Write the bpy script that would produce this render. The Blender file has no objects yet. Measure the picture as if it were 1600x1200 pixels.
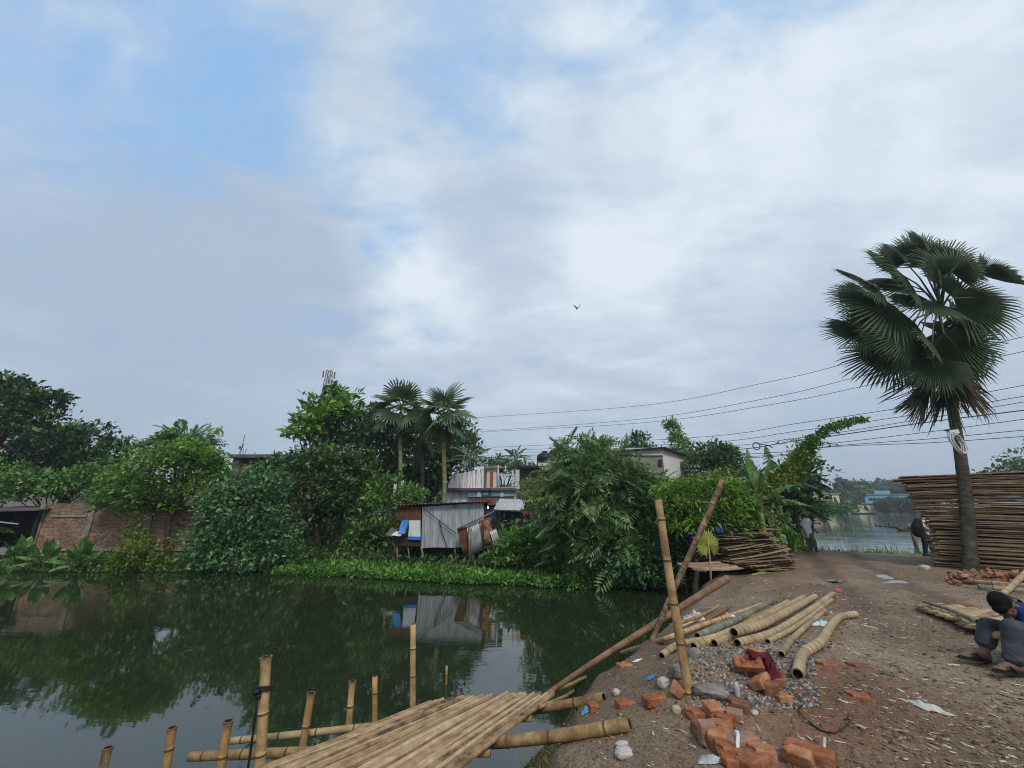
import bpy, bmesh, math, random
import numpy as np
from mathutils import Vector, Matrix, Euler, Quaternion

random.seed(7)
RNG = np.random.default_rng(11)
SC = bpy.context.scene
COL = SC.collection

# ------------------------------------------------------------------ camera
PITCH = math.radians(16.5)
FOC = 640.0            # focal length in pixels of the 1600 wide photograph
EYE = 1.5
cam = bpy.data.objects.new('camera', bpy.data.cameras.new('camera'))
COL.objects.link(cam)
cam.location = (0, 0, EYE)
cam.rotation_euler = (math.pi / 2 + PITCH, 0, 0)
cam.data.sensor_width = 36.0
cam.data.lens = 36.0 * FOC / 1600.0
cam.data.clip_start = 0.05
cam.data.clip_end = 9000
SC.camera = cam

# ------------------------------------------------------------------ sky, sun, exposure
SUN_ELEV, SUN_AZ = math.radians(48), math.radians(163)     # azimuth measured clockwise from +Y: behind the camera, a little right
SC.view_settings.view_transform = 'Standard'
SC.view_settings.look = 'None'
SC.view_settings.exposure = 0.6
SC.view_settings.gamma = 1.0
try:
    SC.cycles.use_adaptive_sampling = False
    SC.cycles.filter_width = 1.0
    SC.cycles.max_bounces = 8
    SC.cycles.volume_bounces = 0
except Exception:
    pass


def px_dir(px, py):
    cx, cy = (px - 800) / FOC, (600 - py) / FOC
    return Vector((cx, math.cos(PITCH) - cy * math.sin(PITCH), math.sin(PITCH) + cy * math.cos(PITCH)))


def build_world():
    w = bpy.data.worlds.new("World")
    SC.world = w
    w.use_nodes = True
    nt = w.node_tree
    N, L = nt.nodes, nt.links
    N.clear()
    out = N.new('ShaderNodeOutputWorld')
    bg = N.new('ShaderNodeBackground')
    bg.inputs['Strength'].default_value = 0.1
    sky = N.new('ShaderNodeTexSky')
    sky.sky_type = 'NISHITA'
    sky.sun_disc = False
    sky.sun_elevation = SUN_ELEV
    sky.sun_rotation = SUN_AZ
    sky.air_density = 1.0
    sky.dust_density = 1.2
    tc = N.new('ShaderNodeTexCoord')
    sep = N.new('ShaderNodeSeparateXYZ')
    L.new(tc.outputs['Generated'], sep.inputs[0])

    def math_(op, a, b=None, c=None, clamp=False):
        m = N.new('ShaderNodeMath')
        m.operation = op
        m.use_clamp = clamp
        for i, v in enumerate((a, b, c)):
            if v is None:
                continue
            if isinstance(v, (int, float)):
                m.inputs[i].default_value = v
            else:
                L.new(v, m.inputs[i])
        return m.outputs[0]

    def smooth(v, a, b, lo=0.0, hi=1.0):
        m = N.new('ShaderNodeMapRange')
        m.interpolation_type = 'SMOOTHSTEP'
        L.new(v, m.inputs['Value'])
        m.inputs['From Min'].default_value = a
        m.inputs['From Max'].default_value = b
        m.inputs['To Min'].default_value = lo
        m.inputs['To Max'].default_value = hi
        return m.outputs['Result']

    zz = math_('MAXIMUM', sep.outputs['Z'], 0.0)
    den = math_('ADD', zz, 0.22)
    comb = N.new('ShaderNodeCombineXYZ')
    L.new(math_('DIVIDE', sep.outputs['X'], den), comb.inputs['X'])
    L.new(math_('DIVIDE', sep.outputs['Y'], den), comb.inputs['Y'])

    def noise(scale, detail, rough, dist=0.0, off=(0, 0, 0), sc=(1, 1, 1), rot=0.0):
        mp = N.new('ShaderNodeMapping')
        mp.inputs['Location'].default_value = off
        mp.inputs['Scale'].default_value = sc
        mp.inputs['Rotation'].default_value = (0, 0, rot)
        L.new(comb.outputs[0], mp.inputs['Vector'])
        n = N.new('ShaderNodeTexNoise')
        n.inputs['Scale'].default_value = scale
        n.inputs['Detail'].default_value = detail
        n.inputs['Roughness'].default_value = rough
        n.inputs['Distortion'].default_value = dist
        L.new(mp.outputs[0], n.inputs['Vector'])
        return n.outputs['Fac']

    def blob(px, py, a, b):
        """smooth bump of 1 at a direction of the sky, falling to 0 at angle b (cosines)"""
        d = px_dir(px, py).normalized()
        vm = N.new('ShaderNodeVectorMath')
        vm.operation = 'DOT_PRODUCT'
        vn = N.new('ShaderNodeVectorMath')
        vn.operation = 'NORMALIZE'
        L.new(tc.outputs['Generated'], vn.inputs[0])
        L.new(vn.outputs[0], vm.inputs[0])
        vm.inputs[1].default_value = d
        return smooth(vm.outputs['Value'], math.cos(math.radians(b)), math.cos(math.radians(a)))

    vfine = noise(9.0, 8, 0.6, 0.3, (1.2, 4.3, 0), (1.0, 1.6, 1), 0.5)
    big = noise(0.55, 6, 0.5, 0.4, (3.1, 1.7, 0), (1.0, 1.3, 1), 0.5)
    mid = noise(1.5, 10, 0.56, 0.5, (0.4, 7.3, 0), (1, 1.7, 1), 0.6)
    fine = noise(3.6, 10, 0.58, 0.6, (5.2, 0.3, 0), (1, 1.5, 1), 0.6)
    # gaps of blue: high up on the left, and small ones elsewhere
    gap = None
    for (px, py, a, b, k) in ((230, 100, 1, 17, 0.24), (60, 200, 1, 14, 0.12), (390, 200, 1, 14, 0.17), (590, 310, 1, 10, 0.26), (720, 150, 1, 11, 0.22), (-200, 60, 5, 22, 0.12),
                              (1200, 350, 0.5, 3.5, 0.2), (1000, -500, 5, 40, 0.35)):
        g = math_('MULTIPLY', blob(px, py, a, b), k)
        gap = g if gap is None else math_('ADD', gap, g)
    cov = math_('ADD', math_('MULTIPLY', mid, 1.1), math_('MULTIPLY', big, 0.9))
    cov = math_('ADD', cov, math_('MULTIPLY', math_('ADD', fine, math_('MULTIPLY', vfine, 0.5)), 0.7))
    cov = math_('SUBTRACT', cov, gap)
    cover = smooth(cov, 0.80, 1.42)
    # brightness of the cloud: thin bright streaks and darker grey undersides
    dark = None
    for (px, py, a, b, k) in ((120, 400, 3, 20, 0.5), (430, 420, 3, 16, 0.5), (780, 370, 2, 12, 0.28), (950, 230, 2, 10, 0.2), (300, 520, 3, 22, 0.3), (1250, 480, 3, 16, 0.2), (1400, 560, 3, 16, 0.22)):
        g = math_('MULTIPLY', blob(px, py, a, b), k)
        dark = g if dark is None else math_('ADD', dark, g)
    lite = None
    for (px, py, a, b, k) in ((1250, 230, 5, 34, 0.34), (650, 440, 2, 12, 0.36), (350, 370, 0.5, 5, 0.25), (60, 545, 1, 7, 0.3), (490, 490, 0.5, 5, 0.25), (20, 270, 1, 9, 0.25), (900, 420, 2, 14, 0.2), (800, 300, 1, 10, 0.1)):
        g = math_('MULTIPLY', blob(px, py, a, b), k)
        lite = g if lite is None else math_('ADD', lite, g)
    t = math_('ADD', math_('MULTIPLY', math_('SUBTRACT', mid, 0.5), 0.95), math_('MULTIPLY', math_('SUBTRACT', fine, 0.5), 0.75))
    t = math_('ADD', t, math_('MULTIPLY', math_('SUBTRACT', vfine, 0.5), 0.28))
    t = math_('ADD', math_('ADD', t, 0.56), math_('SUBTRACT', lite, dark))
    ramp = N.new('ShaderNodeValToRGB')
    ramp.color_ramp.interpolation = 'B_SPLINE'
    e = ramp.color_ramp.elements
    e[0].position, e[0].color = 0.0, (0.425, 0.515, 0.66, 1)
    e[1].position, e[1].color = 1.0, (0.80, 0.88, 0.96, 1)
    for p, c in ((0.3, (0.48, 0.575, 0.72, 1)), (0.58, (0.56, 0.665, 0.79, 1)), (0.8, (0.67, 0.775, 0.885, 1))):
        k = e.new(p)
        k.color = c
    L.new(t, ramp.inputs['Fac'])
    # near the horizon the cloud is an even blue grey
    hz = smooth(sep.outputs['Z'], 0.0, 0.34, 1.0, 0.0)
    mh = N.new('ShaderNodeMix')
    mh.data_type = 'RGBA'
    L.new(math_('MULTIPLY', hz, 0.75), mh.inputs['Factor'])
    L.new(ramp.outputs['Color'], mh.inputs['A'])
    mh.inputs['B'].default_value = (0.435, 0.55, 0.675, 1)
    sc10 = N.new('ShaderNodeMix')
    sc10.data_type = 'RGBA'
    sc10.blend_type = 'MULTIPLY'
    sc10.inputs['Factor'].default_value = 1.0
    L.new(mh.outputs['Result'], sc10.inputs['A'])
    sc10.inputs['B'].default_value = (6.6, 6.6, 6.6, 1)
    # clear sky, veiled with thin high cloud
    veil = N.new('ShaderNodeMix')
    veil.data_type = 'RGBA'
    veil.inputs['Factor'].default_value = 0.88
    L.new(sky.outputs['Color'], veil.inputs['A'])
    veil.inputs['B'].default_value = (2.15, 3.7, 5.9, 1)
    mix = N.new('ShaderNodeMix')
    mix.data_type = 'RGBA'
    L.new(math_('MAXIMUM', cover, hz), mix.inputs['Factor'])
    L.new(veil.outputs['Result'], mix.inputs['A'])
    L.new(sc10.outputs['Result'], mix.inputs['B'])
    L.new(mix.outputs['Result'], bg.inputs['Color'])
    L.new(bg.outputs[0], out.inputs['Surface'])


build_world()
sun = bpy.data.objects.new('sun', bpy.data.lights.new('sun', 'SUN'))
COL.objects.link(sun)
sun.data.energy = 1.5
sun.data.angle = math.radians(14)
sun.data.color = (1.0, 0.94, 0.86)
_sd = Vector((math.sin(SUN_AZ) * math.cos(SUN_ELEV), math.cos(SUN_AZ) * math.cos(SUN_ELEV), math.sin(SUN_ELEV)))
sun.rotation_euler = _sd.to_track_quat('Z', 'Y').to_euler()


# ------------------------------------------------------------------ helpers: tags, points, meshes
def tag(o, label=None, cat=None, group=None, kind=None):
    if label: o['label'] = label
    if cat: o['category'] = cat
    if group: o['group'] = group
    if kind: o['kind'] = kind
    return o


def empty(name, loc, label=None, cat=None, group=None):
    o = bpy.data.objects.new(name, None)
    o.empty_display_size = 0.1
    o.location = loc
    COL.objects.link(o)
    return tag(o, label, cat, group)


def adopt(child, parent):
    child.parent = parent
    child.matrix_parent_inverse = Matrix.Translation(-Vector(parent.location))
    return child


def copy_tree(o, parent=None):
    c = o.copy()
    COL.objects.link(c)
    if parent is not None:
        c.parent = parent
    for ch in o.children:
        copy_tree(ch, c)
    return c


def P(px, py, Y):
    d = px_dir(px, py)
    t = Y / d.y
    return Vector((d.x * t, Y, EYE + d.z * t))


def PZ(px, py, z):
    d = px_dir(px, py)
    t = (z - EYE) / d.z
    return Vector((d.x * t, d.y * t, z))


def PX(n, px, py, Y):
    """metres that n photograph pixels span at distance Y"""
    return n * (Y / px_dir(px, py).y) / FOC


def fbm2(x, y, scale, octv=4, seed=0, gain=0.5):
    x = np.asarray(x, float) * scale
    y = np.asarray(y, float) * scale
    out = np.zeros(np.broadcast(x, y).shape)
    amp, tot = 1.0, 0.0
    for o in range(octv):
        xi, yi = np.floor(x), np.floor(y)
        fx, fy = x - xi, y - yi
        fx, fy = fx * fx * (3 - 2 * fx), fy * fy * (3 - 2 * fy)

        def h(a, b):
            v = np.sin(a * 127.1 + b * 311.7 + seed * 74.7 + o * 19.19) * 43758.5453
            return v - np.floor(v)
        v = (h(xi, yi) * (1 - fx) + h(xi + 1, yi) * fx) * (1 - fy) + (h(xi, yi + 1) * (1 - fx) + h(xi + 1, yi + 1) * fx) * fy
        out += amp * (v - 0.5)
        tot += amp
        amp *= gain
        x, y = x * 2.03 + 17.3, y * 2.03 + 5.1
    return out / tot * 2


class MB:
    def __init__(s):
        s.v, s.f, s.m, s.uv = [], [], [], {}
        s.mi = 0

    def add(s, vs, fs):
        b = len(s.v)
        s.v += [tuple(v) for v in vs]
        for f in fs:
            s.f.append(tuple(b + i for i in f))
            s.m.append(s.mi)

    def box(s, c, size, rot=None, taper=1.0):
        hx, hy, hz = size[0] / 2, size[1] / 2, size[2] / 2
        vs = [Vector((x * hx * (taper if z > 0 else 1), y * hy * (taper if z > 0 else 1), z * hz)) for z in (-1, 1) for y in (-1, 1) for x in (-1, 1)]
        if rot is not None:
            R = rot if isinstance(rot, Matrix) else Euler(rot).to_matrix()
            vs = [R @ v for v in vs]
        s.add([v + Vector(c) for v in vs], [(0, 2, 3, 1), (4, 5, 7, 6), (0, 1, 5, 4), (2, 6, 7, 3), (0, 4, 6, 2), (1, 3, 7, 5)])

    def quad(s, a, b, c, d):
        s.add([a, b, c, d], [(0, 1, 2, 3)])

    def slab(s, a, b, c, d, th):
        """a quad with thickness th against its normal"""
        a, b, c, d = (Vector(v) for v in (a, b, c, d))
        n = (b - a).cross(d - a).normalized() * th
        s.add([a, b, c, d, a - n, b - n, c - n, d - n], [(0, 1, 2, 3), (7, 6, 5, 4), (0, 4, 5, 1), (1, 5, 6, 2), (2, 6, 7, 3), (3, 7, 4, 0)])

    def tube(s, path, radii, seg=8, cap=True, hollow=0.0):
        path = [Vector(p) for p in path]
        n = len(path)
        if not isinstance(radii, (list, tuple)):
            radii = [radii] * n
        t0 = (path[1] - path[0]).normalized()
        up = Vector((0, 0, 1)) if abs(t0.z) < 0.95 else Vector((1, 0, 0))
        u = t0.cross(up).normalized()
        vs, fs = [], []
        for i in range(n):
            t = (path[min(i + 1, n - 1)] - path[max(i - 1, 0)])
            t = t.normalized() if t.length > 1e-9 else t0
            u = (u - t * u.dot(t)).normalized()
            w = t.cross(u)
            for k in range(seg):
                a = 2 * math.pi * k / seg
                vs.append(path[i] + (u * math.cos(a) + w * math.sin(a)) * radii[i])
        for i in range(n - 1):
            for k in range(seg):
                k2 = (k + 1) % seg
                fs.append((i * seg + k, i * seg + k2, (i + 1) * seg + k2, (i + 1) * seg + k))
        if cap:
            fs.append(tuple(range(seg - 1, -1, -1)))
            fs.append(tuple((n - 1) * seg + k for k in range(seg)))
        s.add(vs, fs)

    def corr(s, o, du, dv, waves, amp, nv=1, bend=0.0, per=4):
        """corrugated sheet: origin o, along du (waves across), dv"""
        o, du, dv = Vector(o), Vector(du), Vector(dv)
        nrm = du.cross(dv).normalized()
        nu = waves * per
        vs = []
        for j in range(nv + 1):
            for i in range(nu + 1):
                vs.append(o + du * (i / nu) + dv * (j / nv) + nrm * (amp * math.sin(2 * math.pi * i / per) + bend * math.sin(math.pi * i / nu) * (j / nv)))
        fs = [(j * (nu + 1) + i, j * (nu + 1) + i + 1, (j + 1) * (nu + 1) + i + 1, (j + 1) * (nu + 1) + i) for j in range(nv) for i in range(nu)]
        s.add(vs, fs)

    def build(s, name, mats, parent=None, smooth=False, link=True):
        me = bpy.data.meshes.new(name)
        me.from_pydata(s.v, [], s.f)
        if not isinstance(mats, (list, tuple)):
            mats = [mats]
        for m in mats:
            me.materials.append(m)
        if len(mats) > 1:
            me.polygons.foreach_set('material_index', s.m)
        if smooth:
            me.polygons.foreach_set('use_smooth', [True] * len(s.f))
        me.update()
        o = bpy.data.objects.new(name, me)
        if link:
            COL.objects.link(o)
        if parent is not None:
            adopt(o, parent)
        return o


def rough_shade(o, ang=35):
    """smooth shading with creases kept"""
    me = o.data
    bm = bmesh.new()
    bm.from_mesh(me)
    for e in bm.edges:
        e.smooth = not (len(e.link_faces) == 2 and e.calc_face_angle(0) > math.radians(ang))
    for f in bm.faces:
        f.smooth = True
    bm.to_mesh(me)
    bm.free()
    return o


def mesh_np(name, V, F, mat, parent=None, smooth=False):
    """V (n,3), F (m,k) numpy arrays of one polygon size"""
    me = bpy.data.meshes.new(name)
    V = np.ascontiguousarray(V, np.float32)
    F = np.ascontiguousarray(F, np.int32)
    me.vertices.add(len(V))
    me.vertices.foreach_set('co', V.ravel())
    m, k = F.shape
    me.loops.add(m * k)
    me.loops.foreach_set('vertex_index', F.ravel())
    me.polygons.add(m)
    me.polygons.foreach_set('loop_start', np.arange(0, m * k, k, dtype=np.int32))
    me.polygons.foreach_set('loop_total', np.full(m, k, np.int32))
    if smooth:
        me.polygons.foreach_set('use_smooth', np.ones(m, bool))
    for mm in (mat if isinstance(mat, (list, tuple)) else [mat]):
        me.materials.append(mm)
    me.update(calc_edges=True)
    me.validate()
    o = bpy.data.objects.new(name, me)
    COL.objects.link(o)
    if parent is not None:
        adopt(o, parent)
    return o


def scatter(tv, tf, pos, fwd, up, scl):
    """copies of a template (tv points along +Y, normal +Z) at pos with directions fwd / up and scales scl -> V, F"""
    tv, tf = np.asarray(tv, float), np.asarray(tf, int)
    n = len(pos)
    f = fwd / (np.linalg.norm(fwd, axis=1, keepdims=True) + 1e-9)
    r = np.cross(f, up)
    r /= (np.linalg.norm(r, axis=1, keepdims=True) + 1e-9)
    u = np.cross(r, f)
    scl = np.asarray(scl, float)
    if scl.ndim == 1:
        scl = np.repeat(scl[:, None], 3, 1)
    loc = tv[None] * scl[:, None, :]
    V = pos[:, None, :] + loc[..., 0:1] * r[:, None] + loc[..., 1:2] * f[:, None] + loc[..., 2:3] * u[:, None]
    F = tf[None] + (np.arange(n) * len(tv))[:, None, None]
    return V.reshape(-1, 3), F.reshape(-1, tf.shape[1])


# ------------------------------------------------------------------ materials
def nmat(name, cols, scale=5.0, rough=0.85, bump=0.0, bscale=None, stretch=(1, 1, 1), rnd=0.0, island=False, metallic=0.0, spec=0.25, detail=8, nrough=0.6, lo=0.3, hi=0.7, bdist=0.02, rvar=0.0, coord='Object', extra=None):
    m = bpy.data.materials.new(name)
    m.use_nodes = True
    N, L = m.node_tree.nodes, m.node_tree.links
    b = N['Principled BSDF']
    tc = N.new('ShaderNodeTexCoord')
    mp = N.new('ShaderNodeMapping')
    mp.inputs['Scale'].default_value = stretch
    L.new(tc.outputs[coord], mp.inputs['Vector'])
    n = N.new('ShaderNodeTexNoise')
    n.inputs['Scale'].default_value = scale
    n.inputs['Detail'].default_value = detail
    n.inputs['Roughness'].default_value = nrough
    L.new(mp.outputs[0], n.inputs['Vector'])
    fac = n.outputs['Fac']
    if rnd:
        g = N.new('ShaderNodeNewGeometry') if island else N.new('ShaderNodeObjectInfo')
        mr = N.new('ShaderNodeMapRange')
        L.new(g.outputs['Random Per Island' if island else 'Random'], mr.inputs['Value'])
        mr.inputs['To Min'].default_value = -rnd
        mr.inputs['To Max'].default_value = rnd
        ad = N.new('ShaderNodeMath')
        L.new(fac, ad.inputs[0])
        L.new(mr.outputs['Result'], ad.inputs[1])
        fac = ad.outputs[0]
    cr = N.new('ShaderNodeValToRGB')
    e = cr.color_ramp.elements
    k = len(cols)
    e[0].position, e[0].color = lo, (*cols[0], 1)
    e[1].position, e[1].color = hi, (*cols[-1], 1)
    for i in range(1, k - 1):
        q = e.new(lo + (hi - lo) * i / (k - 1))
        q.color = (*cols[i], 1)
    L.new(fac, cr.inputs['Fac'])
    L.new(cr.outputs['Color'], b.inputs['Base Color'])
    b.inputs['Roughness'].default_value = rough
    b.inputs['Metallic'].default_value = metallic
    b.inputs['Specular IOR Level'].default_value = spec
    if rvar:
        mr = N.new('ShaderNodeMapRange')
        L.new(n.outputs['Fac'], mr.inputs['Value'])
        mr.inputs['From Min'].default_value = 0.3
        mr.inputs['From Max'].default_value = 0.7
        mr.inputs['To Min'].default_value = rough - rvar
        mr.inputs['To Max'].default_value = rough + rvar
        L.new(mr.outputs['Result'], b.inputs['Roughness'])
    if bump:
        n2 = N.new('ShaderNodeTexNoise')
        n2.inputs['Scale'].default_value = bscale or scale * 4
        n2.inputs['Detail'].default_value = 6
        L.new(mp.outputs[0], n2.inputs['Vector'])
        bp = N.new('ShaderNodeBump')
        bp.inputs['Strength'].default_value = bump
        bp.inputs['Distance'].default_value = bdist
        L.new(n2.outputs['Fac'], bp.inputs['Height'])
        L.new(bp.outputs[0], b.inputs['Normal'])
    return m


def leafmat(name, dark, mid, light, trans=0.28, rough=0.45, spec=0.35, clump=0.6, lit=0.5):
    gain = 1.0 if 'palm' in name or 'dead' in name or 'gold' in name else 1.34
    dark, mid, light = (tuple(min(.5, c * gain) for c in q) for q in (dark, mid, light))
    m = bpy.data.materials.new(name)
    m.use_nodes = True
    N, L = m.node_tree.nodes, m.node_tree.links
    b = N['Principled BSDF']
    g = N.new('ShaderNodeNewGeometry')
    tc = N.new('ShaderNodeTexCoord')
    n = N.new('ShaderNodeTexNoise')
    n.inputs['Scale'].default_value = clump
    n.inputs['Detail'].default_value = 3
    L.new(tc.outputs['Object'], n.inputs['Vector'])
    a = N.new('ShaderNodeMath')
    a.operation = 'MULTIPLY_ADD'
    L.new(g.outputs['Random Per Island'], a.inputs[0])
    a.inputs[1].default_value = 0.55
    L.new(n.outputs['Fac'], a.inputs[2])
    cr = N.new('ShaderNodeValToRGB')
    e = cr.color_ramp.elements
    e[0].position, e[0].color = 0.42, (*dark, 1)
    e[1].position, e[1].color = 1.12 if lit < 0.4 else 1.0, (*light, 1)
    q = e.new(0.75)
    q.color = (*mid, 1)
    L.new(a.outputs[0], cr.inputs['Fac'])
    L.new(cr.outputs['Color'], b.inputs['Base Color'])
    b.inputs['Roughness'].default_value = rough
    b.inputs['Specular IOR Level'].default_value = spec
    t = N.new('ShaderNodeBsdfTranslucent')
    L.new(cr.outputs['Color'], t.inputs['Color'])
    mx = N.new('ShaderNodeMixShader')
    mx.inputs['Fac'].default_value = trans
    L.new(b.outputs[0], mx.inputs[1])
    L.new(t.outputs[0], mx.inputs[2])
    L.new(mx.outputs[0], N['Material Output'].inputs['Surface'])
    return m


M = {}
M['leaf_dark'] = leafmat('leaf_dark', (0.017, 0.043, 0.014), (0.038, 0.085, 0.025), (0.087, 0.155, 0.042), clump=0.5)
M['leaf_mid'] = leafmat('leaf_mid', (0.032, 0.080, 0.018), (0.068, 0.152, 0.033), (0.138, 0.254, 0.052), clump=0.7)
M['leaf_bluegreen'] = leafmat('leaf_bluegreen', (0.024, 0.065, 0.022), (0.053, 0.132, 0.044), (0.113, 0.223, 0.075), clump=0.9, spec=0.5)
M['leaf_bright'] = leafmat('leaf_bright', (0.039, 0.094, 0.016), (0.084, 0.181, 0.025), (0.168, 0.288, 0.039), trans=0.35, clump=0.9)
M['leaf_yellow'] = leafmat('leaf_yellow', (0.043, 0.072, 0.012), (0.111, 0.154, 0.020), (0.234, 0.242, 0.035), trans=0.35, clump=0.8)
M['leaf_ash'] = leafmat('leaf_ash', (0.037, 0.078, 0.027), (0.084, 0.158, 0.054), (0.168, 0.255, 0.088), trans=.3, clump=0.9)
M['leaf_olive'] = leafmat('leaf_olive', (0.040, 0.072, 0.013), (0.094, 0.150, 0.022), (0.188, 0.228, 0.032), trans=0.3, clump=0.9)
M['leaf_taro'] = leafmat('leaf_taro', (0.030, 0.078, 0.022), (0.060, 0.138, 0.038), (0.121, 0.228, 0.049), trans=0.25, clump=2, rough=.4)
M['leaf_gold'] = leafmat('leaf_gold', (0.11, 0.15, 0.02), (0.26, 0.28, 0.05), (0.46, 0.42, 0.14), trans=0.3, clump=2.0)
M['leaf_weed'] = leafmat('leaf_weed', (0.029, 0.078, 0.015), (0.066, 0.163, 0.026), (0.124, 0.247, 0.041), clump=0.8)
M['leaf_far'] = leafmat('leaf_far', (0.027, 0.051, 0.024), (0.050, 0.083, 0.038), (0.092, 0.135, 0.054), clump=0.15)
M['leaf_banana'] = leafmat('leaf_banana', (0.042, 0.106, 0.034), (0.070, 0.150, 0.045), (0.126, 0.237, 0.056), trans=0.3, rough=0.35, spec=0.5, clump=0.8)
M['leaf_palm'] = leafmat('leaf_palm', (0.024, 0.046, 0.022), (0.046, 0.08, 0.038), (0.09, 0.13, 0.065), trans=0.18, rough=0.55, spec=.2, clump=1.2)
M['leaf_palm_pale'] = leafmat('leaf_palm_pale', (0.05, 0.095, 0.045), (0.09, 0.155, 0.07), (0.15, 0.22, 0.10), trans=0.2, rough=0.45, clump=1.2)
M['leaf_dead'] = leafmat('leaf_dead', (0.028, 0.023, 0.015), (0.065, 0.052, 0.032), (0.13, 0.10, 0.06), trans=0.1, rough=0.8, clump=2)
M['bark'] = nmat('bark', [(0.025, 0.02, 0.015), (0.07, 0.055, 0.04)], 9, 0.9, 0.5, 30, (1, 1, .3))
M['bark_pale'] = nmat('bark_pale', [(0.07, 0.065, 0.05), (0.16, 0.15, 0.12)], 7, 0.9, 0.4, 25)
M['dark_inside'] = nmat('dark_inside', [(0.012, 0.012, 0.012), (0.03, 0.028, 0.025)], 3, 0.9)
# ------------------------------------------------------------------ ground and water
POND = np.array([(-3.2, -9), (-1.7, 0.0), (-0.75, 3.2), (-0.05, 4.75), (0.45, 5.7), (1.2, 6.7), (2.4, 8.3), (3.9, 10.8), (5.2, 13.2), (6.1, 14.6), (6.3, 15.5),
                 (5.4, 15.9), (2.3, 15.9), (-0.5, 16.8), (-4.6, 18.0), (-9.5, 19.1), (-14, 18.9), (-21.8, 19.0), (-40, 19.5), (-60, 12), (-60, -24), (-20, -30)], float)
LAKE = np.array([(12.5, 23.0), (15.5, 21.6), (19, 21.2), (27, 22.2), (46, 36), (104, 86), (150, 124), (128, 140), (112, 142), (88, 133), (66, 118), (44, 88), (27, 54), (15, 30)], float)
WATER = -1.2


def poly_sd(poly, x, y):
    """signed distance, negative inside"""
    x = np.asarray(x, float)
    y = np.asarray(y, float)
    d = np.full(x.shape, 1e18)
    ins = np.zeros(x.shape, bool)
    n = len(poly)
    for i in range(n):
        ax, ay = poly[i]
        bx, by = poly[(i + 1) % n]
        ex, ey = bx - ax, by - ay
        t = np.clip(((x - ax) * ex + (y - ay) * ey) / (ex * ex + ey * ey), 0, 1)
        d = np.minimum(d, (x - ax - t * ex) ** 2 + (y - ay - t * ey) ** 2)
        c = ((ay > y) != (by > y))
        with np.errstate(divide='ignore', invalid='ignore'):
            c &= x < ex * (y - ay) / (ey if ey else 1e-12) + ax
        ins ^= c
    d = np.sqrt(d)
    return np.where(ins, -d, d)


def sstep(a, b, v):
    t = np.clip((v - a) / (b - a), 0, 1)
    return t * t * (3 - 2 * t)


PUDDLES = [(1408, 898, 0.75, 0.4), (1425, 911, 0.75, 0.32), (1328, 903, 0.55, 0.2)]
PUDDLES = [(*PZ(a, b, -0.27).xy, c, d) for a, b, c, d in PUDDLES]


def ground_z(x, y, fine=True):
    x = np.asarray(x, float)
    y = np.asarray(y, float)
    dp = poly_sd(POND, x, y)
    dl = poly_sd(LAKE, x, y)
    dp = dp + fbm2(x, y, 0.9, 3, 3) * 0.25 * sstep(-2, 0.5, dp)
    land = 0.03 - 0.40 * sstep(5.5, 15, y) - 0.02 * np.clip(x - 4, 0, 4) * (1 - sstep(8, 12, y))
    land = land + 0.5 * np.exp(-(((x - 1.75) / 0.42) ** 2 + ((y - 4.35) / 0.5) ** 2)) * 0.42       # gravel heap by the bricks
    land = land + 0.22 * np.exp(-(((x - 5.4) / 0.9) ** 2 + ((y - 10.3) / 1.1) ** 2))                  # sand heap by the mats
    far = sstep(16, 22, y) * sstep(8, 4, x)
    land = land + far * (0.25)
    amp = 0.09 * sstep(0.2, 1.5, np.minimum(dp, dl))
    land = land + fbm2(x, y, 0.55, 4, 1) * amp
    # wheel ruts of the track running away to the right
    u = (x - 0.62 * (y - 4) - 4.3)
    rut = np.exp(-((np.abs(u) - 0.75) / 0.28) ** 2) * sstep(5, 8, y) * sstep(19, 16, y)
    land = land - 0.075 * rut * (0.7 + fbm2(x, y, 1.1, 2, 9))
    if fine:
        k = sstep(40, 12, y)
        land = land + (fbm2(x, y, 5.0, 3, 4) * 0.022 + fbm2(x, y, 21.0, 3, 5, 0.6) * 0.013) * k
    bp = np.interp(dp, [-8, -3, -1, 0, .3, .8, 1.6, 3.0], [-3.0, -2.2, -1.7, -1.22, -.80, -.34, -.10, 0])
    bl = np.interp(dl, [-8, -3, -1, 0, .8, 2.2, 4.0], [-3.0, -2.4, -1.8, -1.22, -.75, -.12, 0])
    bfar = np.interp(dp, [-8, -3, -1, 0, .8, 2.5, 4.5], [-3.0, -2.2, -1.7, -1.22, -1.0, -.55, -.1])
    w = sstep(14.0, 16.5, y) * sstep(9, 7, x)
    b = np.minimum(bp * (1 - w) + bfar * w, bl)
    z = b + land * sstep(0, 1.6, np.minimum(dp, dl))
    for (qx, qy, qa, qb) in PUDDLES:
        z = z - 0.055 * np.exp(-(((x - qx) / qa) ** 2 + ((y - qy) / qb) ** 2))
    return z


def gz(x, y):
    return float(ground_z(np.array([x]), np.array([y]))[0])


_TS = np.concatenate([np.linspace(0.8, 14, 2600), np.linspace(14, 80, 2200)])


def G(px, py, lift=0.0):
    d = px_dir(px, py)
    x, y, z = d.x * _TS, d.y * _TS, EYE + d.z * _TS
    g = ground_z(x, y)
    i = int(np.argmax(z < g + lift))
    if not (z < g + lift)[i]:
        i = len(_TS) - 1
    return Vector((x[i], y[i], g[i] + lift))


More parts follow.
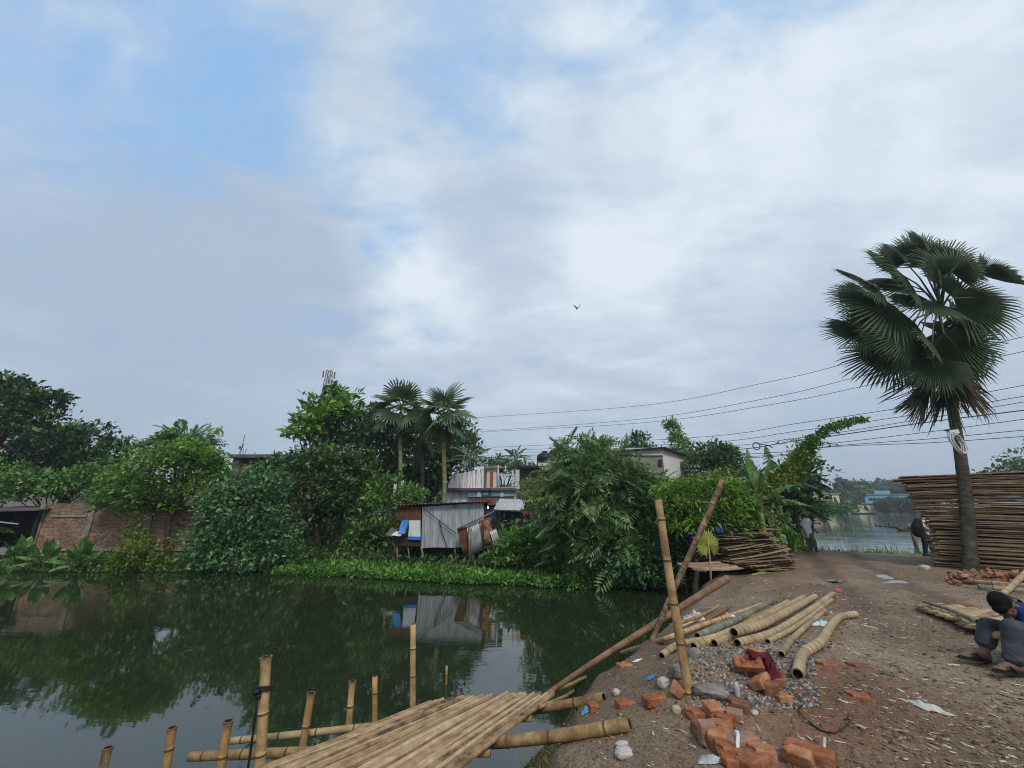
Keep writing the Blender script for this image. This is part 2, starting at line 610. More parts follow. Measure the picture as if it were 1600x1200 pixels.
def ground_material():
    m = bpy.data.materials.new('trodden_earth')
    m.use_nodes = True
    N, L = m.node_tree.nodes, m.node_tree.links
    b = N['Principled BSDF']
    tc = N.new('ShaderNodeTexCoord')

    def noise(scale, detail=8, rough=0.6, st=None, rot=0.0):
        n = N.new('ShaderNodeTexNoise')
        n.inputs['Scale'].default_value = scale
        n.inputs['Detail'].default_value = detail
        n.inputs['Roughness'].default_value = rough
        if st:
            mp = N.new('ShaderNodeMapping')
            mp.inputs['Rotation'].default_value = (0, 0, rot)
            mp.inputs['Scale'].default_value = st
            L.new(tc.outputs['Object'], mp.inputs['Vector'])
            L.new(mp.outputs[0], n.inputs['Vector'])
        else:
            L.new(tc.outputs['Object'], n.inputs['Vector'])
        return n.outputs['Fac']

    def ramp(f, stops):
        r = N.new('ShaderNodeValToRGB')
        e = r.color_ramp.elements
        e[0].position, e[0].color = stops[0][0], (*stops[0][1], 1)
        e[1].position, e[1].color = stops[-1][0], (*stops[-1][1], 1)
        for p, c in stops[1:-1]:
            q = e.new(p)
            q.color = (*c, 1)
        L.new(f, r.inputs['Fac'])
        return r.outputs['Color']

    def mix(f, a, b_, mode='MIX'):
        x = N.new('ShaderNodeMix')
        x.data_type = 'RGBA'
        x.blend_type = mode
        for s, v in (('Factor', f), ('A', a), ('B', b_)):
            if isinstance(v, (int, float)):
                x.inputs[s].default_value = v
            elif isinstance(v, tuple):
                x.inputs[s].default_value = (*v, 1)
            else:
                L.new(v, x.inputs[s])
        return x.outputs['Result']

    def at(cx, cy, r, k=1.0):
        vm = N.new('ShaderNodeVectorMath')
        vm.operation = 'DISTANCE'
        L.new(tc.outputs['Object'], vm.inputs[0])
        vm.inputs[1].default_value = (cx, cy, -0.05)
        mr = N.new('ShaderNodeMapRange')
        mr.interpolation_type = 'SMOOTHSTEP'
        L.new(vm.outputs['Value'], mr.inputs['Value'])
        mr.inputs['From Min'].default_value = r * 0.2
        mr.inputs['From Max'].default_value = r
        mr.inputs['To Min'].default_value = k
        mr.inputs['To Max'].default_value = 0
        return mr.outputs['Result']

    def mul(a, b_):
        x = N.new('ShaderNodeMath')
        x.operation = 'MULTIPLY'
        L.new(a, x.inputs[0])
        L.new(b_, x.inputs[1])
        return x.outputs[0]
    base = ramp(noise(0.9, 12, 0.7), [(0.3, (0.125, 0.085, 0.052)), (0.45, (0.215, 0.157, 0.10)), (0.58, (0.265, 0.20, 0.132)), (0.72, (0.34, 0.27, 0.19))])
    grit = ramp(noise(38, 6, 0.7), [(0.32, (0.45, 0.42, 0.4)), (0.5, (0.95, 0.95, 0.95)), (0.7, (1.5, 1.48, 1.42))])
    c = mix(1.0, base, grit, 'MULTIPLY')
    damp = ramp(noise(0.42, 5, 0.6), [(0.40, (0.62, 0.58, 0.55)), (0.56, (1, 1, 1))])
    c = mix(1.0, c, damp, 'MULTIPLY')
    # brick dust trodden into the earth
    dn = ramp(noise(2.2, 8, 0.7), [(0.38, (0, 0, 0)), (0.62, (1, 1, 1))])
    for (px, py, r, k) in ((1240, 1075, 0.9, 0.75), (1300, 1130, 0.8, 0.6), (1310, 1050, 0.7, 0.5), (1450, 1105, 0.5, 0.4), (1215, 1170, 0.7, 0.3), (940, 1020, 0.8, 0.6), (1160, 960, 1.3, 0.25)):
        q = G(px, py)
        c = mix(mul(at(q.x, q.y, r, k), dn), c, (0.20, 0.085, 0.045))
    # the road is redder and damper
    sep = N.new('ShaderNodeSeparateXYZ')
    L.new(tc.outputs['Object'], sep.inputs[0])
    mr = N.new('ShaderNodeMapRange')
    mr.interpolation_type = 'SMOOTHSTEP'
    L.new(sep.outputs['Y'], mr.inputs['Value'])
    mr.inputs['From Min'].default_value = 6
    mr.inputs['From Max'].default_value = 12
    mr.inputs['To Max'].default_value = 0.5
    c = mix(mr.outputs['Result'], c, mix(1.0, (0.185, 0.122, 0.083), grit, 'MULTIPLY'))
    # dark, soaked mud of the banks (a matter of height above the water)
    mz = N.new('ShaderNodeMapRange')
    mz.interpolation_type = 'SMOOTHSTEP'
    mz.inputs['From Min'].default_value = -0.16
    mz.inputs['From Max'].default_value = -0.48
    mz.inputs['To Min'].default_value = 0.0
    mz.inputs['To Max'].default_value = 0.85
    ym = N.new('ShaderNodeMapRange')
    L.new(sep.outputs['Y'], ym.inputs['Value'])
    ym.inputs['From Min'].default_value = 6.0
    ym.inputs['From Max'].default_value = 9.0
    ym.inputs['To Min'].default_value = 0.0
    ym.inputs['To Max'].default_value = 0.45
    zs = N.new('ShaderNodeMath')
    L.new(sep.outputs['Z'], zs.inputs[0])
    L.new(ym.outputs['Result'], zs.inputs[1])
    L.new(zs.outputs[0], mz.inputs['Value'])
    wet = mz.outputs['Result']
    c = mix(wet, c, mix(1.0, (0.062, 0.042, 0.031), grit, 'MULTIPLY'))
    # pale flecks of bamboo shavings trodden flat, lying mostly one way
    fl = ramp(noise(26, 3, 0.5, (0.35, 2.2, 1), 0.75), [(0.67, (0, 0, 0)), (0.72, (1, 1, 1))])
    fm = ramp(noise(0.9, 3), [(0.42, (0, 0, 0)), (0.62, (1, 1, 1))])
    c = mix(mul(fl, fm), c, (0.26, 0.22, 0.165))
    # damp, darker earth pressed into the wheel tracks
    sx = N.new('ShaderNodeMath'); sx.operation = 'MULTIPLY_ADD'
    L.new(sep.outputs['Y'], sx.inputs[0]); sx.inputs[1].default_value = -0.62
    L.new(sep.outputs['X'], sx.inputs[2])
    off = N.new('ShaderNodeMath'); off.operation = 'ADD'
    L.new(sx.outputs[0], off.inputs[0]); off.inputs[1].default_value = 0.62 * 4 - 4.3
    wob = N.new('ShaderNodeMath'); wob.operation = 'MULTIPLY_ADD'
    L.new(noise(0.8, 4), wob.inputs[0]); wob.inputs[1].default_value = 1.0
    L.new(off.outputs[0], wob.inputs[2])
    sh = N.new('ShaderNodeMath'); sh.operation = 'SUBTRACT'
    L.new(wob.outputs[0], sh.inputs[0]); sh.inputs[1].default_value = 0.5
    ab = N.new('ShaderNodeMath'); ab.operation = 'ABSOLUTE'
    L.new(sh.outputs[0], ab.inputs[0])
    d1 = N.new('ShaderNodeMath'); d1.operation = 'SUBTRACT'
    L.new(ab.outputs[0], d1.inputs[0]); d1.inputs[1].default_value = 0.75
    d2 = N.new('ShaderNodeMath'); d2.operation = 'ABSOLUTE'
    L.new(d1.outputs[0], d2.inputs[0])
    tr = N.new('ShaderNodeMapRange'); tr.interpolation_type = 'SMOOTHSTEP'
    L.new(d2.outputs[0], tr.inputs['Value'])
    tr.inputs['From Min'].default_value = 0.12; tr.inputs['From Max'].default_value = 0.42
    tr.inputs['To Min'].default_value = 0.65; tr.inputs['To Max'].default_value = 0.0
    yr = N.new('ShaderNodeMapRange'); yr.interpolation_type = 'SMOOTHSTEP'
    L.new(sep.outputs['Y'], yr.inputs['Value'])
    yr.inputs['From Min'].default_value = 4.5; yr.inputs['From Max'].default_value = 7.5
    c = mix(mul(tr.outputs['Result'], yr.outputs['Result']), c, mix(1.0, (0.095, 0.062, 0.046), grit, 'MULTIPLY'))
    L.new(c, b.inputs['Base Color'])
    rg = N.new('ShaderNodeMapRange')
    L.new(noise(1.7, 4), rg.inputs['Value'])
    rg.inputs['From Min'].default_value = 0.3
    rg.inputs['From Max'].default_value = 0.6
    rg.inputs['To Min'].default_value = 0.62
    rg.inputs['To Max'].default_value = 0.95
    L.new(rg.outputs['Result'], b.inputs['Roughness'])
    b.inputs['Specular IOR Level'].default_value = 0.3
    bp = N.new('ShaderNodeBump')
    bp.inputs['Strength'].default_value = 0.75
    bp.inputs['Distance'].default_value = 0.02
    L.new(noise(32, 10, 0.75), bp.inputs['Height'])
    L.new(bp.outputs[0], b.inputs['Normal'])
    return m


def build_ground():
    front = np.linspace(math.radians(-66), math.radians(66), 760)
    back = np.linspace(math.radians(66), math.radians(294), 70)[1:-1]
    ang = np.concatenate([front, back])
    rad = np.concatenate([[0.02], np.geomspace(0.6, 30, 430), np.geomspace(31, 6000, 110)])
    A, R = np.meshgrid(ang, rad)
    X, Y = R * np.sin(A), R * np.cos(A)
    Z = ground_z(X.ravel(), Y.ravel())
    V = np.stack([X.ravel(), Y.ravel(), Z], 1)
    na, nr = len(ang), len(rad)
    i, j = np.meshgrid(np.arange(nr - 1), np.arange(na), indexing='ij')
    j2 = (j + 1) % na
    F = np.stack([i * na + j, (i + 1) * na + j, (i + 1) * na + j2, i * na + j2], -1).reshape(-1, 4)[:, ::-1]
    o = mesh_np('ground', V, F, ground_material(), smooth=True)
    return tag(o, kind='structure')


def water_material(name, base, bump, scale, stretch, spec=0.5, rough=0.03, ior=1.36, det=3):
    m = bpy.data.materials.new(name)
    m.use_nodes = True
    N, L = m.node_tree.nodes, m.node_tree.links
    b = N['Principled BSDF']
    b.inputs['Base Color'].default_value = (*base, 1)
    b.inputs['Roughness'].default_value = rough
    b.inputs['IOR'].default_value = ior
    b.inputs['Specular IOR Level'].default_value = spec
    tc = N.new('ShaderNodeTexCoord')
    mp = N.new('ShaderNodeMapping')
    mp.inputs['Scale'].default_value = stretch
    mp.inputs['Rotation'].default_value = (0, 0, 0.25)
    L.new(tc.outputs['Object'], mp.inputs['Vector'])
    n = N.new('ShaderNodeTexNoise')
    n.inputs['Scale'].default_value = scale
    n.inputs['Detail'].default_value = det
    n.inputs['Roughness'].default_value = 0.45
    L.new(mp.outputs[0], n.inputs['Vector'])
    n2 = N.new('ShaderNodeTexNoise')
    n2.inputs['Scale'].default_value = 0.22
    L.new(tc.outputs['Object'], n2.inputs['Vector'])
    mr = N.new('ShaderNodeMapRange')
    L.new(n2.outputs['Fac'], mr.inputs['Value'])
    mr.inputs['From Min'].default_value = 0.4
    mr.inputs['From Max'].default_value = 0.65
    mr.inputs['To Min'].default_value = bump * 0.35
    mr.inputs['To Max'].default_value = bump
    bp = N.new('ShaderNodeBump')
    bp.inputs['Distance'].default_value = 0.05
    L.new(mr.outputs['Result'], bp.inputs['Strength'])
    L.new(n.outputs['Fac'], bp.inputs['Height'])
    L.new(bp.outputs[0], b.inputs['Normal'])
    return m


build_ground()


def flat_poly(name, pts, z, mat):
    mb = MB()
    mb.add([(x, y, z) for x, y in pts], [tuple(range(len(pts)))])
    o = mb.build(name, mat)
    if o.data.polygons[0].normal.z < 0:
        o.data.flip_normals()
    return tag(o, kind='structure')


def grow(poly, d):
    c = poly.mean(0)
    v = poly - c
    return c + v * (1 + d / np.linalg.norm(v, axis=1, keepdims=True))


flat_poly('pond_water', grow(POND, 1.6), WATER, water_material('pond_water', (0.017, 0.026, 0.012), 0.036, 3.2, (0.8, 2.0, 1), ior=1.8))
flat_poly('lake_water', grow(LAKE, 2.5), WATER, water_material('lake_water', (0.10, 0.118, 0.118), 0.5, 1.4, (0.3, 1.5, 1), rough=0.05, ior=1.7))
_pm = water_material('puddle_water', (0.16, 0.125, 0.095), 0.01, 5, (1, 1, 1))
for (qx, qy, qa, qb) in PUDDLES:
    zs = ground_z(np.array([qx + qa * .75 * math.cos(a) for a in np.linspace(0, 6.28, 12)]), np.array([qy + qb * .75 * math.sin(a) for a in np.linspace(0, 6.28, 12)]))
    ring = [(qx + qa * 1.1 * math.cos(a), qy + qb * 1.1 * math.sin(a)) for a in np.linspace(0, 2 * math.pi, 24, endpoint=False)]
    flat_poly('puddle', ring, float(np.percentile(zs, 30)) - 0.004, _pm)
# ------------------------------------------------------------------ plants: builders
OVAL_V = [(0, 0, 0), (-.26, .45, .06), (.26, .45, .06), (0, 1, -.12)]
OVAL_F = [(0, 3, 1), (0, 2, 3)]
SLIM_V = [(0, 0, 0), (-.13, .45, .04), (.13, .45, .04), (0, 1, -.16)]


def pinnate_template(pairs=7, leaf=0.30):
    V, F = [], []
    for i in range(pairs):
        y = 0.12 + 0.80 * i / (pairs - 1)
        z = -0.25 * y * y
        ln = leaf * (0.75 + 0.5 * math.sin(math.pi * (i + .6) / pairs))
        for s in (-1, 1):
            b = len(V)
            w = ln * .2
            V += [(0, y, z), (s * ln * .5, y + .22 * ln - w, z - .02), (s * ln, y + .42 * ln, z - .10), (s * ln * .5, y + .22 * ln + w, z - .02)]
            F.append((b, b + 1, b + 2, b + 3) if s > 0 else (b, b + 3, b + 2, b + 1))
    b = len(V)
    V += [(0, .92, -.21), (.06, 1.05, -.27), (0, 1.25, -.36), (-.06, 1.05, -.27)]
    F.append((b, b + 1, b + 2, b + 3))
    return V, F


PIN_V, PIN_F = pinnate_template()
# a spray: five leaves on a twig end
SPRAY_V, SPRAY_F = [], []
for _k in range(6):
    _a = _k * 2.4
    _c, _s = math.cos(_a), math.sin(_a)
    _t = .15 + .13 * _k
    _b = len(SPRAY_V)
    _dx, _dz = .55 * _c, .4 * _s
    for (x, y, z) in [(0, 0, 0), (-.13, .28, .03), (.13, .28, .03), (0, .62, -.08)]:
        SPRAY_V.append((x + _dx * y * 1.3, _t + y * .75, z + _dz * y * 1.3))
    SPRAY_F += [(_b, _b + 3, _b + 1), (_b, _b + 2, _b + 3)]


def unit(n):
    v = RNG.normal(size=(n, 3))
    return v / np.linalg.norm(v, axis=1, keepdims=True)


def crown_points(lobes, n, clump=12, spread=0.22, shell=0.55, low=-0.6):
    """points, outward directions: leaf clumps spread through the outer part of the lobes; lobes are (centre, (rx, ry, rz))"""
    wts = np.array([max(l[1][0] * l[1][1], l[1][0] * l[1][2], l[1][1] * l[1][2]) for l in lobes])
    wts = wts / wts.sum()
    nc = max(1, n // clump)
    which = RNG.choice(len(lobes), nc, p=wts)
    C = np.array([tuple(l[0]) for l in lobes])[which]
    Rr = np.array([l[1] for l in lobes])[which]
    d = unit(nc)
    d[:, 2] = np.where(d[:, 2] < low, -d[:, 2], d[:, 2])
    r = shell + (1.06 - shell) * RNG.random(nc) ** 0.6
    r *= np.where((RNG.random(nc) < .12) & (d[:, 2] > 0), RNG.uniform(1.05, 1.28, nc), 1)
    # ragged outline: some boughs reach out, some stay short
    r *= 0.86 + 0.24 * fbm2(d[:, 0] * 3 + C[:, 0], d[:, 2] * 3 + C[:, 2] + d[:, 1], 1.0, 2, 21) + 0.12 * RNG.random(nc)
    cp = C + d * Rr * r[:, None]
    k = np.repeat(np.arange(nc), clump)
    off = RNG.normal(size=(len(k), 3)) * (spread * Rr[k].mean(1, keepdims=True)) * np.array([1, 1, .6])
    return cp[k] + off, d[k] * Rr[k] / Rr[k].max(1, keepdims=True), cp


def leaves(name, pts, out, size, mat, tv=OVAL_V, tf=OVAL_F, droop=0.25, var=0.45, up=0.35, parent=None, jit=0.8):
    n = len(pts)
    f = out + RNG.normal(size=(n, 3)) * jit + np.array([0, 0, up - droop])
    u = RNG.normal(size=(n, 3)) * 0.55 + np.array([0, 0, 1.0])
    s = size * (1 + var * RNG.normal(size=n)).clip(.45, 1.9)
    V, F = scatter(tv, tf, pts, f, u, s)
    return mesh_np(name, V, F, mat, parent)


def limbs(mb, base, tips, r0, n=9, fork=0.45, wob=0.12):
    """trunk from base to the fork and tapering limbs to tips"""
    base = Vector(base)
    cen = sum((Vector(t) for t in tips), Vector()) / len(tips)
    top = base.lerp(cen, fork)
    top.x = base.x + (cen.x - base.x) * fork * .6
    path, rad = [], []
    for i in range(6):
        t = i / 5
        p = base.lerp(top, t)
        p += Vector((random.uniform(-1, 1), random.uniform(-1, 1), 0)) * wob * (0 if i in (0,) else 1) * (top - base).length * .25
        path.append(p)
        rad.append(r0 * (1.35 - .35 * min(1, t * 4)) * (1 - .38 * t) if t < .25 else r0 * (1 - .38 * t))
    mb.tube(path, rad, 9)
    for t in random.sample(list(tips), min(n, len(tips))):
        t = Vector(t)
        s0 = path[-1] if random.random() < .7 else path[-2]
        mid = s0.lerp(t, .5) + Vector((random.uniform(-.12, .12), random.uniform(-.12, .12), .12)) * (t - s0).length
        mb.tube([s0, s0.lerp(mid, .55), mid, mid.lerp(t, .5), t], [r0 * .5, r0 * .42, r0 * .3, r0 * .18, r0 * .05], 6)


def plant(name, label, cat, Y, lobes, n, size, mat, base=None, r0=0.14, tv=OVAL_V, tf=OVAL_F, clump=12, spread=.2, shell=.5, bark='bark', depth=.85, group=None, droop=.25, low=-.6, gold=None, jit=.8, up=.35, fork=.45, stem='trunk', dY=None):
    """lobes: (px, py, rx, ry) of the photograph, or with a fifth value: metres nearer(-) / farther(+)"""
    L3 = []
    for l in lobes:
        y = Y + (l[4] if len(l) > 4 else 0)
        k = PX(1, l[0], l[1], y)
        rx, rz = l[2] * k, l[3] * k
        L3.append((P(l[0], l[1], y), (rx, depth * (rx * .6 + rz * .4), rz)))
    for c0, r0_ in list(L3):
        for k in range(3):
            a = random.uniform(0, 6.283)
            z = random.uniform(-.35, .9)
            w = math.sqrt(max(0, 1 - z * z))
            q = random.uniform(.32, .5)
            L3.append((c0 + Vector((math.cos(a) * w * r0_[0], math.sin(a) * w * r0_[1], z * r0_[2])) * .78, (r0_[0] * q, r0_[1] * q, r0_[2] * q)))
    if base is None:
        c = sum((l[0] for l in L3), Vector()) / len(L3)
        bx, by = c.x, c.y
    else:
        q = P(base[0], base[1], Y)
        bx, by = q.x, q.y
    bz = gz(bx, by) - 0.05
    root = empty(name, (bx, by, bz), label, cat, group)
    pts, out, cp = crown_points(L3, n, clump, spread, shell, low)
    leaves('crown', pts, out, size, M[mat], tv, tf, droop, parent=root, jit=jit, up=up)
    if gold:
        k = RNG.random(len(pts)) < gold
        tag(leaves('blossom', pts[k][::2], out[k][::2], size * .8, M['leaf_gold'], parent=root), kind='stuff')
    mb = MB()
    limbs(mb, (bx, by, bz), [tuple(c) for c in cp[:: max(1, len(cp) // 40)]], r0, 12, fork)
    mb.build(stem, M[bark], root, smooth=True)
    return root


# ---- fan palms
def fan_leaf(mb_v, mb_f, hub, fwd, up, R, spread=250, nseg=38, droop=0.25, split=.42, cup=.18, rag=.12):
    f = Vector(fwd).normalized()
    r = f.cross(Vector(up))
    r = r.normalized() if r.length > 1e-3 else f.orthogonal().normalized()
    u = r.cross(f)
    hub = Vector(hub)
    da = math.radians(spread) / nseg

    def pt(a, rad, lift):
        x, y = math.sin(a) * rad, math.cos(a) * rad
        z = lift - droop * (rad / R) ** 2 * R * (.35 + .65 * max(0, math.cos(a))) - cup * abs(x)
        return hub + r * x + f * y + u * z
    b0 = len(mb_v)
    mb_v.append(hub)
    for i in range(nseg):
        a = -math.radians(spread) / 2 + da * (i + .5)
        shape = (.70 + .30 * math.cos(a * .62)) * (1 + random.uniform(-rag, rag * .4))
        s = R * split * (.8 + .2 * math.cos(a * .6))
        h = R * .03
        b = len(mb_v)
        j = random.uniform(-.2, .2) * da
        mb_v += [pt(a - da * .5, s, -h), pt(a, s, h), pt(a + da * .5, s, -h), pt(a - da * .21 + j, R * shape * .84, -h * .3), pt(a + da * .21 + j, R * shape * .84, -h * .3),
                 pt(a + j * 1.6, R * shape, -R * random.uniform(0, .09))]
        mb_f += [(b0, b + 1, b), (b0, b + 2, b + 1), (b, b + 1, b + 3), (b + 1, b + 4, b + 3), (b + 1, b + 2, b + 4), (b + 3, b + 4, b + 5)]


def frond(name, root, start, hub, fwd, up, R, mat, pr=.02, sag=.12, **kw):
    V, F = [], []
    fan_leaf(V, F, hub, fwd, up, R, **kw)
    mb = MB()
    mb.v, mb.f, mb.m = [tuple(v) for v in V], F, [0] * len(F)
    mb.mi = 1
    start, hub = Vector(start), Vector(hub)
    mid = start.lerp(hub, .5) + Vector((0, 0, sag * (hub - start).length))
    mb.tube([start, start.lerp(mid, .6), mid, mid.lerp(hub, .6), hub, hub + Vector(fwd).normalized() * R * .35], [pr * 1.7, pr * 1.2, pr, pr * .8, pr * .7, pr * .2], 6)
    return mb.build(name, mat, root)


M['petiole'] = nmat('petiole', [(0.10, 0.13, 0.03), (0.22, 0.22, 0.07)], 6, 0.5)
M['petiole_green'] = nmat('petiole_green', [(0.04, 0.085, 0.025), (0.08, 0.14, 0.045)], 6, 0.5)
M['petiole_dead'] = nmat('petiole_dead', [(0.06, 0.045, 0.025), (0.13, 0.10, 0.06)], 6, 0.8)


def fan_palm(label, base, top, r0, r1, crown, n, R, pet, trunk_mat, leaf='leaf_palm_pale', group=None, nseg=26, dead=5):
    root = empty('fan_palm', base, label, 'palm tree', group)
    base, top, crown = Vector(base), Vector(top), Vector(crown)
    mb = MB()
    path = [base + Vector((0, 0, -.3))] + [base.lerp(top, t) + Vector((.12 * math.sin(3 * t), 0, 0)) for t in np.linspace(0, 1, 22)]
    rad = [r0 * 1.25] + [(r0 * (1.2 - .9 * min(t * 5, .22)) * (1 - t) + r1 * t) * (1.03 if i % 2 else .97) for i, t in enumerate(np.linspace(0, 1, 22))]
    mb.tube(path, rad, 12)
    mb.build('trunk', trunk_mat, root, smooth=True)
    for i in range(n):
        az = i * 2.399 + random.uniform(-.3, .3)
        el = math.radians(80 - 125 * (i / n) ** .9 + random.uniform(-10, 10))
        d = Vector((math.cos(az) * math.cos(el), math.sin(az) * math.cos(el), math.sin(el)))
        hub = crown + d * pet * random.uniform(.8, 1.15)
        fw = (d + Vector((0, 0, -.25)) + Vector((random.uniform(-.25, .25),) * 3)).normalized()
        up = Vector((0, 0, 1)) + d * -.3 + Vector((random.uniform(-.5, .5), random.uniform(-.5, .5), 0))
        frond('frond', root, crown, hub, fw, up, R * random.uniform(.85, 1.12), [M[leaf], M['petiole']], .022, nseg=nseg, spread=random.uniform(200, 265), droop=random.uniform(.05, .4), split=random.uniform(.3, .4), cup=random.uniform(.02, .2))
    for i in range(dead):
        az = i * 2.399 + 1
        d = Vector((math.cos(az) * .45, math.sin(az) * .45, -1)).normalized()
        frond('dead_frond', root, crown - Vector((0, 0, .1)), crown + d * pet * .8 + Vector((0, 0, -.1)), d + Vector((0, 0, -.7)), Vector((d.x, d.y, .3)), R * .8, [M['leaf_dead'], M['petiole_dead']], .02, nseg=16, spread=150, droop=.1, cup=.6, rag=.4)
    return root


# ---- coconut palms and banana plants
def feather(V, F, start, d, L, droop, pairs=26, leaf=.55, wid=.035):
    d = Vector(d).normalized()
    h = Vector((d.x, d.y, 0))
    h = h.normalized() if h.length > .05 else Vector((1, 0, 0))
    side = Vector((-h.y, h.x, 0))
    start = Vector(start)
    prev = None
    for i in range(pairs):
        t = (i + 1) / pairs
        p = start + d * L * t + Vector((0, 0, -droop * L * t * t))
        tg = (d + Vector((0, 0, -2 * droop * t))).normalized()
        ll = leaf * L / 3 * math.sin(math.pi * (.12 + .85 * t)) * random.uniform(.85, 1.1)
        if t > .14:
            for s in (-1, 1):
                tip = p + side * s * ll * .8 + tg * ll * .5 + Vector((0, 0, -ll * .5))
                mid = p + side * s * ll * .48 + tg * ll * .28 + Vector((0, 0, -ll * .1))
                b = len(V)
                V += [p, mid + tg * wid, tip, mid - tg * wid]
                F.append((b, b + 1, b + 2, b + 3))
        w = .022 * L / 3 * (1.2 - t)
        if prev is not None:
            b = len(V)
            V += [prev - side * w, prev + side * w, p + side * w, p - side * w]
            F.append((b, b + 1, b + 2, b + 3))
        prev = p


def coco_palm(label, base, crown, r, n, L, leaf, group=None, trunk='bark_pale', wid=.035, name='coconut_palm'):
    root = empty(name, base, label, 'palm tree', group)
    base, crown = Vector(base), Vector(crown)
    mb = MB()
    mb.tube([base + Vector((0, 0, -.3))] + [base.lerp(crown, t) + Vector((.25 * math.sin(2.5 * t), 0, 0)) - Vector((.25 * math.sin(2.5), 0, 0)) * t for t in np.linspace(0, 1, 9)], [r * 1.4] + [r * (1.2 - .4 * t) for t in np.linspace(0, 1, 9)], 8)
    mb.build('trunk', M[trunk], root, smooth=True)
    for i in range(n):
        az = i * 2.399 + random.uniform(-.3, .3)
        el = math.radians(72 - 95 * (i / n) + random.uniform(-8, 8))
        d = Vector((math.cos(az) * math.cos(el), math.sin(az) * math.cos(el), math.sin(el)))
        V, F = [], []
        feather(V, F, crown, d, L * random.uniform(.85, 1.1), random.uniform(.3, .55), wid=wid)
        mb = MB()
        mb.v, mb.f, mb.m = [tuple(v) for v in V], F, [0] * len(F)
        mb.build('frond', M[leaf], root)
    return root


def blade(mb, start, d, pet, L, W, droop, torn=0.0, n=16, roll=0.0, fold=.25):
    """a big leaf (banana, taro): petiole then a blade with a midrib, drooping; torn 0..1 opens gaps along the edge"""
    d = Vector(d).normalized()
    h = Vector((d.x, d.y, 0))
    h = h.normalized() if h.length > .05 else Vector((1, 0, 0))
    side0 = Vector((-h.y, h.x, 0))
    side = (Matrix.Rotation(roll, 3, d) @ side0)
    start = Vector(start)
    tot = pet + L

    def ax(s):
        t = s / tot
        return start + d * s + Vector((0, 0, -droop * tot * t * t))
    pts = [ax(pet + L * i / n) for i in range(n + 1)]
    mb.mi = 1
    mb.tube([start, ax(pet * .5), ax(pet)] + pts[2:n:3], [W * .09, W * .07, W * .06] + [W * .05 * (1 - .8 * i / max(1, len(pts[2:n:3]))) for i in range(len(pts[2:n:3]))], 5)
    mb.mi = 0
    for s in (-1, 1):
        for i in range(n):
            t0, t1 = i / n, (i + 1) / n

            def w(t):
                return W * .5 * (math.sin(math.pi * min(1, t * 1.0) ** .62) ** .75 if 0 < t < 1 else 0.02)
            tear = torn > 0 and random.random() < torn
            k = random.uniform(.75, 1.0) if torn else 1
            nrm = side.cross(d).normalized()
            dn = Vector((0, 0, -1))
            lag = (pts[i + 1] - pts[i]) * (.35 if torn else .0)
            a0, a1 = pts[i], pts[i + 1]
            sag0 = dn * (w(t0) * (fold + (random.uniform(.1, .8) if torn else 0)))
            sag1 = dn * (w(t1) * (fold + (random.uniform(.1, .8) if torn else 0)))
            o0, o1 = a0 + side * s * w(t0) * k + sag0 + lag, a1 + side * s * w(t1) * k + sag1 + lag
            if tear:
                o0 = o0.lerp(o1, .35)
            m0, m1 = a0.lerp(o0, .5) + dn * 0.0 + Vector((0, 0, w(t0) * fold * .3)), a1.lerp(o1, .5) + Vector((0, 0, w(t1) * fold * .3))
            mb.add([a0, a1, m1, m0, o1, o0], [(0, 1, 2, 3), (3, 2, 4, 5)] if s > 0 else [(3, 2, 1, 0), (5, 4, 2, 3)])


def banana(label, base, height, n, L, W, torn, mat='leaf_banana', group=None, name='banana_plant', spread=(15, 75), az0=None, stemr=.1, pet=.35, dirs=None, rib='petiole'):
    root = empty(name, base, label, 'plant', group)
    base = Vector(base)
    mb = MB()
    top = base + Vector((0, 0, height))
    mb.tube([base + Vector((0, 0, -.2)), base.lerp(top, .5), top], [stemr * 1.2, stemr, stemr * .6], 9)
    mb.build('stem', M[rib], root, smooth=True)
    items = dirs or [((az0 or 0) + i * 2.399 + random.uniform(-.3, .3), 90 - (spread[0] + (spread[1] - spread[0]) * i / max(1, n - 1)), 1.0) for i in range(n)]
    for az, el, k in items:
        el = math.radians(el)
        d = Vector((math.cos(az) * math.cos(el), math.sin(az) * math.cos(el), math.sin(el)))
        mb = MB()
        blade(mb, top - Vector((0, 0, .1)), d, pet * k, L * k * random.uniform(.85, 1.1), W * random.uniform(.85, 1.1), .15 + .4 * math.cos(el), torn, roll=random.uniform(-.5, .5))
        rough = mb.build('leaf', [M[mat], M[rib]], root, smooth=True)
    return root
# ------------------------------------------------------------------ plants along the far bank, left to right
plant('spreading_tree', 'dark tree reaching in over the left edge of the frame on long flat boughs', 'tree', 23,
      [(-40, 640, 80, 42), (20, 612, 42, 22), (62, 628, 40, 18), (88, 622, 26, 9), (45, 652, 50, 16), (-5, 600, 40, 18), (30, 670, 45, 14)], 7500, .23, 'leaf_dark', base=(-70, 800), r0=.3, spread=.2, depth=.7)
plant('leafy_tree', 'broad dark green tree behind the left end of the brick wall', 'tree', 27,
      [(75, 705, 58, 38), (135, 692, 48, 30), (182, 712, 38, 26), (60, 740, 70, 30), (150, 740, 70, 28), (20, 745, 50, 30), (100, 680, 30, 16)], 11000, .25, 'leaf_dark', base=(110, 800), r0=.26)
plant('broadleaf_shrub', 'mid green shrub leaning over the top of the brick wall near its broken end', 'shrub', 22.6,
      [(60, 765, 60, 22), (115, 762, 50, 22), (165, 752, 40, 22), (25, 750, 40, 26), (0, 770, 40, 25)], 6500, .2, 'leaf_mid', base=(90, 800), r0=.07, stem='stem')
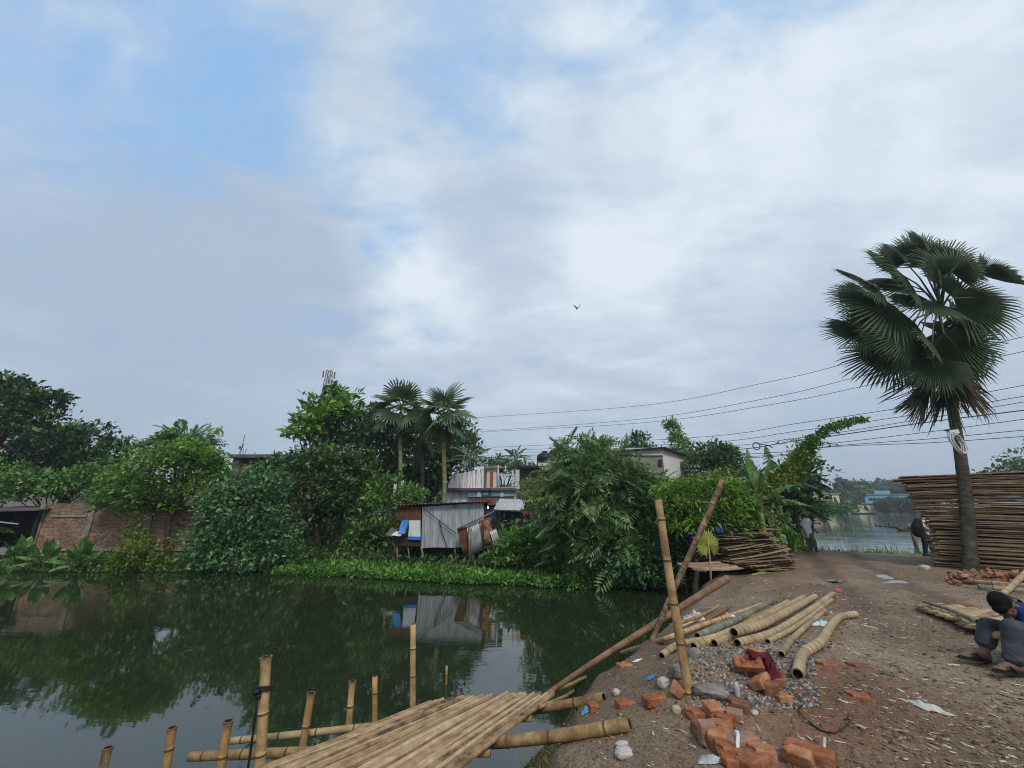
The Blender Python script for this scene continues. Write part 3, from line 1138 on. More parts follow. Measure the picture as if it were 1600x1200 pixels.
plant('flame_tree', 'feathery pale fronds of a small tree rising behind the yellow-green tree', 'tree', 23,
      [(265, 690, 34, 9), (300, 684, 32, 8), (325, 690, 22, 8), (280, 698, 30, 9)], 300, .55, 'leaf_mid', base=(285, 800), r0=.08, tv=PIN_V, tf=PIN_F, clump=3, shell=.2, jit=.6)
plant('leaning_tree', 'yellow-green spreading tree in front of the brick wall on a dark crooked trunk', 'tree', 20.2,
      [(265, 738, 72, 36), (312, 735, 42, 36), (215, 768, 60, 30), (185, 790, 34, 18), (285, 710, 45, 20), (335, 755, 22, 34), (240, 790, 40, 18), (300, 770, 45, 22)], 12500, .17, 'leaf_bright', base=(264, 850), r0=.13, gold=.0, fork=.6, low=-.35)
plant('flowering_creeper', 'yellowish creeper hanging from the right side of the yellow-green tree', 'creeper', 19.9,
      [(328, 768, 18, 18), (318, 785, 12, 10), (305, 830, 12, 10)], 700, .13, 'leaf_yellow', base=(300, 860), r0=.03, gold=.35, stem='stem')
plant('round_shrub', 'large blue-green shrub with glossy oval leaves growing right at the water', 'shrub', 19.0,
      [(385, 790, 62, 55), (408, 764, 40, 25), (340, 835, 42, 42), (425, 838, 44, 44), (380, 866, 70, 30), (325, 862, 35, 26), (440, 872, 28, 24), (352, 785, 26, 22)], 15000, .17, 'leaf_bluegreen', base=(385, 880), r0=.1, low=-.9, stem='stem')
plant('creeping_shrub', 'small yellow-green shrub below the crooked trunk, touching the water', 'shrub', 19.2,
      [(222, 866, 40, 20), (205, 882, 36, 13), (240, 886, 34, 11), (215, 838, 20, 16), (212, 812, 10, 12)], 5200, .12, 'leaf_olive', base=(222, 890), r0=.05, low=-.9, stem='stem')
plant('mango_tree', 'dense dark tree with pale-edged leaves beside the unfinished brick house', 'tree', 21.5,
      [(490, 745, 66, 44), (450, 728, 32, 20), (535, 780, 45, 50), (480, 795, 62, 40), (415, 735, 32, 12), (520, 720, 40, 26), (560, 740, 30, 34)], 13500, .19, 'leaf_dark', base=(495, 850), r0=.2, low=-.7)
plant('almond_tree', 'tall bright green tree with sparse large leaves in front of the lattice mast', 'tree', 26,
      [(510, 648, 42, 26), (485, 665, 30, 20), (538, 625, 22, 14), (520, 612, 20, 10), (495, 680, 40, 16), (540, 645, 24, 18)], 1900, .36, 'leaf_bright', base=(505, 820), r0=.16, shell=.2, spread=.3, clump=6)
plant('jackfruit_tree', 'rounded very dark tree between the bright green tree and the palms', 'tree', 28,
      [(550, 675, 42, 36), (580, 662, 34, 26), (535, 705, 50, 40), (600, 715, 60, 55), (575, 760, 60, 45)], 11500, .24, 'leaf_dark', base=(570, 830), r0=.25)
plant('rain_tree', 'big dark tree standing directly behind the three fan palms', 'tree', 31,
      [(645, 720, 58, 50), (705, 692, 40, 36), (725, 712, 24, 38), (665, 775, 60, 40), (600, 775, 50, 45), (690, 740, 45, 45)], 12000, .27, 'leaf_dark', base=(665, 830), r0=.3)
plant('weedy_shrub', 'light green shrub growing against the left side of the tin shed', 'shrub', 21,
      [(590, 800, 34, 40), (605, 770, 30, 30), (575, 840, 36, 24), (610, 840, 25, 22), (560, 855, 30, 14), (640, 790, 30, 30)], 6200, .16, 'leaf_mid', base=(590, 860), r0=.05, stem='stem')
plant('weedy_shrub', 'low leafy shrub between the leaning tin panels and the overhanging tree', 'shrub', 17.6,
      [(815, 855, 38, 24), (790, 872, 26, 14), (845, 865, 34, 20), (830, 838, 20, 14)], 4600, .14, 'leaf_weed', base=(815, 880), r0=.04, stem='stem')
plant('straggly_tree', 'thin open tree with small brownish leaves beside the blue wall', 'tree', 19,
      [(840, 770, 30, 26), (858, 790, 28, 26), (835, 800, 22, 22), (862, 760, 24, 16)], 2500, .12, 'leaf_yellow', base=(850, 850), r0=.06, shell=.2)
# the big tree hanging over the pond
plant('overhanging_tree', 'large feathery-leaved tree hanging over the pond in the middle of the bank', 'tree', 15.9,
      [(928, 738, 62, 32), (925, 775, 80, 46), (985, 768, 58, 28), (900, 812, 46, 40), (965, 825, 70, 55), (1005, 852, 50, 38), (930, 858, 60, 30), (1025, 790, 44, 46), (885, 850, 34, 26), (1012, 792, 44, 24), (915, 705, 40, 16), (940, 874, 50, 10)],
      4600, .46, 'leaf_ash', base=(985, 880), r0=.2, tv=PIN_V, tf=PIN_F, clump=5, spread=.2, shell=.45, low=-.95, jit=.7, droop=.55)
plant('broadleaf_shrub', 'dense dark shrub under the feathery tree, its leaves trailing in the water', 'shrub', 15.0,
      [(1015, 880, 44, 34), (985, 885, 50, 26), (1040, 860, 30, 40), (960, 880, 36, 24)], 5600, .15, 'leaf_bluegreen', base=(1020, 890), r0=.06, low=-.95, stem='stem')
plant('glossy_shrub', 'bright leafy mango shrub spreading over the stacked mats on the right of the bank', 'shrub', 13.6,
      [(1100, 785, 58, 28), (1140, 808, 38, 32), (1060, 775, 36, 22), (1085, 818, 50, 20), (1155, 790, 30, 20), (1120, 765, 40, 12), (1150, 832, 26, 16)], 10500, .16, 'leaf_bright', tv=SLIM_V, base=(1080, 880), r0=.09, low=-.5, stem='stem', droop=.45)
plant('rubber_tree', 'short dark tree showing just above the roof of the grey house', 'tree', 38,
      [(1000, 690, 15, 14), (995, 705, 22, 10), (1012, 703, 15, 10)], 900, .3, 'leaf_dark', base=(1000, 740), r0=.12, clump=6)
plant('bamboo_clump', 'light green bamboo clump rising behind the right end of the grey house', 'bamboo', 34,
      [(1060, 700, 16, 22), (1052, 675, 10, 16), (1046, 662, 8, 8), (1068, 722, 20, 20)], 1900, .3, 'leaf_bright', tv=SLIM_V, base=(1062, 740), r0=.05, stem='stem', clump=6)
plant('leafy_tree', 'wide dark tree to the right of the grey house, behind the brown creeper', 'tree', 27,
      [(1115, 715, 36, 22), (1095, 728, 26, 18), (1140, 728, 30, 20), (1120, 740, 50, 24)], 4600, .22, 'leaf_dark', base=(1115, 780), r0=.16)
plant('dry_creeper', 'brownish creeper mass below the wide dark tree', 'creeper', 22,
      [(1110, 755, 36, 18), (1140, 752, 26, 18), (1095, 765, 24, 12)], 2400, .14, 'leaf_yellow', base=(1115, 790), r0=.04, stem='stem')
plant('leafy_tree', 'small round tree on the skyline beside the roof tank', 'tree', 42,
      [(862, 716, 12, 8), (875, 722, 14, 8)], 500, .3, 'leaf_dark', base=(866, 745), r0=.1, clump=6)
plant('leafy_tree', 'low dark tree on the skyline right behind the stained white house', 'tree', 48,
      [(775, 722, 18, 10), (790, 735, 22, 14), (815, 738, 20, 16)], 1300, .34, 'leaf_dark', base=(785, 750), r0=.12, clump=6)

# fan palms behind the shed
M['palm_trunk_yellow'] = nmat('palm_trunk_yellow', [(0.09, 0.095, 0.04), (0.19, 0.19, 0.085), (0.27, 0.265, 0.17)], 4, .8, .3, 30, (1, 1, 3))
M['palm_trunk_grey'] = nmat('palm_trunk_grey', [(0.06, 0.055, 0.035), (0.13, 0.12, 0.08)], 4, .85, .3, 30, (1, 1, 3))
GP = 'fan palms behind the tin shed'
for (lab, bx, by, tx, ty, cx_, cy_, Y, tm, n, R) in (
        ('tallest of the palms behind the tin shed, its trunk carrying two white boards', 621, 800, 625, 680, 626, 640, 25, 'palm_trunk_yellow', 20, 1.1),
        ('shorter palm in the shade between its two neighbours behind the tin shed', 658, 800, 658, 700, 658, 676, 26, 'palm_trunk_grey', 14, 1.0),
        ('fan palm nearest the stained white house, with a bare yellow-green trunk', 692, 800, 692, 690, 694, 650, 24, 'palm_trunk_yellow', 19, 1.15)):
    b = P(bx, by, Y)
    b.z = gz(b.x, b.y)
    fan_palm(lab, b, P(tx, ty, Y), .125, .12, P(cx_, cy_, Y), n, R * 1.12, .95, M[tm], group=GP, nseg=20)
for i, px in enumerate((617, 628)):
    mb = MB()
    q = P(px, 766, 24.72)
    mb.box(q, (.17, .03, 1.15))
    mb.build('sign_board', nmat('board_white', [(.55, .56, .55), (.75, .76, .75)], 6, .6))
    tag(bpy.context.scene.objects['sign_board' if i == 0 else 'sign_board.001'], ('left' if i == 0 else 'right') + ' one of two narrow white boards tied to the tallest palm trunk', 'board')
coco_palm('thin coconut palm standing in the gap between the white house and the roof tank', (*P(806, 760, 44).xy, -.2), P(804, 716, 44), .13, 20, 2.3, 'leaf_dark')
coco_palm('coconut palm with drooping fronds at the left end of the stained white house', (*P(735, 760, 29).xy, -.2), P(733, 716, 29), .13, 16, 2.2, 'leaf_palm_pale')

# big leaf plants and bananas on the left
for lab, px, py, Y, n, L in (('clump of broad-leaved taro at the water with one bright yellow-green leaf', 122, 892, 19.0, 16, .85),
                          ('taro plant with upright dull leaves left of the bright-leaved clump', 66, 888, 19.3, 13, .75),
                          ('taro plant at the far left of the waterline in front of the dark opening', 22, 890, 19.6, 12, .8)):
    b = P(px, py, Y)
    b.z = gz(b.x, b.y)
    banana(lab, b, .2, n, L * 1.3, .40, 0.0, 'leaf_taro', name='taro_plant', spread=(5, 62), stemr=.05, pet=.55, az0=px, rib='petiole_green')
b = P(-12, 800, 21.5); b.z = gz(b.x, b.y)
banana('young banana plant at the left frame edge, its pale leaf over the dark opening', b, 1.0, 8, 1.7, .5, .1, 'leaf_banana', spread=(10, 80), az0=.4)
# bananas of the middle and right
b = P(886, 862, 16.5); b.z = gz(b.x, b.y)
banana('small banana plant with ragged hanging leaves under the feathery tree', b, .75, 8, 1.15, .34, .3, 'leaf_banana', spread=(20, 125), stemr=.07, az0=2.2)
GB = 'bananas beside the lake'
b = P(1192, 820, 15.2); b.z = gz(b.x, b.y)
banana('banana plant left of the yellow-flowered vine with tall upright leaves', b, 2.05, 11, 1.75, .5, .12, 'leaf_banana', GB, dirs=[(2.9, 45, 1), (2.5, 62, 1), (3.3, 78, 1), (1.5, 84, 1.2), (.2, 72, 1.1), (.5, 58, .9), (5.5, 50, 1), (4.4, 60, 1), (1.2, 50, 1), (3.1, 30, .9), (5.9, 28, .8)])
b = P(1222, 815, 16.6); b.z = gz(b.x, b.y)
banana('banana plant with split leaves standing against the sky behind the vine', b, 2.6, 9, 1.9, .55, .45, 'leaf_banana', GB, dirs=[(1.5, 84, 1.1), (2.8, 55, 1), (.3, 60, 1), (.1, 30, 1), (4.4, 50, 1), (3.4, 35, .9), (5.3, 40, 1), (1.0, 45, 1), (2.1, 40, 1)])
b = P(1250, 835, 19.2); b.z = gz(b.x, b.y)
banana('tattered banana plant whose leaves reach out over the lake above the walking man', b, 1.9, 16, 1.25, .46, .6, 'leaf_dark', GB, dirs=[(0.0, 55, 1), (.3, 38, 1.1), (-.3, 28, 1.1), (.1, 12, .95), (-.5, 8, .9), (.5, 2, .8), (-.8, 24, 1), (3.2, 35, 1), (2.7, 15, 1), (3.7, 10, 1), (4.4, 20, 1), (4.9, 5, .9), (1.6, 50, 1), (2.2, 60, 1)])
b = P(1216, 845, 15.6); b.z = gz(b.x, b.y)
banana('low dark banana plant just above the splayed pile of mats', b, 1.2, 12, 1.15, .42, .4, 'leaf_dark', GB, dirs=[(.2, 48, .8), (2.9, 40, 1), (3.4, 15, 1), (4.2, 25, 1), (4.6, 50, 1), (1.5, 60, 1), (3.9, -10, .8), (4.3, -5, .8), (2.4, 5, 1), (3.6, 45, .9)])
b = P(1240, 846, 17.2); b.z = gz(b.x, b.y)
plant('waterside_shrub', 'dark leafy thicket filling in behind the bananas by the lake', 'shrub', 19.8,
      [(1220, 795, 44, 46), (1195, 800, 40, 46), (1246, 770, 34, 36), (1205, 845, 34, 20), (1185, 770, 30, 30), (1262, 740, 30, 24)], 7000, .2, 'leaf_dark', base=(1215, 850), r0=.08, stem='stem')
coco_palm('short feathery palm leaning out over the lake behind the bananas', (*P(1262, 840, 19.5).xy, -.4), P(1258, 750, 19.5), .1, 18, 1.25, 'leaf_palm', wid=.05, name='feather_palm')
plant('leafy_plant', 'light green leafy plant between the mat pile and the walking man', 'plant', 16.4,
      [(1232, 850, 16, 14), (1226, 840, 12, 12), (1242, 857, 10, 7)], 600, .2, 'leaf_weed', tv=SLIM_V, base=(1232, 864), r0=.03, stem='stem', jit=.5, up=.8)

# vine climbing along the wires
def vine():
    pth = [(1165, 765), (1195, 762), (1212, 748), (1235, 738), (1248, 722), (1258, 705), (1270, 690), (1290, 672), (1310, 664), (1330, 660), (1352, 655)]
    wid = [8, 11, 12, 18, 17, 13, 8, 6, 5, 4, 2]
    Y0 = 15.4
    pts, out = [], []
    root = empty('climbing_vine', P(1205, 830, 15.4), 'yellow-flowered vine climbing from the bananas up along the overhead wires', 'vine')
    root.location.z = gz(root.location.x, root.location.y)
    for i in range(len(pth) - 1):
        for k in range(int(26 * (wid[i] + wid[i + 1]))):
            t = random.random()
            px = pth[i][0] + (pth[i + 1][0] - pth[i][0]) * t
            py = pth[i][1] + (pth[i + 1][1] - pth[i][1]) * t
            w = wid[i] + (wid[i + 1] - wid[i]) * t
            a, r = random.uniform(0, 6.28), math.sqrt(random.random()) * (1.7 if random.random() < .12 else 1.0)
            q = P(px + w * r * math.cos(a), py + w * r * math.sin(a), Y0 + i * .15 + random.uniform(-.3, .3))
            pts.append(q)
            out.append((math.cos(a), random.uniform(-1, .3), -math.sin(a)))
    for (px, py, n, ln) in ((1204, 770, 70, 55), (1208, 770, 60, 70), (1165, 765, 50, 18), (1185, 768, 50, 22), (1262, 712, 12, 30), (1258, 700, 10, 20), (1280, 690, 14, 24), (1275, 700, 10, 26), (1215, 770, 50, 30)):
        for k in range(n):
            t = random.random()
            pts.append(P(px + random.uniform(-4, 4), py + t * ln, 15.1 + random.uniform(-.15, .15)))
            out.append((random.uniform(-1, 1), -.6, -.6))
    # sprigs along the wires
    for (x0, y0, x1, y1, n) in ((1215, 690, 1260, 686, 40), (1260, 690, 1305, 692, 40), (1300, 668, 1350, 656, 30)):
        for k in range(n):
            t = random.random()
            pts.append(P(x0 + (x1 - x0) * t, y0 + (y1 - y0) * t + random.uniform(-2, 3), 15.8))
            out.append((random.uniform(-1, 1), -.6, -.6))
    pts, out = np.array([tuple(p) for p in pts]), np.array(out, float)
    px_x = pts[:, 0] / pts[:, 1]
    yel = RNG.random(len(pts)) < np.interp(px_x, [.56, .66, .75], [.6, .42, .02])
    leaves('foliage', pts[~yel], out[~yel], .115, M['leaf_bright'], parent=root)
    tag(leaves('blossom', pts[yel], out[yel], .12, M['leaf_gold'], parent=root), kind='stuff')
    mb = MB()
    for off in (0, .1, -.12):
        mb.tube([root.location + Vector((off, 0, 0))] + [P(a, b_, Y0 + i * .15) + Vector((off, 0, 0)) for i, (a, b_) in enumerate(pth)], .012, 5)
    mb.build('stem', M['bark'], root)


vine()

# ---- the near palm
def near_palm():
    Y = 13.25
    base = P(1517, 888, Y)
    base.z = gz(base.x, base.y)
    root = empty('fan_palm', base, 'tall leaning fan palm on the right with dead fronds hanging below its crown', 'palm tree')
    mb = MB()
    tr = [(1517, 905, 19), (1517, 884, 18), (1514, 850, 16), (1511, 800, 15.2), (1506, 750, 14), (1499, 700, 12.5), (1492, 660, 11.5), (1486, 620, 11), (1478, 560, 12), (1470, 500, 13)]
    path, rad = [], []
    for i in range(len(tr) - 1):
        for k in range(8):
            t = k / 8
            a, b_ = tr[i], tr[i + 1]
            q = [a[j] + (b_[j] - a[j]) * t for j in range(3)]
            path.append(P(q[0], q[1], Y))
            rad.append(PX(q[2], q[0], q[1], Y) * .56 * (1.02 if k % 3 == 0 else .985))
    mb.tube(path, rad, 18)
    m = nmat('palm_bark', [(0.028, 0.026, 0.018), (0.06, 0.055, 0.036), (0.11, 0.10, 0.075)], 5, .92, .8, 22, (1, 1, 2.2), bdist=.04)
    mb.build('trunk', m, root, smooth=True)
    # old leaf bases round the top of the trunk
    mb = MB()
    for k in range(34):
        a = k * 2.4
        t = random.random()
        c = P(1486 - 16 * t, 620 - 120 * t, Y)
        d = Vector((math.cos(a), math.sin(a), random.uniform(.3, 1.1))).normalized()
        mb.tube([c + d * .12, c + d * .3, c + d * random.uniform(.42, .6)], [.05, .04, .018], 5)
    mb.build('leaf_bases', M['petiole_dead'], root)
    cr = P(1468, 478, Y)
    # hub pixel, way the fan points (degrees, 90 = up), radius in pixels, depth offset, facing
    fr = [(1402, 425, 112, 68, .3, 0), (1432, 405, 98, 62, .7, 1), (1470, 415, 62, 66, .2, 0), (1452, 400, 80, 60, 1.0, 1), (1492, 410, 38, 68, .4, 0), (1350, 440, 150, 52, -.3, 1), (1360, 462, 178, 62, .5, 0),
          (1395, 476, 190, 92, -.6, 0), (1352, 512, 216, 66, -.2, 1), (1490, 466, -4, 90, -.7, 0), (1492, 482, -30, 84, -.2, 1), (1488, 508, -50, 96, .3, 0), (1496, 530, -64, 84, .7, 1), (1420, 520, 248, 70, -.9, 0),
          (1440, 520, 275, 66, -1.0, 1), (1395, 542, 232, 78, .1, 0), (1412, 548, 240, 74, .8, 1), (1526, 429, 17, 104, .2, 0), (1430, 455, 140, 62, -1.1, 0), (1470, 445, 90, 60, -1.0, 1), (1450, 470, 200, 60, -1.2, 0),
          (1420, 445, 160, 66, .9, 1), (1484, 440, 60, 60, .9, 0), (1475, 520, 285, 74, -.6, 1), (1460, 540, 262, 76, .6, 0), (1380, 500, 205, 70, 1.0, 0), (1480, 545, -80, 84, -.2, 0), (1372, 452, 165, 50, -.8, 0), (1415, 410, 122, 52, -.5, 0), (1450, 392, 95, 50, -.2, 0), (1486, 425, 48, 56, -.6, 0), (1368, 485, 198, 55, .2, 0), (1500, 495, -20, 70, 1.0, 0), (1455, 560, 258, 60, -1.1, 0), (1400, 520, 222, 62, -.7, 0)]
    for (hx, hy, dg, R, dy, fc) in fr:
        hub = P(hx, hy, Y + dy)
        a = math.radians(dg)
        f = Vector((math.cos(a), dy * .25 + random.uniform(-.15, .15), math.sin(a)))
        up = Vector((random.uniform(-.55, .55), -1.0 if fc == 0 else -.55, .45 + random.uniform(-.2, .3)))
        if hx == 1526:
            up = Vector((-.25, -1, .25))
        frond('frond', root, cr + Vector((random.uniform(-.1, .1), 0, random.uniform(-.25, .1))), hub, f, up, PX(R, hx, hy, Y), [M['leaf_palm'], M['petiole'] if hx in (1490, 1470) else M['leaf_palm']], .024, nseg=random.randint(36, 44), spread=random.uniform(150, 215) if hx != 1526 else 62, droop=random.uniform(.04, .2), split=random.uniform(.36, .48), cup=random.uniform(.02, .22))
    for k in range(22):
        dg = 270 + random.uniform(-48, 48)
        hx, hy, dy = 1474 + (dg - 270) * .5 + random.uniform(-6, 6), random.uniform(560, 610), random.uniform(-.7, .6)
        a = math.radians(dg)
        f = Vector((math.cos(a), random.uniform(-.3, .3), math.sin(a)))
        frond('dead_frond', root, P(1474, 545, Y), P(hx, hy, Y + dy), f, Vector((random.uniform(-.9, .9), -1, .15)), PX(random.uniform(52, 78), hx, hy, Y), [M['leaf_dead'] if k % 3 else M['leaf_palm'], M['petiole_dead']], .02, nseg=16, spread=random.uniform(38, 75), droop=.05, cup=.5, rag=.6, split=.34)


near_palm()

# ---- bank weeds and grass (nobody could count them)
def strip(name, region, n, size, mat, tv=OVAL_V, tf=OVAL_F, up=.9, jit=.7, lift=.05, hgt=.15):
    pts = []
    while len(pts) < n:
        k = n * 3
        x = RNG.uniform(region[0], region[1], k)
        y = RNG.uniform(region[2], region[3], k)
        z = ground_z(x, y, False)
        ok = region[4](x, y, z)
        pts += list(zip(x[ok], y[ok], np.maximum(z[ok], WATER) + lift + RNG.random(ok.sum()) ** 2 * hgt))
    pts = np.array(pts[:n])
    o = leaves(name, pts, RNG.normal(size=(n, 3)) * .3, size, M[mat], tv, tf, up=up, jit=jit, droop=0)
    return tag(o, kind='stuff')


tag(strip('bank_weeds', (-11, 6.3, 15.0, 19.9, lambda x, y, z: (poly_sd(POND, x, y) > -1.1 + .5 * fbm2(x, y, .8, 2, 31)) & (poly_sd(POND, x, y) < .9) & (x > -9.6)), 26000, .13, 'leaf_weed', hgt=.25, lift=.02), 'bright green weeds growing thickly along the waterline below the shed', 'weeds')
tag(strip('bank_weeds', (-24, -9, 18, 21, lambda x, y, z: (poly_sd(POND, x, y) > -.25) & (poly_sd(POND, x, y) < 1.9)), 9000, .12, 'leaf_mid', hgt=.2, lift=.02), 'darker green weeds at the water below the brick wall', 'weeds')
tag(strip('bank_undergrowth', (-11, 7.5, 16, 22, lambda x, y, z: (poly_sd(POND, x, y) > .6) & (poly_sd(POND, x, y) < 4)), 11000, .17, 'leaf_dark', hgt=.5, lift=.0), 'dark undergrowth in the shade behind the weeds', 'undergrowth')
GRASS_V = [(-.04, 0, 0), (.04, 0, 0), (.025, .55, -.06), (-.025, .55, -.06), (0, 1, -.28)]
GRASS_F = [(0, 1, 2), (0, 2, 3), (3, 2, 4)]
tag(strip('lake_grass', (9, 34, 18.6, 24, lambda x, y, z: (poly_sd(LAKE, x, y) > -.3) & (poly_sd(LAKE, x, y) < 2.3 - .04 * (x - 12)) & (y > 18.9 + .04 * (x - 13))), 14000, .30, 'leaf_weed', GRASS_V, GRASS_F, up=1.0, jit=.5, hgt=.02, lift=0), 'long green grass on the edge of the lake beyond the road', 'grass')

tag(strip('bank_grass', (-.1, 1.0, 3.1, 5.0, lambda x, y, z: (poly_sd(POND, x, y) > .15) & (poly_sd(POND, x, y) < .95) & (fbm2(x, y, 2.2, 3, 77) > .05)), 700, .055, 'leaf_olive', GRASS_V, GRASS_F, up=.9, jit=.7, hgt=.004, lift=0), 'short olive grass tufts on the steep edge of the near bank', 'grass')
# ------------------------------------------------------------------ walls, buildings and sheds
def brick_mat(name, c1, c2, mortar, scale=1.0, stain=(0.10, 0.09, 0.05), st=.5):
    m = bpy.data.materials.new(name)
    m.use_nodes = True
    N, L = m.node_tree.nodes, m.node_tree.links
    b = N['Principled BSDF']
    tc = N.new('ShaderNodeTexCoord')
    sp = N.new('ShaderNodeSeparateXYZ')
    L.new(tc.outputs['Object'], sp.inputs[0])
    cb = N.new('ShaderNodeCombineXYZ')
    L.new(sp.outputs['X'], cb.inputs['X'])
    L.new(sp.outputs['Z'], cb.inputs['Y'])
    br = N.new('ShaderNodeTexBrick')
    br.inputs['Color1'].default_value = (*c1, 1)
    br.inputs['Color2'].default_value = (*c2, 1)
    br.inputs['Mortar'].default_value = (*mortar, 1)
    br.inputs['Scale'].default_value = scale
    br.inputs['Brick Width'].default_value = .25
    br.inputs['Row Height'].default_value = .085
    br.inputs['Mortar Size'].default_value = .012
    br.inputs['Bias'].default_value = -.1
    L.new(cb.outputs[0], br.inputs['Vector'])
    n = N.new('ShaderNodeTexNoise')
    n.inputs['Scale'].default_value = 1.1
    n.inputs['Detail'].default_value = 8
    n.inputs['Roughness'].default_value = .7
    L.new(tc.outputs['Object'], n.inputs['Vector'])
    mr = N.new('ShaderNodeMapRange')
    L.new(n.outputs['Fac'], mr.inputs['Value'])
    mr.inputs['From Min'].default_value = .38
    mr.inputs['From Max'].default_value = .66
    mr.inputs['To Max'].default_value = st * 1.6
    mx = N.new('ShaderNodeMix')
    mx.data_type = 'RGBA'
    L.new(mr.outputs['Result'], mx.inputs['Factor'])
    L.new(br.outputs['Color'], mx.inputs['A'])
    mx.inputs['B'].default_value = (*stain, 1)
    n3 = N.new('ShaderNodeTexNoise')
    n3.inputs['Scale'].default_value = 9
    n3.inputs['Detail'].default_value = 5
    L.new(tc.outputs['Object'], n3.inputs['Vector'])
    cr = N.new('ShaderNodeValToRGB')
    cr.color_ramp.elements[0].position, cr.color_ramp.elements[0].color = .3, (.5, .5, .5, 1)
    cr.color_ramp.elements[1].position, cr.color_ramp.elements[1].color = .7, (1.35, 1.3, 1.25, 1)
    L.new(n3.outputs['Fac'], cr.inputs['Fac'])
    m2 = N.new('ShaderNodeMix')
    m2.data_type = 'RGBA'
    m2.blend_type = 'MULTIPLY'
    m2.inputs['Factor'].default_value = 1
    L.new(mx.outputs['Result'], m2.inputs['A'])
    L.new(cr.outputs['Color'], m2.inputs['B'])
    L.new(m2.outputs['Result'], b.inputs['Base Color'])
    b.inputs['Roughness'].default_value = .92
    bp = N.new('ShaderNodeBump')
    bp.inputs['Strength'].default_value = .5
    bp.inputs['Distance'].default_value = .015
    L.new(br.outputs['Fac'], bp.inputs['Height'])
    bp.invert = True
    L.new(bp.outputs[0], b.inputs['Normal'])
    return m


M['brick_wall'] = brick_mat('old_brick', (0.20, 0.075, 0.045), (0.38, 0.20, 0.125), (0.27, 0.23, 0.18), st=.5, stain=(.07,.06,.04))
M['brick_new'] = brick_mat('raw_brick', (0.15, 0.09, 0.06), (0.19, 0.12, 0.08), (0.14, 0.12, 0.10), stain=(0.06, 0.055, 0.05), st=.45)
M['concrete'] = nmat('concrete', [(0.10, 0.095, 0.085), (0.20, 0.19, 0.17), (0.28, 0.27, 0.25)], 3, .9, .25, 30)
M['concrete_warm'] = nmat('mossy_concrete', [(0.10, 0.085, 0.06), (0.19, 0.16, 0.12), (0.30, 0.26, 0.21)], 5, .9, .3, 30)
M['concrete_dark'] = nmat('concrete_dark', [(0.045, 0.043, 0.04), (0.10, 0.095, 0.09), (0.14, 0.135, 0.125)], 2.2, .9, .2, 25, (1, 1, .4))
M['plaster_white'] = nmat('plaster_stained', [(0.07, 0.06, 0.06), (0.55, 0.51, 0.53), (0.76, 0.72, 0.74)], 4.0, .9, .15, 25, (2.2, 1, .16), lo=.36, hi=.52)
M['plaster_clean'] = nmat('plaster_pale', [(0.42, 0.40, 0.34), (0.56, 0.54, 0.47)], 2, .9, .1, 25, (1, 1, .4))
M['tin'] = nmat('galvanised_tin', [(0.24, 0.255, 0.265), (0.36, 0.38, 0.395), (0.46, 0.48, 0.50)], 2.6, .5, .05, 20, (2, 2, .5), metallic=.35, rvar=.1)
M['tin_pale'] = nmat('pale_tin', [(0.30, 0.32, 0.33), (0.46, 0.48, 0.48)], 3, .5, 0, metallic=.2)
M['rust'] = nmat('rusty_tin', [(0.045, 0.022, 0.016), (0.10, 0.04, 0.024), (0.17, 0.07, 0.035)], 3.5, .85, .2, 25)
M['rust_patchy'] = nmat('patchy_rusty_tin', [(0.06, 0.026, 0.016), (0.13, 0.05, 0.026), (0.30, 0.18, 0.09), (0.33, 0.32, 0.30)], 3.2, .75, .2, 25, lo=.34, hi=.68)
M['wood_grey'] = nmat('grey_wood', [(0.07, 0.06, 0.045), (0.16, 0.14, 0.11), (0.25, 0.22, 0.17)], 6, .85, .3, 30, (3, 3, .5))
M['wood_brown'] = nmat('brown_board', [(0.025, 0.016, 0.011), (0.06, 0.035, 0.024)], 5, .85, .2, 30, (1, 1, 3))
M['blue_plastic'] = nmat('blue_plastic', [(0.015, 0.12, 0.38), (0.03, 0.20, 0.52)], 4, .45)
M['white_sheet'] = nmat('white_sheet', [(0.48, 0.50, 0.50), (0.62, 0.64, 0.64)], 4, .6)
M['blue_paint'] = nmat('blue_paint', [(0.02, 0.022, 0.06), (0.035, 0.04, 0.10)], 3, .8)
M['black'] = nmat('black_plastic', [(0.008, 0.008, 0.009), (0.02, 0.02, 0.022)], 5, .45)
M['iron'] = nmat('iron', [(0.03, 0.028, 0.027), (0.08, 0.065, 0.055)], 8, .7, metallic=.4)


def wall_box(mb, a, b, z0, z1, th):
    """wall from a to b (xy), thickness th to the far side"""
    a, b = Vector((*a, 0)), Vector((*b, 0))
    d = (b - a).normalized()
    n = Vector((-d.y, d.x, 0)) * th
    vs = [(a.x, a.y, z0), (b.x, b.y, z0), (b.x + n.x, b.y + n.y, z0), (a.x + n.x, a.y + n.y, z0)]
    vs += [(x, y, z1) for x, y, _ in vs]
    mb.add(vs, [(0, 3, 2, 1), (4, 5, 6, 7), (0, 1, 5, 4), (1, 2, 6, 5), (2, 3, 7, 6), (3, 0, 4, 7)])


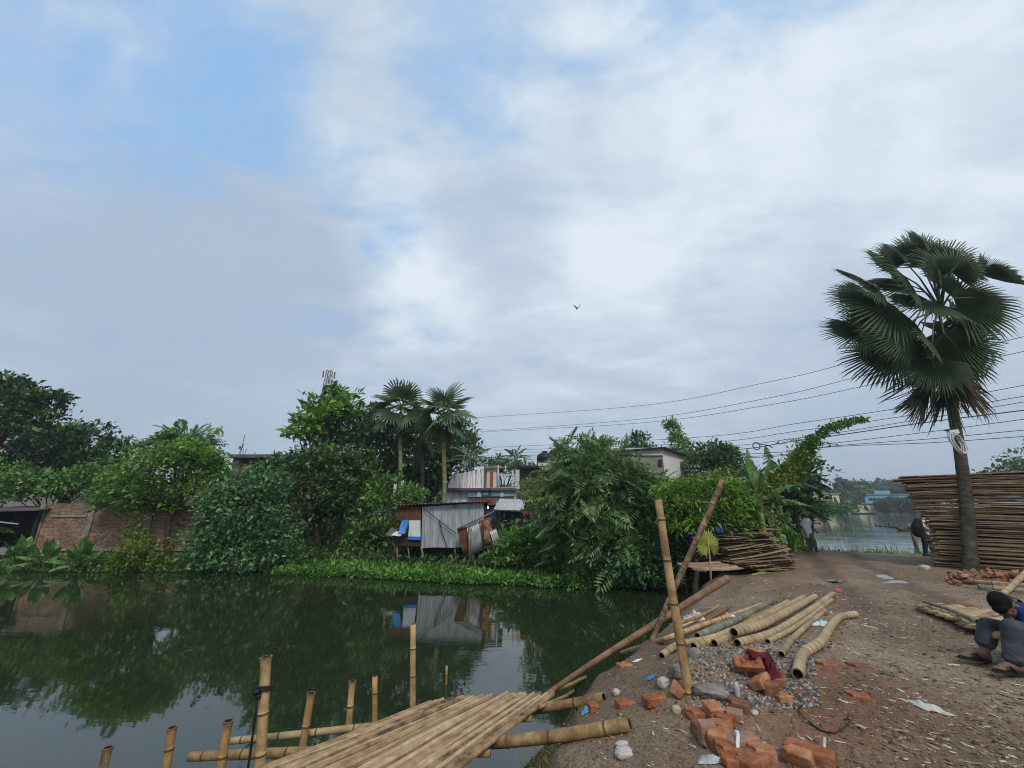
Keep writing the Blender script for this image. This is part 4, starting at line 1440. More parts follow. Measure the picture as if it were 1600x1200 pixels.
# brick boundary wall
def boundary_wall():
    Y = 20.9
    a, b = P(56, 850, Y), P(352, 850, Y)
    z0, zt = -.9, P(80, 786, Y).z
    root = empty('brick_wall', (a.x, Y, z0), 'old brick boundary wall on the left bank with a broken sloping end', 'wall')
    mb = MB()
    n = 40
    top = [zt + .09 * fbm2(i * .31, 3.3, 1.0, 3, 41) - (.12 if i > 22 else 0) - (.10 if 12 < i < 15 else 0) for i in range(n + 1)]
    for i in range(n):
        xa, xb = a.x + (b.x - a.x) * i / n, a.x + (b.x - a.x) * (i + 1) / n
        ta, tb = top[i], top[i]
        ya = Y
        mb.add([(xa, ya, z0), (xb, ya, z0), (xb, ya + .25, z0), (xa, ya + .25, z0), (xa, ya, ta), (xb, ya, tb), (xb, ya + .25, tb), (xa, ya + .25, ta)],
               [(0, 1, 5, 4), (2, 3, 7, 6), (4, 5, 6, 7)] + ([(3, 0, 4, 7)] if i == 0 else []) + ([(1, 2, 6, 5)] if i == n - 1 else [(1, 2, 6, 5), (3, 0, 4, 7)] if False else []))
    mb.build('brickwork', M['brick_wall'], root)
    for i, px in enumerate((58, 137, 230)):
        x = P(px, 830, Y).x
        mb = MB()
        mb.box((x, Y + .1, (z0 + zt) / 2 - .06), (.28, .34, zt - z0 - .02))
        mb.build('pillar', M['concrete_warm'], root)
    for z, px0, px1 in ((zt - .60, 75, 130), (-.52, 60, 350)):
        x0, x1 = P(px0, 830, Y).x, P(px1, 830, Y).x
        mb = MB()
        mb.box(((x0 + x1) / 2, Y + .1, z), (x1 - x0, .32, .1))
        mb.build('band', M['concrete'], root)


boundary_wall()

# dark open hut at the left edge
def dark_hut():
    Y = 20.6
    a, b = P(-60, 850, Y), P(46, 850, Y)
    root = empty('open_hut', (a.x, Y, -.7), 'low dark open-fronted hut at the left end of the brick wall', 'hut')
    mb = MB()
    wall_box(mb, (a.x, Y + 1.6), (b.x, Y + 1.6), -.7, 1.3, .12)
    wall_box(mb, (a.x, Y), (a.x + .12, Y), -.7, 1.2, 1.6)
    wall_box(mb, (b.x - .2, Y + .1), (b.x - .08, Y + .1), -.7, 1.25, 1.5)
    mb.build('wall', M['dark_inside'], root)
    mb = MB()
    mb.slab((a.x - .3, Y - .3, 1.22), (b.x + .2, Y - .3, 1.32), (b.x + .2, Y + 1.9, 1.5), (a.x - .3, Y + 1.9, 1.45), .06)
    mb.build('roof', M['concrete_dark'], root)
    mb = MB()
    mb.box(((a.x + b.x) / 2, Y - .05, -.55), (b.x - a.x, .25, .3))
    mb.build('step', M['concrete'], root)
    mb = MB()
    mb.box(((a.x + b.x) / 2 + .1, Y - .02, .72), (1.4, .04, .05), (0, .1, 0))
    mb.build('shelf', M['tin_pale'], root)


dark_hut()

# tower block glimpsed at the far left
def left_block():
    Y = 42
    a, b = P(-80, 700, Y), P(13, 700, Y)
    zt = P(8, 658, Y).z
    root = empty('apartment_building', (a.x, Y, -.3), 'pinkish grey building glimpsed under the boughs at the left frame edge', 'building')
    mb = MB()
    wall_box(mb, (a.x, Y), (b.x, Y), -.3, zt, 8)
    mb.build('wall', nmat('pink_plaster', [(0.22, .2, .2), (.4, .36, .35)], 1.2, .9, 0, stretch=(1, 1, .3)), root)
    for k in range(3):
        mb = MB()
        mb.box((b.x - 1.2, Y - .02, zt - 1.6 - 3 * k), (1.0, .06, 1.2))
        mb.build('window', M['dark_inside'], root)
    mb = MB()
    mb.box(((a.x + b.x) / 2, Y + 4, zt + .1), (b.x - a.x + .5, 8.6, .2))
    mb.build('roof', M['concrete'], root)


left_block()

# unfinished brick house
def unfinished_house():
    Y = 25.5
    a, b = P(362, 760, Y), P(500, 760, Y)
    zt = P(362, 716, Y).z
    root = empty('unfinished_house', (a.x, Y, -.3), 'unfinished brick house with rusty bars sticking up from its roof corner', 'building')
    mb = MB()
    wall_box(mb, (a.x, Y), (b.x, Y), -.3, zt, 6)
    mb.build('wall', M['brick_new'], root)
    mb = MB()
    mb.box((a.x + .12, Y - .03, zt / 2 - .15), (.42, .3, zt + .25))
    mb.build('pillar', M['concrete_dark'], root)
    mb = MB()
    mb.box(((a.x + b.x) / 2, Y + 2.9, zt + .1), (b.x - a.x + .7, 6.5, .2))
    mb.build('roof_slab', M['concrete_dark'], root)
    for dx, h, l in ((.0, 1.25, .05), (.16, .55, -.1), (-.1, .7, .2), (.25, .4, .1)):
        mb = MB()
        mb.tube([(a.x + dx + .1, Y + .1, zt + .15), (a.x + dx + .1 + l * .3, Y + .1, zt + .2 + h * .5), (a.x + dx + .1 + l, Y + .1, zt + .2 + h)], .018, 5)
        mb.build('rebar', M['iron'], root)


unfinished_house()

# lattice mast
def mast():
    Y = 70
    top = P(515, 579, Y)
    root = empty('lattice_mast', (top.x, Y, -.3), 'steel lattice mast with antennas showing above the bright green tree', 'mast')
    mh = top.z
    def corner(k, z):
        w = .5 + 2.0 * (1 - (z + .3) / (mh + .3))
        a = math.pi / 4 + k * math.pi / 2
        return Vector((top.x + w * math.cos(a), Y + w * math.sin(a), z))
    red = nmat('mast_paint', [(0.09, 0.07, 0.065), (0.2, 0.18, 0.18)], .35, .6)
    for k in range(4):
        mb = MB()
        mb.tube([corner(k, -.3), corner(k, mh)], .07, 5)
        mb.build('leg', red, root)
    mb = MB()
    n = 26
    for i in range(n):
        z0, z1 = -.3 + (mh + .3) * i / n, -.3 + (mh + .3) * (i + 1) / n
        for k in range(4):
            mb.tube([corner(k, z0), corner((k + 1) % 4, z1)], .035, 4, False)
            mb.tube([corner(k, z1), corner((k + 1) % 4, z1)], .035, 4, False)
    mb.build('bracing', red, root)
    for k in range(5):
        mb = MB()
        a = k * 1.3
        mb.box((top.x + 1.0 * math.cos(a), Y + 1.0 * math.sin(a), mh - .9 - (k % 3) * 1.2), (.2, .14, 1.2), (0, 0, a))
        mb.build('antenna', M['concrete_dark'], root)


mast()

# tin shed on stilts
def shed():
    Y = 19.0
    def q(px, py, y=Y):
        return P(px, py, y)
    root = empty('stilt_shed', (q(690, 880).x, Y, -1.2), 'corrugated tin shed on bamboo stilts over the waterline', 'shed')
    # front sheet
    bl, br_, tl, tr = q(658, 857), q(756, 853), q(660, 792), q(756, 785)
    mb = MB()
    nrm = Vector((0, -1, 0))
    nu = 22 * 6
    vs, fs = [], []
    for j in range(5):
        for i in range(nu + 1):
            s, t = i / nu, j / 4
            lo, hi = bl.lerp(br_, s), tl.lerp(tr, s)
            if j == 0:
                lo = lo + Vector((0, 0, .02 * math.sin(9 * s) + .02 * (random.random() if i % 6 == 0 else 0)))
            p = lo.lerp(hi, t)
            vs.append(p + nrm * (.016 * math.sin(2 * math.pi * i / 6) + .05 * math.sin(s * 3.1) * t * 0))
    for j in range(4):
        for i in range(nu):
            k = j * (nu + 1) + i
            fs.append((k, k + 1, k + nu + 2, k + nu + 1))
    mb.add(vs, fs)
    mb.build('front_sheet', M['tin'], root, smooth=True)
    # front left: rusty upper board, lower dark boards
    mb = MB()
    mb.corr(q(620, 812), q(658, 813) - q(620, 812), q(620, 791) - q(620, 812), 8, .012)
    mb.build('rusty_sheet', M['rust'], root, smooth=True)
    mb = MB()
    mb.slab(q(617, 846), q(658, 847), q(658, 854), q(617, 853), -.05)
    mb.slab(q(617, 839, Y + .05), q(658, 840, Y + .05), q(658, 846, Y + .05), q(617, 845, Y + .05), -.04)
    mb.build('lower_board', M['wood_brown'], root)
    # back and side walls, floor
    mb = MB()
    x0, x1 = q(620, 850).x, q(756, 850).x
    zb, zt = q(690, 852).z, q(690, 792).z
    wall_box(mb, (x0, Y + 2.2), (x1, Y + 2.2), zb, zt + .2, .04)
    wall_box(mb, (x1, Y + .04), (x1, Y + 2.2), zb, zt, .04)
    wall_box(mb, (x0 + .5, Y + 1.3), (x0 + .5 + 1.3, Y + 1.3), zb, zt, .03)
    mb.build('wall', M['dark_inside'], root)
    mb = MB()
    mb.box(((x0 + x1) / 2, Y + 1.12, zb - .03), (x1 - x0 - .1, 2.1, .08))
    mb.build('floor', M['wood_brown'], root)
    # roof sheet, falling to the left
    mb = MB()
    a, b = q(617, 789, Y - .25), q(759, 783.5, Y - .25)
    mb.corr(a + Vector((0, 0, 0)), b - a, Vector((0, 2.7, .03)), 26, .016)
    mb.corr(a + Vector((0, 0, -.035)), b - a, Vector((0, 2.7, .03)), 26, .016)
    mb.build('roof', nmat('rust_red_roof', [(0.13, 0.05, 0.04), (0.22, 0.10, 0.08), (0.34, 0.22, 0.19)], 3, .8), root, smooth=True)
    # open hatch with blue and white sheets
    mb = MB()
    mb.slab(q(622, 834, Y - .35), q(633, 834, Y - .3), q(638.5, 813, Y - .02), q(628, 813, Y - .02), -.02)
    mb.build('blue_flap', M['blue_plastic'], root)
    mb = MB()
    mb.slab(q(611, 837, Y - .4), q(625, 838, Y - .4), q(633, 831, Y - .1), q(618, 831, Y - .1), -.02)
    mb.build('white_flap', M['white_sheet'], root)
    mb = MB()
    mb.slab(q(638, 839, Y - .06), q(657, 840, Y - .06), q(657, 813, Y - .06), q(640, 813, Y - .06), -.02)
    mb.build('white_panel', M['white_sheet'], root)
    mb = MB()
    mb.slab(q(637.5, 843, Y - .08), q(657.5, 844, Y - .08), q(657.5, 838.5, Y - .08), q(637.5, 838, Y - .08), -.02)
    mb.build('blue_strip', M['blue_plastic'], root)
    mb = MB()
    mb.slab(q(603, 836, Y + .3), q(612, 839, Y - .1), q(619, 828, Y - .1), q(613, 824, Y + .3), -.03)
    mb.build('side_flap', M['wood_grey'], root)
    # stilts
    for px0, py0, px1, py1, w, dy in ((620, 850, 621, 876, 3.4, 0), (637, 850, 640, 876, 2.4, 0), (658, 855, 664, 880, 3.4, -.05), (710, 852, 713, 878, 3.2, 0), (714.5, 852, 715, 876, 1.6, .5), (675, 855, 676, 872, 1.6, 1.6), (692, 855, 692, 872, 1.6, 1.6), (617, 850, 617, 874, 1.6, .6), (730, 850, 730, 872, 1.6, 1.6)):
        mb = MB()
        a, b = q(px0, py0, Y + .1 + dy), q(px1, py1, Y + .1 + dy)
        b = a + (b - a) * 1.25
        mb.tube([a, b], PX(w / 2, px1, py1, Y), 7)
        mb.build('stilt', M['wood_grey'], root, smooth=True)
    for pts_, r in (([(662, 794), (684, 812), (713, 834)], .018), ([(686, 812), (690, 830), (698, 853), (705, 878)], .02)):
        mb = MB()
        mb.tube([q(a, b, Y - .12) for a, b in pts_], r, 5)
        mb.build('cable', M['black'], root)
    mb = MB()
    c = q(711, 791, Y - .05)
    mb.tube([c + Vector((.07 * math.cos(a), 0, .07 * math.sin(a))) for a in np.linspace(0, 5.5, 10)], .012, 5)
    mb.build('hook', M['black'], root)


shed()

# the lean-to of loose sheets to the right of the shed
def lean_to():
    Y = 18.6
    def q(px, py, y=Y):
        return P(px, py, y)
    root = empty('tin_lean_to', (q(748, 870).x, Y, -1.1), 'tilted lean-to of rusty and grey tin sheets beside the stilt shed', 'lean-to')
    def sheet(name, a, b, c, d, mat, w, amp=.014):
        mb = MB()
        du, dv = Vector(b) - Vector(a), Vector(d) - Vector(a)
        du2 = Vector(c) - Vector(d)
        n = du.cross(dv).normalized()
        nu = w * 4
        vs, fs = [], []
        for j in range(4):
            for i in range(nu + 1):
                s, t = i / nu, j / 3
                p = Vector(a).lerp(Vector(b), s).lerp(Vector(d).lerp(Vector(c), s), t)
                vs.append(p + n * amp * math.sin(math.pi * i / 2 + .4))
        for j in range(3):
            for i in range(nu):
                k = j * (nu + 1) + i
                fs.append((k, k + 1, k + nu + 2, k + nu + 1))
        mb.add(vs, fs)
        o = mb.build(name, M[mat], root, smooth=True)
        md = o.modifiers.new('thickness', 'SOLIDIFY')
        md.thickness = .006
        return o
    sheet('rusty_sheet', q(725, 871, Y - .1), q(733, 869), q(731, 822, Y), q(714, 827, Y - .1), 'rust', 6)
    sheet('grey_sheet', q(735, 867, Y - .05), q(755, 857, Y - .05), q(747, 813, Y - .05), q(729, 823, Y - .05), 'tin', 8, .018)
    sheet('patchy_sheet', q(754, 858, Y), q(775, 852, Y), q(765, 808, Y), q(748, 813, Y), 'rust_patchy', 7)
    sheet('pale_sheet', q(771, 850, Y - .08), q(781, 844, Y - .08), q(775, 826, Y - .08), q(765, 831, Y - .08), 'tin_pale', 4)
    for pts_, r, m_ in (([(714, 827), (746, 812), (772, 799)], .035, 'wood_grey'), ([(735, 878), (734, 850), (734, 826)], .07, 'wood_grey'), ([(756, 880), (755, 845), (754, 815)], .045, 'wood_brown'), ([(726, 871), (755, 858), (782, 846)], .03, 'wood_brown')):
        mb = MB()
        mb.tube([q(a, b, Y - .16) for a, b in pts_], r, 7)
        mb.build('pole', M[m_], root, smooth=True)
    mb = MB()
    wall_box(mb, (q(720, 860).x, Y + .9), (q(778, 860).x, Y + .9), -.9, q(740, 815).z, .05)
    mb.build('back_board', M['dark_inside'], root)


lean_to()

# stained white house with brown door, roof behind the palms
def white_house():
    Y = 27
    def q(px, py, y=Y):
        return P(px, py, y)
    a, b = q(700, 770), q(757.5, 770)
    c = q(780, 770, Y + .6)
    zr = q(756, 731).z
    root = empty('stained_house', (b.x, Y, -.3), 'white house streaked with black stains, with a brown door on its upper storey', 'house')
    mb = MB()
    zl = q(702, 745).z
    mb.add([(a.x, Y, -.3), (b.x, Y, -.3), (b.x, Y, zr), (a.x + .25, Y, zl + .1), (a.x, Y, zl - .5), (a.x, Y + 5, -.3), (b.x, Y + 5, -.3), (b.x, Y + 5, zr), (a.x + .25, Y + 5, zl + .1), (a.x, Y + 5, zl - .5)],
           [(0, 1, 2, 3, 4), (9, 8, 7, 6, 5), (0, 4, 9, 5), (4, 3, 8, 9), (3, 2, 7, 8)])
    mb.build('wall', M['plaster_white'], root)
    mb = MB()
    mb.box((b.x + .02, Y - .06, (zr + q(756, 768).z) / 2), (.14, .14, zr - q(756, 768).z + .3))
    mb.build('corner_post', M['concrete_dark'], root)
    mb = MB()
    zr2 = q(770, 732).z
    wall_box(mb, (b.x + .1, Y + .05), (c.x, Y + .05), -.3, zr2, 3)
    mb.build('stair_wall', nmat('cream_plaster', [(0.5, .44, .4), (.66, .6, .55)], 2, .9), root)
    mb = MB()
    p0, p1 = q(765.2, 767, Y), q(770.8, 737, Y)
    mb.box(((p0.x + p1.x) / 2, Y + .03, (p0.z + p1.z) / 2), (p1.x - p0.x, .06, p1.z - p0.z))
    d = mb.build('door', nmat('brown_door', [(0.2, .075, .03), (.28, .11, .05)], 3, .6), root)
    mb = MB()
    mb.box(((b.x + c.x) / 2 + .15, Y + 1.5, zr2 + .06), (c.x - b.x + .2, 3.3, .12))
    mb.build('roof_slab', M['concrete'], root)
    mb = MB()
    s = q(778, 768, Y - .1)
    mb.tube([(s.x, s.y, s.z - .3), (s.x, s.y, zr2 + .2)], .06, 6)
    mb.build('drain_pipe', M['tin_pale'], root, smooth=True)
    # lower storey below the banner: pale plaster with soot
    mb = MB()
    l0, l1 = q(698, 772, Y - .3), q(806, 772, Y - .3)
    wall_box(mb, (l0.x, Y - .3), (l1.x, Y - .3), -.3, q(740, 765.5, Y - .3).z, .25)
    mb.build('lower_wall', nmat('lower_plaster', [(0.3, .3, .3), (.62, .62, .63), (.72, .72, .74)], 2.4, .9, stretch=(1, 1, .4)), root)
    mb = MB()
    mb.box(((l0.x + l1.x) / 2, Y - .45, q(740, 764.8, Y - .3).z), (l1.x - l0.x + .1, .7, .14))
    mb.build('ledge', M['concrete_dark'], root)
    # gate frame of pale posts to the right
    for px in (801, 808.5):
        mb = MB()
        s, e = q(px, 764, Y - .2), q(px, 734, Y - .2)
        mb.box(((s + e) / 2).to_tuple(), (.12 if px < 805 else .26, .12, (e - s).length))
        mb.build('post', M['plaster_clean'], root)
    mb = MB()
    s, e = q(780, 742, Y - .2), q(808, 742, Y - .2)
    mb.box(((s + e) / 2).to_tuple(), ((e - s).length, .07, .08))
    mb.build('rail', M['plaster_clean'], root)
    for nm, (pa, pb, pc, pd), m_ in (('banner_left', ((730, 778), (776, 776), (776, 761), (730, 763)), 'teal'), ('banner_right', ((776.3, 776), (806, 774.5), (806, 765), (776.3, 761)), 'pale')):
        pass


white_house()


def shop_banner():
    """long faded banner over the shop: two figures in a landscape and a dark block of small lettering too blurred to read"""
    Y = 26.4
    def q(px, py, dy=0):
        return P(px, py, Y + dy)
    root = empty('shop_banner', q(752, 778), 'faded teal printed banner hung along the ledge under the stained white house', 'banner')
    teal = nmat('banner_teal', [(0.05, .12, .15), (.12, .23, .28), (.24, .36, .41)], 2.2, .5, stretch=(.8, 1, 2))
    pale = nmat('banner_pale', [(0.16, .24, .29), (.3, .38, .42)], 2.2, .5)
    dark = nmat('banner_dark', [(0.012, .06, .085), (.02, .085, .115)], 3, .5)
    mb = MB()
    mb.slab(q(731, 777), q(806, 775), q(806, 760), q(731, 763.5), .03)
    o = mb.build('sheet', pale, root)
    def patch(name, pts, mat, d):
        mb = MB()
        mb.slab(*[q(a, b, -d) for a, b in pts], .004)
        return mb.build(name, mat, root)
    patch('picture', ((732, 776.6), (752.5, 776.2), (752.5, 767), (732, 769)), teal, .05)
    patch('picture', ((768, 775.6), (786, 775), (786, 763.5), (768, 765)), teal, .05)
    patch('title_block', ((753, 776.4), (767, 776), (767, 762.6), (753, 763.2)), dark, .055)
    w = nmat('banner_white', [(.5, .55, .56), (.6, .65, .66)], 4, .5)
    mb = MB()
    # blurred rows of small characters
    for row, (y0, h, n, x0, x1) in enumerate(((765.4, 1.5, 7, 754.5, 764.5), (768.4, .8, 9, 755.5, 763), (770.6, .7, 9, 755.5, 763.5), (772.6, .7, 8, 755.5, 762.5))):
        for i in range(n):
            xa = x0 + (x1 - x0) * i / n
            xb = xa + (x1 - x0) / n * random.uniform(.5, .85)
            mb.slab(q(xa, y0 + h * random.uniform(.75, 1), -.062), q(xb, y0 + h * random.uniform(.75, 1), -.062), q(xb, y0, -.062), q(xa, y0, -.062), .003)
    mb.build('lettering', w, root)
    skin = nmat('banner_figure', [(.32, .42, .46), (.44, .52, .55)], 4, .5)
    hair = M['black']
    for cx in (748.5, 784.5):
        mb = MB()
        mb.add([q(a, b, -.062) for a, b in ((cx - 3.2, 776.2), (cx + 2.6, 776), (cx + 2.6, 772.5), (cx + 1.6, 769.5), (cx + 1.2, 766), (cx - 1.2, 766), (cx - 1.6, 769.5), (cx - 3.2, 773))], [tuple(range(8))])
        mb.build('figure', skin, root)
        mb = MB()
        mb.add([q(cx + 1.7 * math.cos(a), 765.3 + 1.5 * math.sin(a), -.068) for a in np.linspace(0, 2 * math.pi, 10, endpoint=False)], [tuple(range(10))])
        mb.build('figure_hair', hair, root)


shop_banner()


def shop():
    Y = 24.5
    def q(px, py, y=Y):
        return P(px, py, y)
    root = empty('tin_roof_shop', (q(800, 830).x, Y, -.4), 'low shop with a pale tin awning and a dark blue front, right of the shed', 'shop')
    mb = MB()
    a, b = q(757, 830, Y + .6), q(872, 830, Y + .6)
    wall_box(mb, (a.x, Y + .6), (b.x, Y + .6), -.4, q(800, 789, Y + .6).z, .15)
    mb.build('front_wall', M['blue_paint'], root)
    mb = MB()
    mb.corr(q(771, 796, Y - .9), q(818, 798, Y - .9) - q(771, 796, Y - .9), q(781, 779, Y + .7) - q(771, 796, Y - .9), 16, .02)
    o = mb.build('awning', M['tin_pale'], root, smooth=True)
    mb = MB()
    mb.slab(q(771, 797.5, Y - .88), q(818, 799.5, Y - .88), q(818, 797.8, Y - .88), q(771, 795.8, Y - .88), -.05)
    mb.build('awning_edge', M['concrete_dark'], root)
    mb = MB()
    mb.slab(q(738, 790, Y + .4), q(775, 790, Y + .4), q(775, 779, Y + .6), q(735, 779, Y + .6), -.05)
    mb.build('rusty_panel', M['rust'], root)
    for px in (780, 800, 830, 850):
        mb = MB()
        s, e = q(px, 798, Y + .2), q(px, 832, Y + .2)
        mb.box(((s + e) / 2).to_tuple(), (.16, .14, (s - e).length + .3))
        mb.build('post', M['concrete_dark'], root)
    mb = MB()
    s = q(788, 806, Y + .5)
    mb.box(s, (.1, .05, .24))
    mb.build('hanging_poster', M['white_sheet'], root)


shop()
# lit bulb beside the shop awning
def bulb():
    c = P(762, 793, 23.4)
    root = empty('light_bulb', c, 'small bare light bulb glowing under the rusty panel beside the shed roof', 'lamp')
    m = bpy.data.materials.new('bulb_glow')
    m.use_nodes = True
    bs = m.node_tree.nodes['Principled BSDF']
    bs.inputs['Emission Color'].default_value = (1, .97, .9, 1)
    bs.inputs['Emission Strength'].default_value = 3
    mb = MB()
    rings = [(0, -.075), (.04, -.06), (.058, -.02), (.05, .02), (.025, .055), (.02, .07)]
    n = 10
    mb.tube([(c.x, c.y, c.z + z) for r, z in rings], [max(r, .003) for r, z in rings], n)
    mb.build('glass', m, root, smooth=True)
    mb = MB()
    mb.tube([(c.x, c.y, c.z + .07), (c.x, c.y, c.z + .12)], .022, 8)
    mb.build('socket', M['black'], root)


bulb()
# red cloth hung on the straggly tree
def red_cloth():
    a, b, c, d = P(816, 807, 18.4), P(820, 806, 18.4), P(824, 798.5, 18.4), P(821, 800, 18.4)
    mb = MB()
    n = 6
    vs, fs = [], []
    for j in range(n + 1):
        for i in range(n + 1):
            s, t = i / n, j / n
            p = a.lerp(b, s).lerp(d.lerp(c, s), t)
            vs.append(p + Vector((.03 * math.sin(9 * t + s), .05 * math.sin(7 * s + 4 * t), .02 * math.cos(8 * s))))
    fs = [(j * (n + 1) + i, j * (n + 1) + i + 1, (j + 1) * (n + 1) + i + 1, (j + 1) * (n + 1) + i) for j in range(n) for i in range(n)]
    mb.add(vs, fs)
    o = mb.build('red_cloth', nmat('red_cloth', [(0.5, .03, .02), (.75, .06, .04)], 5, .8), smooth=True)
    md = o.modifiers.new('t', 'SOLIDIFY')
    md.thickness = .01
    tag(o, 'small bright red cloth hanging in front of the blue wall', 'cloth')


red_cloth()

# long low building with a roof tank, then the grey house
def long_building():
    Y = 30
    def q(px, py, y=Y):
        return P(px, py, y)
    root = empty('flat_roofed_building', (q(850, 780).x, Y, -.3), 'long flat-roofed grey building half hidden by the feathery tree', 'building')
    a, b, c = q(812, 770), q(842, 770, Y), q(955, 770, Y)
    zt = q(830, 733).z
    z2 = q(900, 722).z
    mb = MB()
    wall_box(mb, (a.x, Y), (c.x, Y), -.3, zt, 6)
    mb.build('wall', M['concrete_dark'], root)
    mb = MB()
    mb.box(((a.x + c.x) / 2, Y + 2.6, zt + .08), (c.x - a.x + .5, 6.6, .16))
    mb.build('roof_slab', M['black'], root)
    mb = MB()
    wall_box(mb, (b.x, Y + .6), (c.x, Y + .6), zt + .16, z2 + .02, .2)
    mb.build('parapet', M['plaster_clean'], root)
    for px in (816, 821, 826):
        mb = MB()
        s = q(px, 731, Y + .1)
        mb.box((s.x, Y + .1, zt + .28), (.16, .16, .26))
        mb.build('roof_block', M['concrete_dark'], root)
    # black water tank stands on the roof: a thing of its own
    t = q(851, 714, Y + 2.5)
    r = .62
    tk = empty('water_tank', (t.x, Y + 2.5, zt + .16), 'ribbed black plastic water tank on the long flat roof', 'water tank')
    mb = MB()
    zz = z2 + .06
    prof = [(0, .62), (.22, .62), (.24, .58), (.28, .63), (.5, .63), (.54, .58), (.6, .63), (.82, .62), (.95, .5), (1.06, .25)]
    mb.tube([(t.x, Y + 2.5, zt + .16 + z * 1.25) for z, _ in prof], [w for _, w in prof], 18)
    mb.build('body', M['black'], tk, smooth=True)
    mb = MB()
    mb.tube([(t.x, Y + 2.5, zt + 1.48), (t.x, Y + 2.5, zt + 1.58)], .22, 12)
    mb.build('lid', M['black'], tk)


long_building()


def grey_house():
    Y = 26
    def q(px, py, y=Y):
        return P(px, py, y)
    root = empty('grey_house', (q(1030, 760).x, Y, -.3), 'grey house with a dark mono-pitch roof and a pale gable end with a grey door', 'house')
    a, b, c = q(950, 760), q(1040, 760, Y), q(1073, 760, Y + 1.6)
    zt, zr = q(1040, 712).z, q(1040, 700).z
    mb = MB()
    wall_box(mb, (a.x, Y), (b.x, Y), -.3, zt, .2)
    mb.build('front_wall', M['concrete'], root)
    mb = MB()
    wall_box(mb, (a.x, Y - .1), (b.x, Y - .1), zt + .01, zr, .3)
    mb.build('fascia', M['plaster_clean'], root)
    mb = MB()
    ze = q(1073, 712, Y + 1.6).z
    mb.add([(b.x + .01, Y - .02, -.3), (c.x, c.y, -.3), (c.x, c.y, ze), (b.x + .01, Y - .02, zr)], [(0, 1, 2, 3)])
    mb.add([(c.x, c.y, -.3), (c.x - 1, c.y + 3, -.3), (c.x - 1, c.y + 3, ze), (c.x, c.y, ze)], [(0, 1, 2, 3)])
    mb.build('gable_wall', nmat('gable_plaster', [(.50, .50, .47), (.62, .62, .59)], 1.5, .9), root)
    mb = MB()
    mb.slab((a.x, Y - .35, zr - .25), (b.x + .1, Y - .35, zr + .04), (c.x + .2, c.y - .1, ze + .05), (c.x - .8, c.y + 3, ze + .3), .09)
    mb.slab((a.x, Y - .35, zr - .25), (c.x - .8, c.y + 3, ze + .3), (a.x + 1, c.y + 4, ze + .3), (a.x, Y + 2, ze), .09)
    mb.build('roof', M['black'], root)
    def on_gable(px, py):
        # point on the gable plane under a pixel
        d = px_dir(px, py)
        p0 = Vector((b.x, Y - .05, 0))
        n = Vector((c.y - Y, -(c.x - b.x), 0)).normalized()
        t = (p0 - Vector((0, 0, EYE))).dot(n) / d.dot(n)
        return Vector((0, 0, EYE)) + d * t
    mb = MB()
    mb.slab(on_gable(1064.5, 752), on_gable(1071, 752), on_gable(1070.5, 721), on_gable(1063, 721), -.05)
    mb.build('door', nmat('grey_door', [(.12, .13, .16), (.19, .2, .24)], 3, .6), root)
    mb = MB()
    s, e = q(1028, 727), q(1036, 718)
    mb.slab(q(1028, 729, Y - .02), q(1034, 729, Y - .02), q(1034, 718, Y - .02), q(1028, 718, Y - .02), -.04)
    mb.build('window', M['dark_inside'], root)


grey_house()

# blue tarpaulin under the mango shrub, with dark sheets added to deepen the shade
def shade_sheets():
    Y = 13.4
    root = empty('tarpaulin_shade_sheets', (P(1115, 880, Y).x, Y, -.6), 'blue tarpaulin under the leaves with dark sheets added to shade the recess', 'shade_sheets')
    a, b = P(1050, 880, 15.4), P(1150, 880, 15.4)
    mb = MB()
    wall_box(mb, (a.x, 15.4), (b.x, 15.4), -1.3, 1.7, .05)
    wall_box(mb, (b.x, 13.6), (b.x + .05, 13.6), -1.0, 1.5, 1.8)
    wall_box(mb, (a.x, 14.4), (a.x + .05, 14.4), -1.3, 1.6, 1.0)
    mb.build('added_shade_back', M['dark_inside'], root)  # near-black back and sides, added so the recess under the canopy reads dark
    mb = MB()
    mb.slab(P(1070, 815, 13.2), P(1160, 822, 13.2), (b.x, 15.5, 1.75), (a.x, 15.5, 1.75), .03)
    mb.build('added_shade_roof', M['dark_inside'], root)  # added dark cover that keeps sky light out of the recess
    n = 8
    for nm, pts_ in (('tarpaulin', ((1117, 838), (1131, 832), (1130, 818), (1108, 828))), ('tarpaulin', ((1072, 838), (1093, 846), (1096, 842), (1074, 834)))):
        mb = MB()
        A, B, C, D = (P(x, y, 13.0) for x, y in pts_)
        vs = []
        for j in range(n + 1):
            for i in range(n + 1):
                s, t = i / n, j / n
                vs.append(A.lerp(B, s).lerp(D.lerp(C, s), t) + Vector((0, .06 * math.sin(6 * s + 3 * t), .02 * math.sin(9 * t))))
        mb.add(vs, [(j * (n + 1) + i, j * (n + 1) + i + 1, (j + 1) * (n + 1) + i + 1, (j + 1) * (n + 1) + i) for j in range(n) for i in range(n)])
        o = mb.build(nm, nmat('blue_tarpaulin', [(0.008, .02, .10), (.015, .04, .2)], 4, .5), root, smooth=True)
        md = o.modifiers.new('t', 'SOLIDIFY')
        md.thickness = .006


shade_sheets()

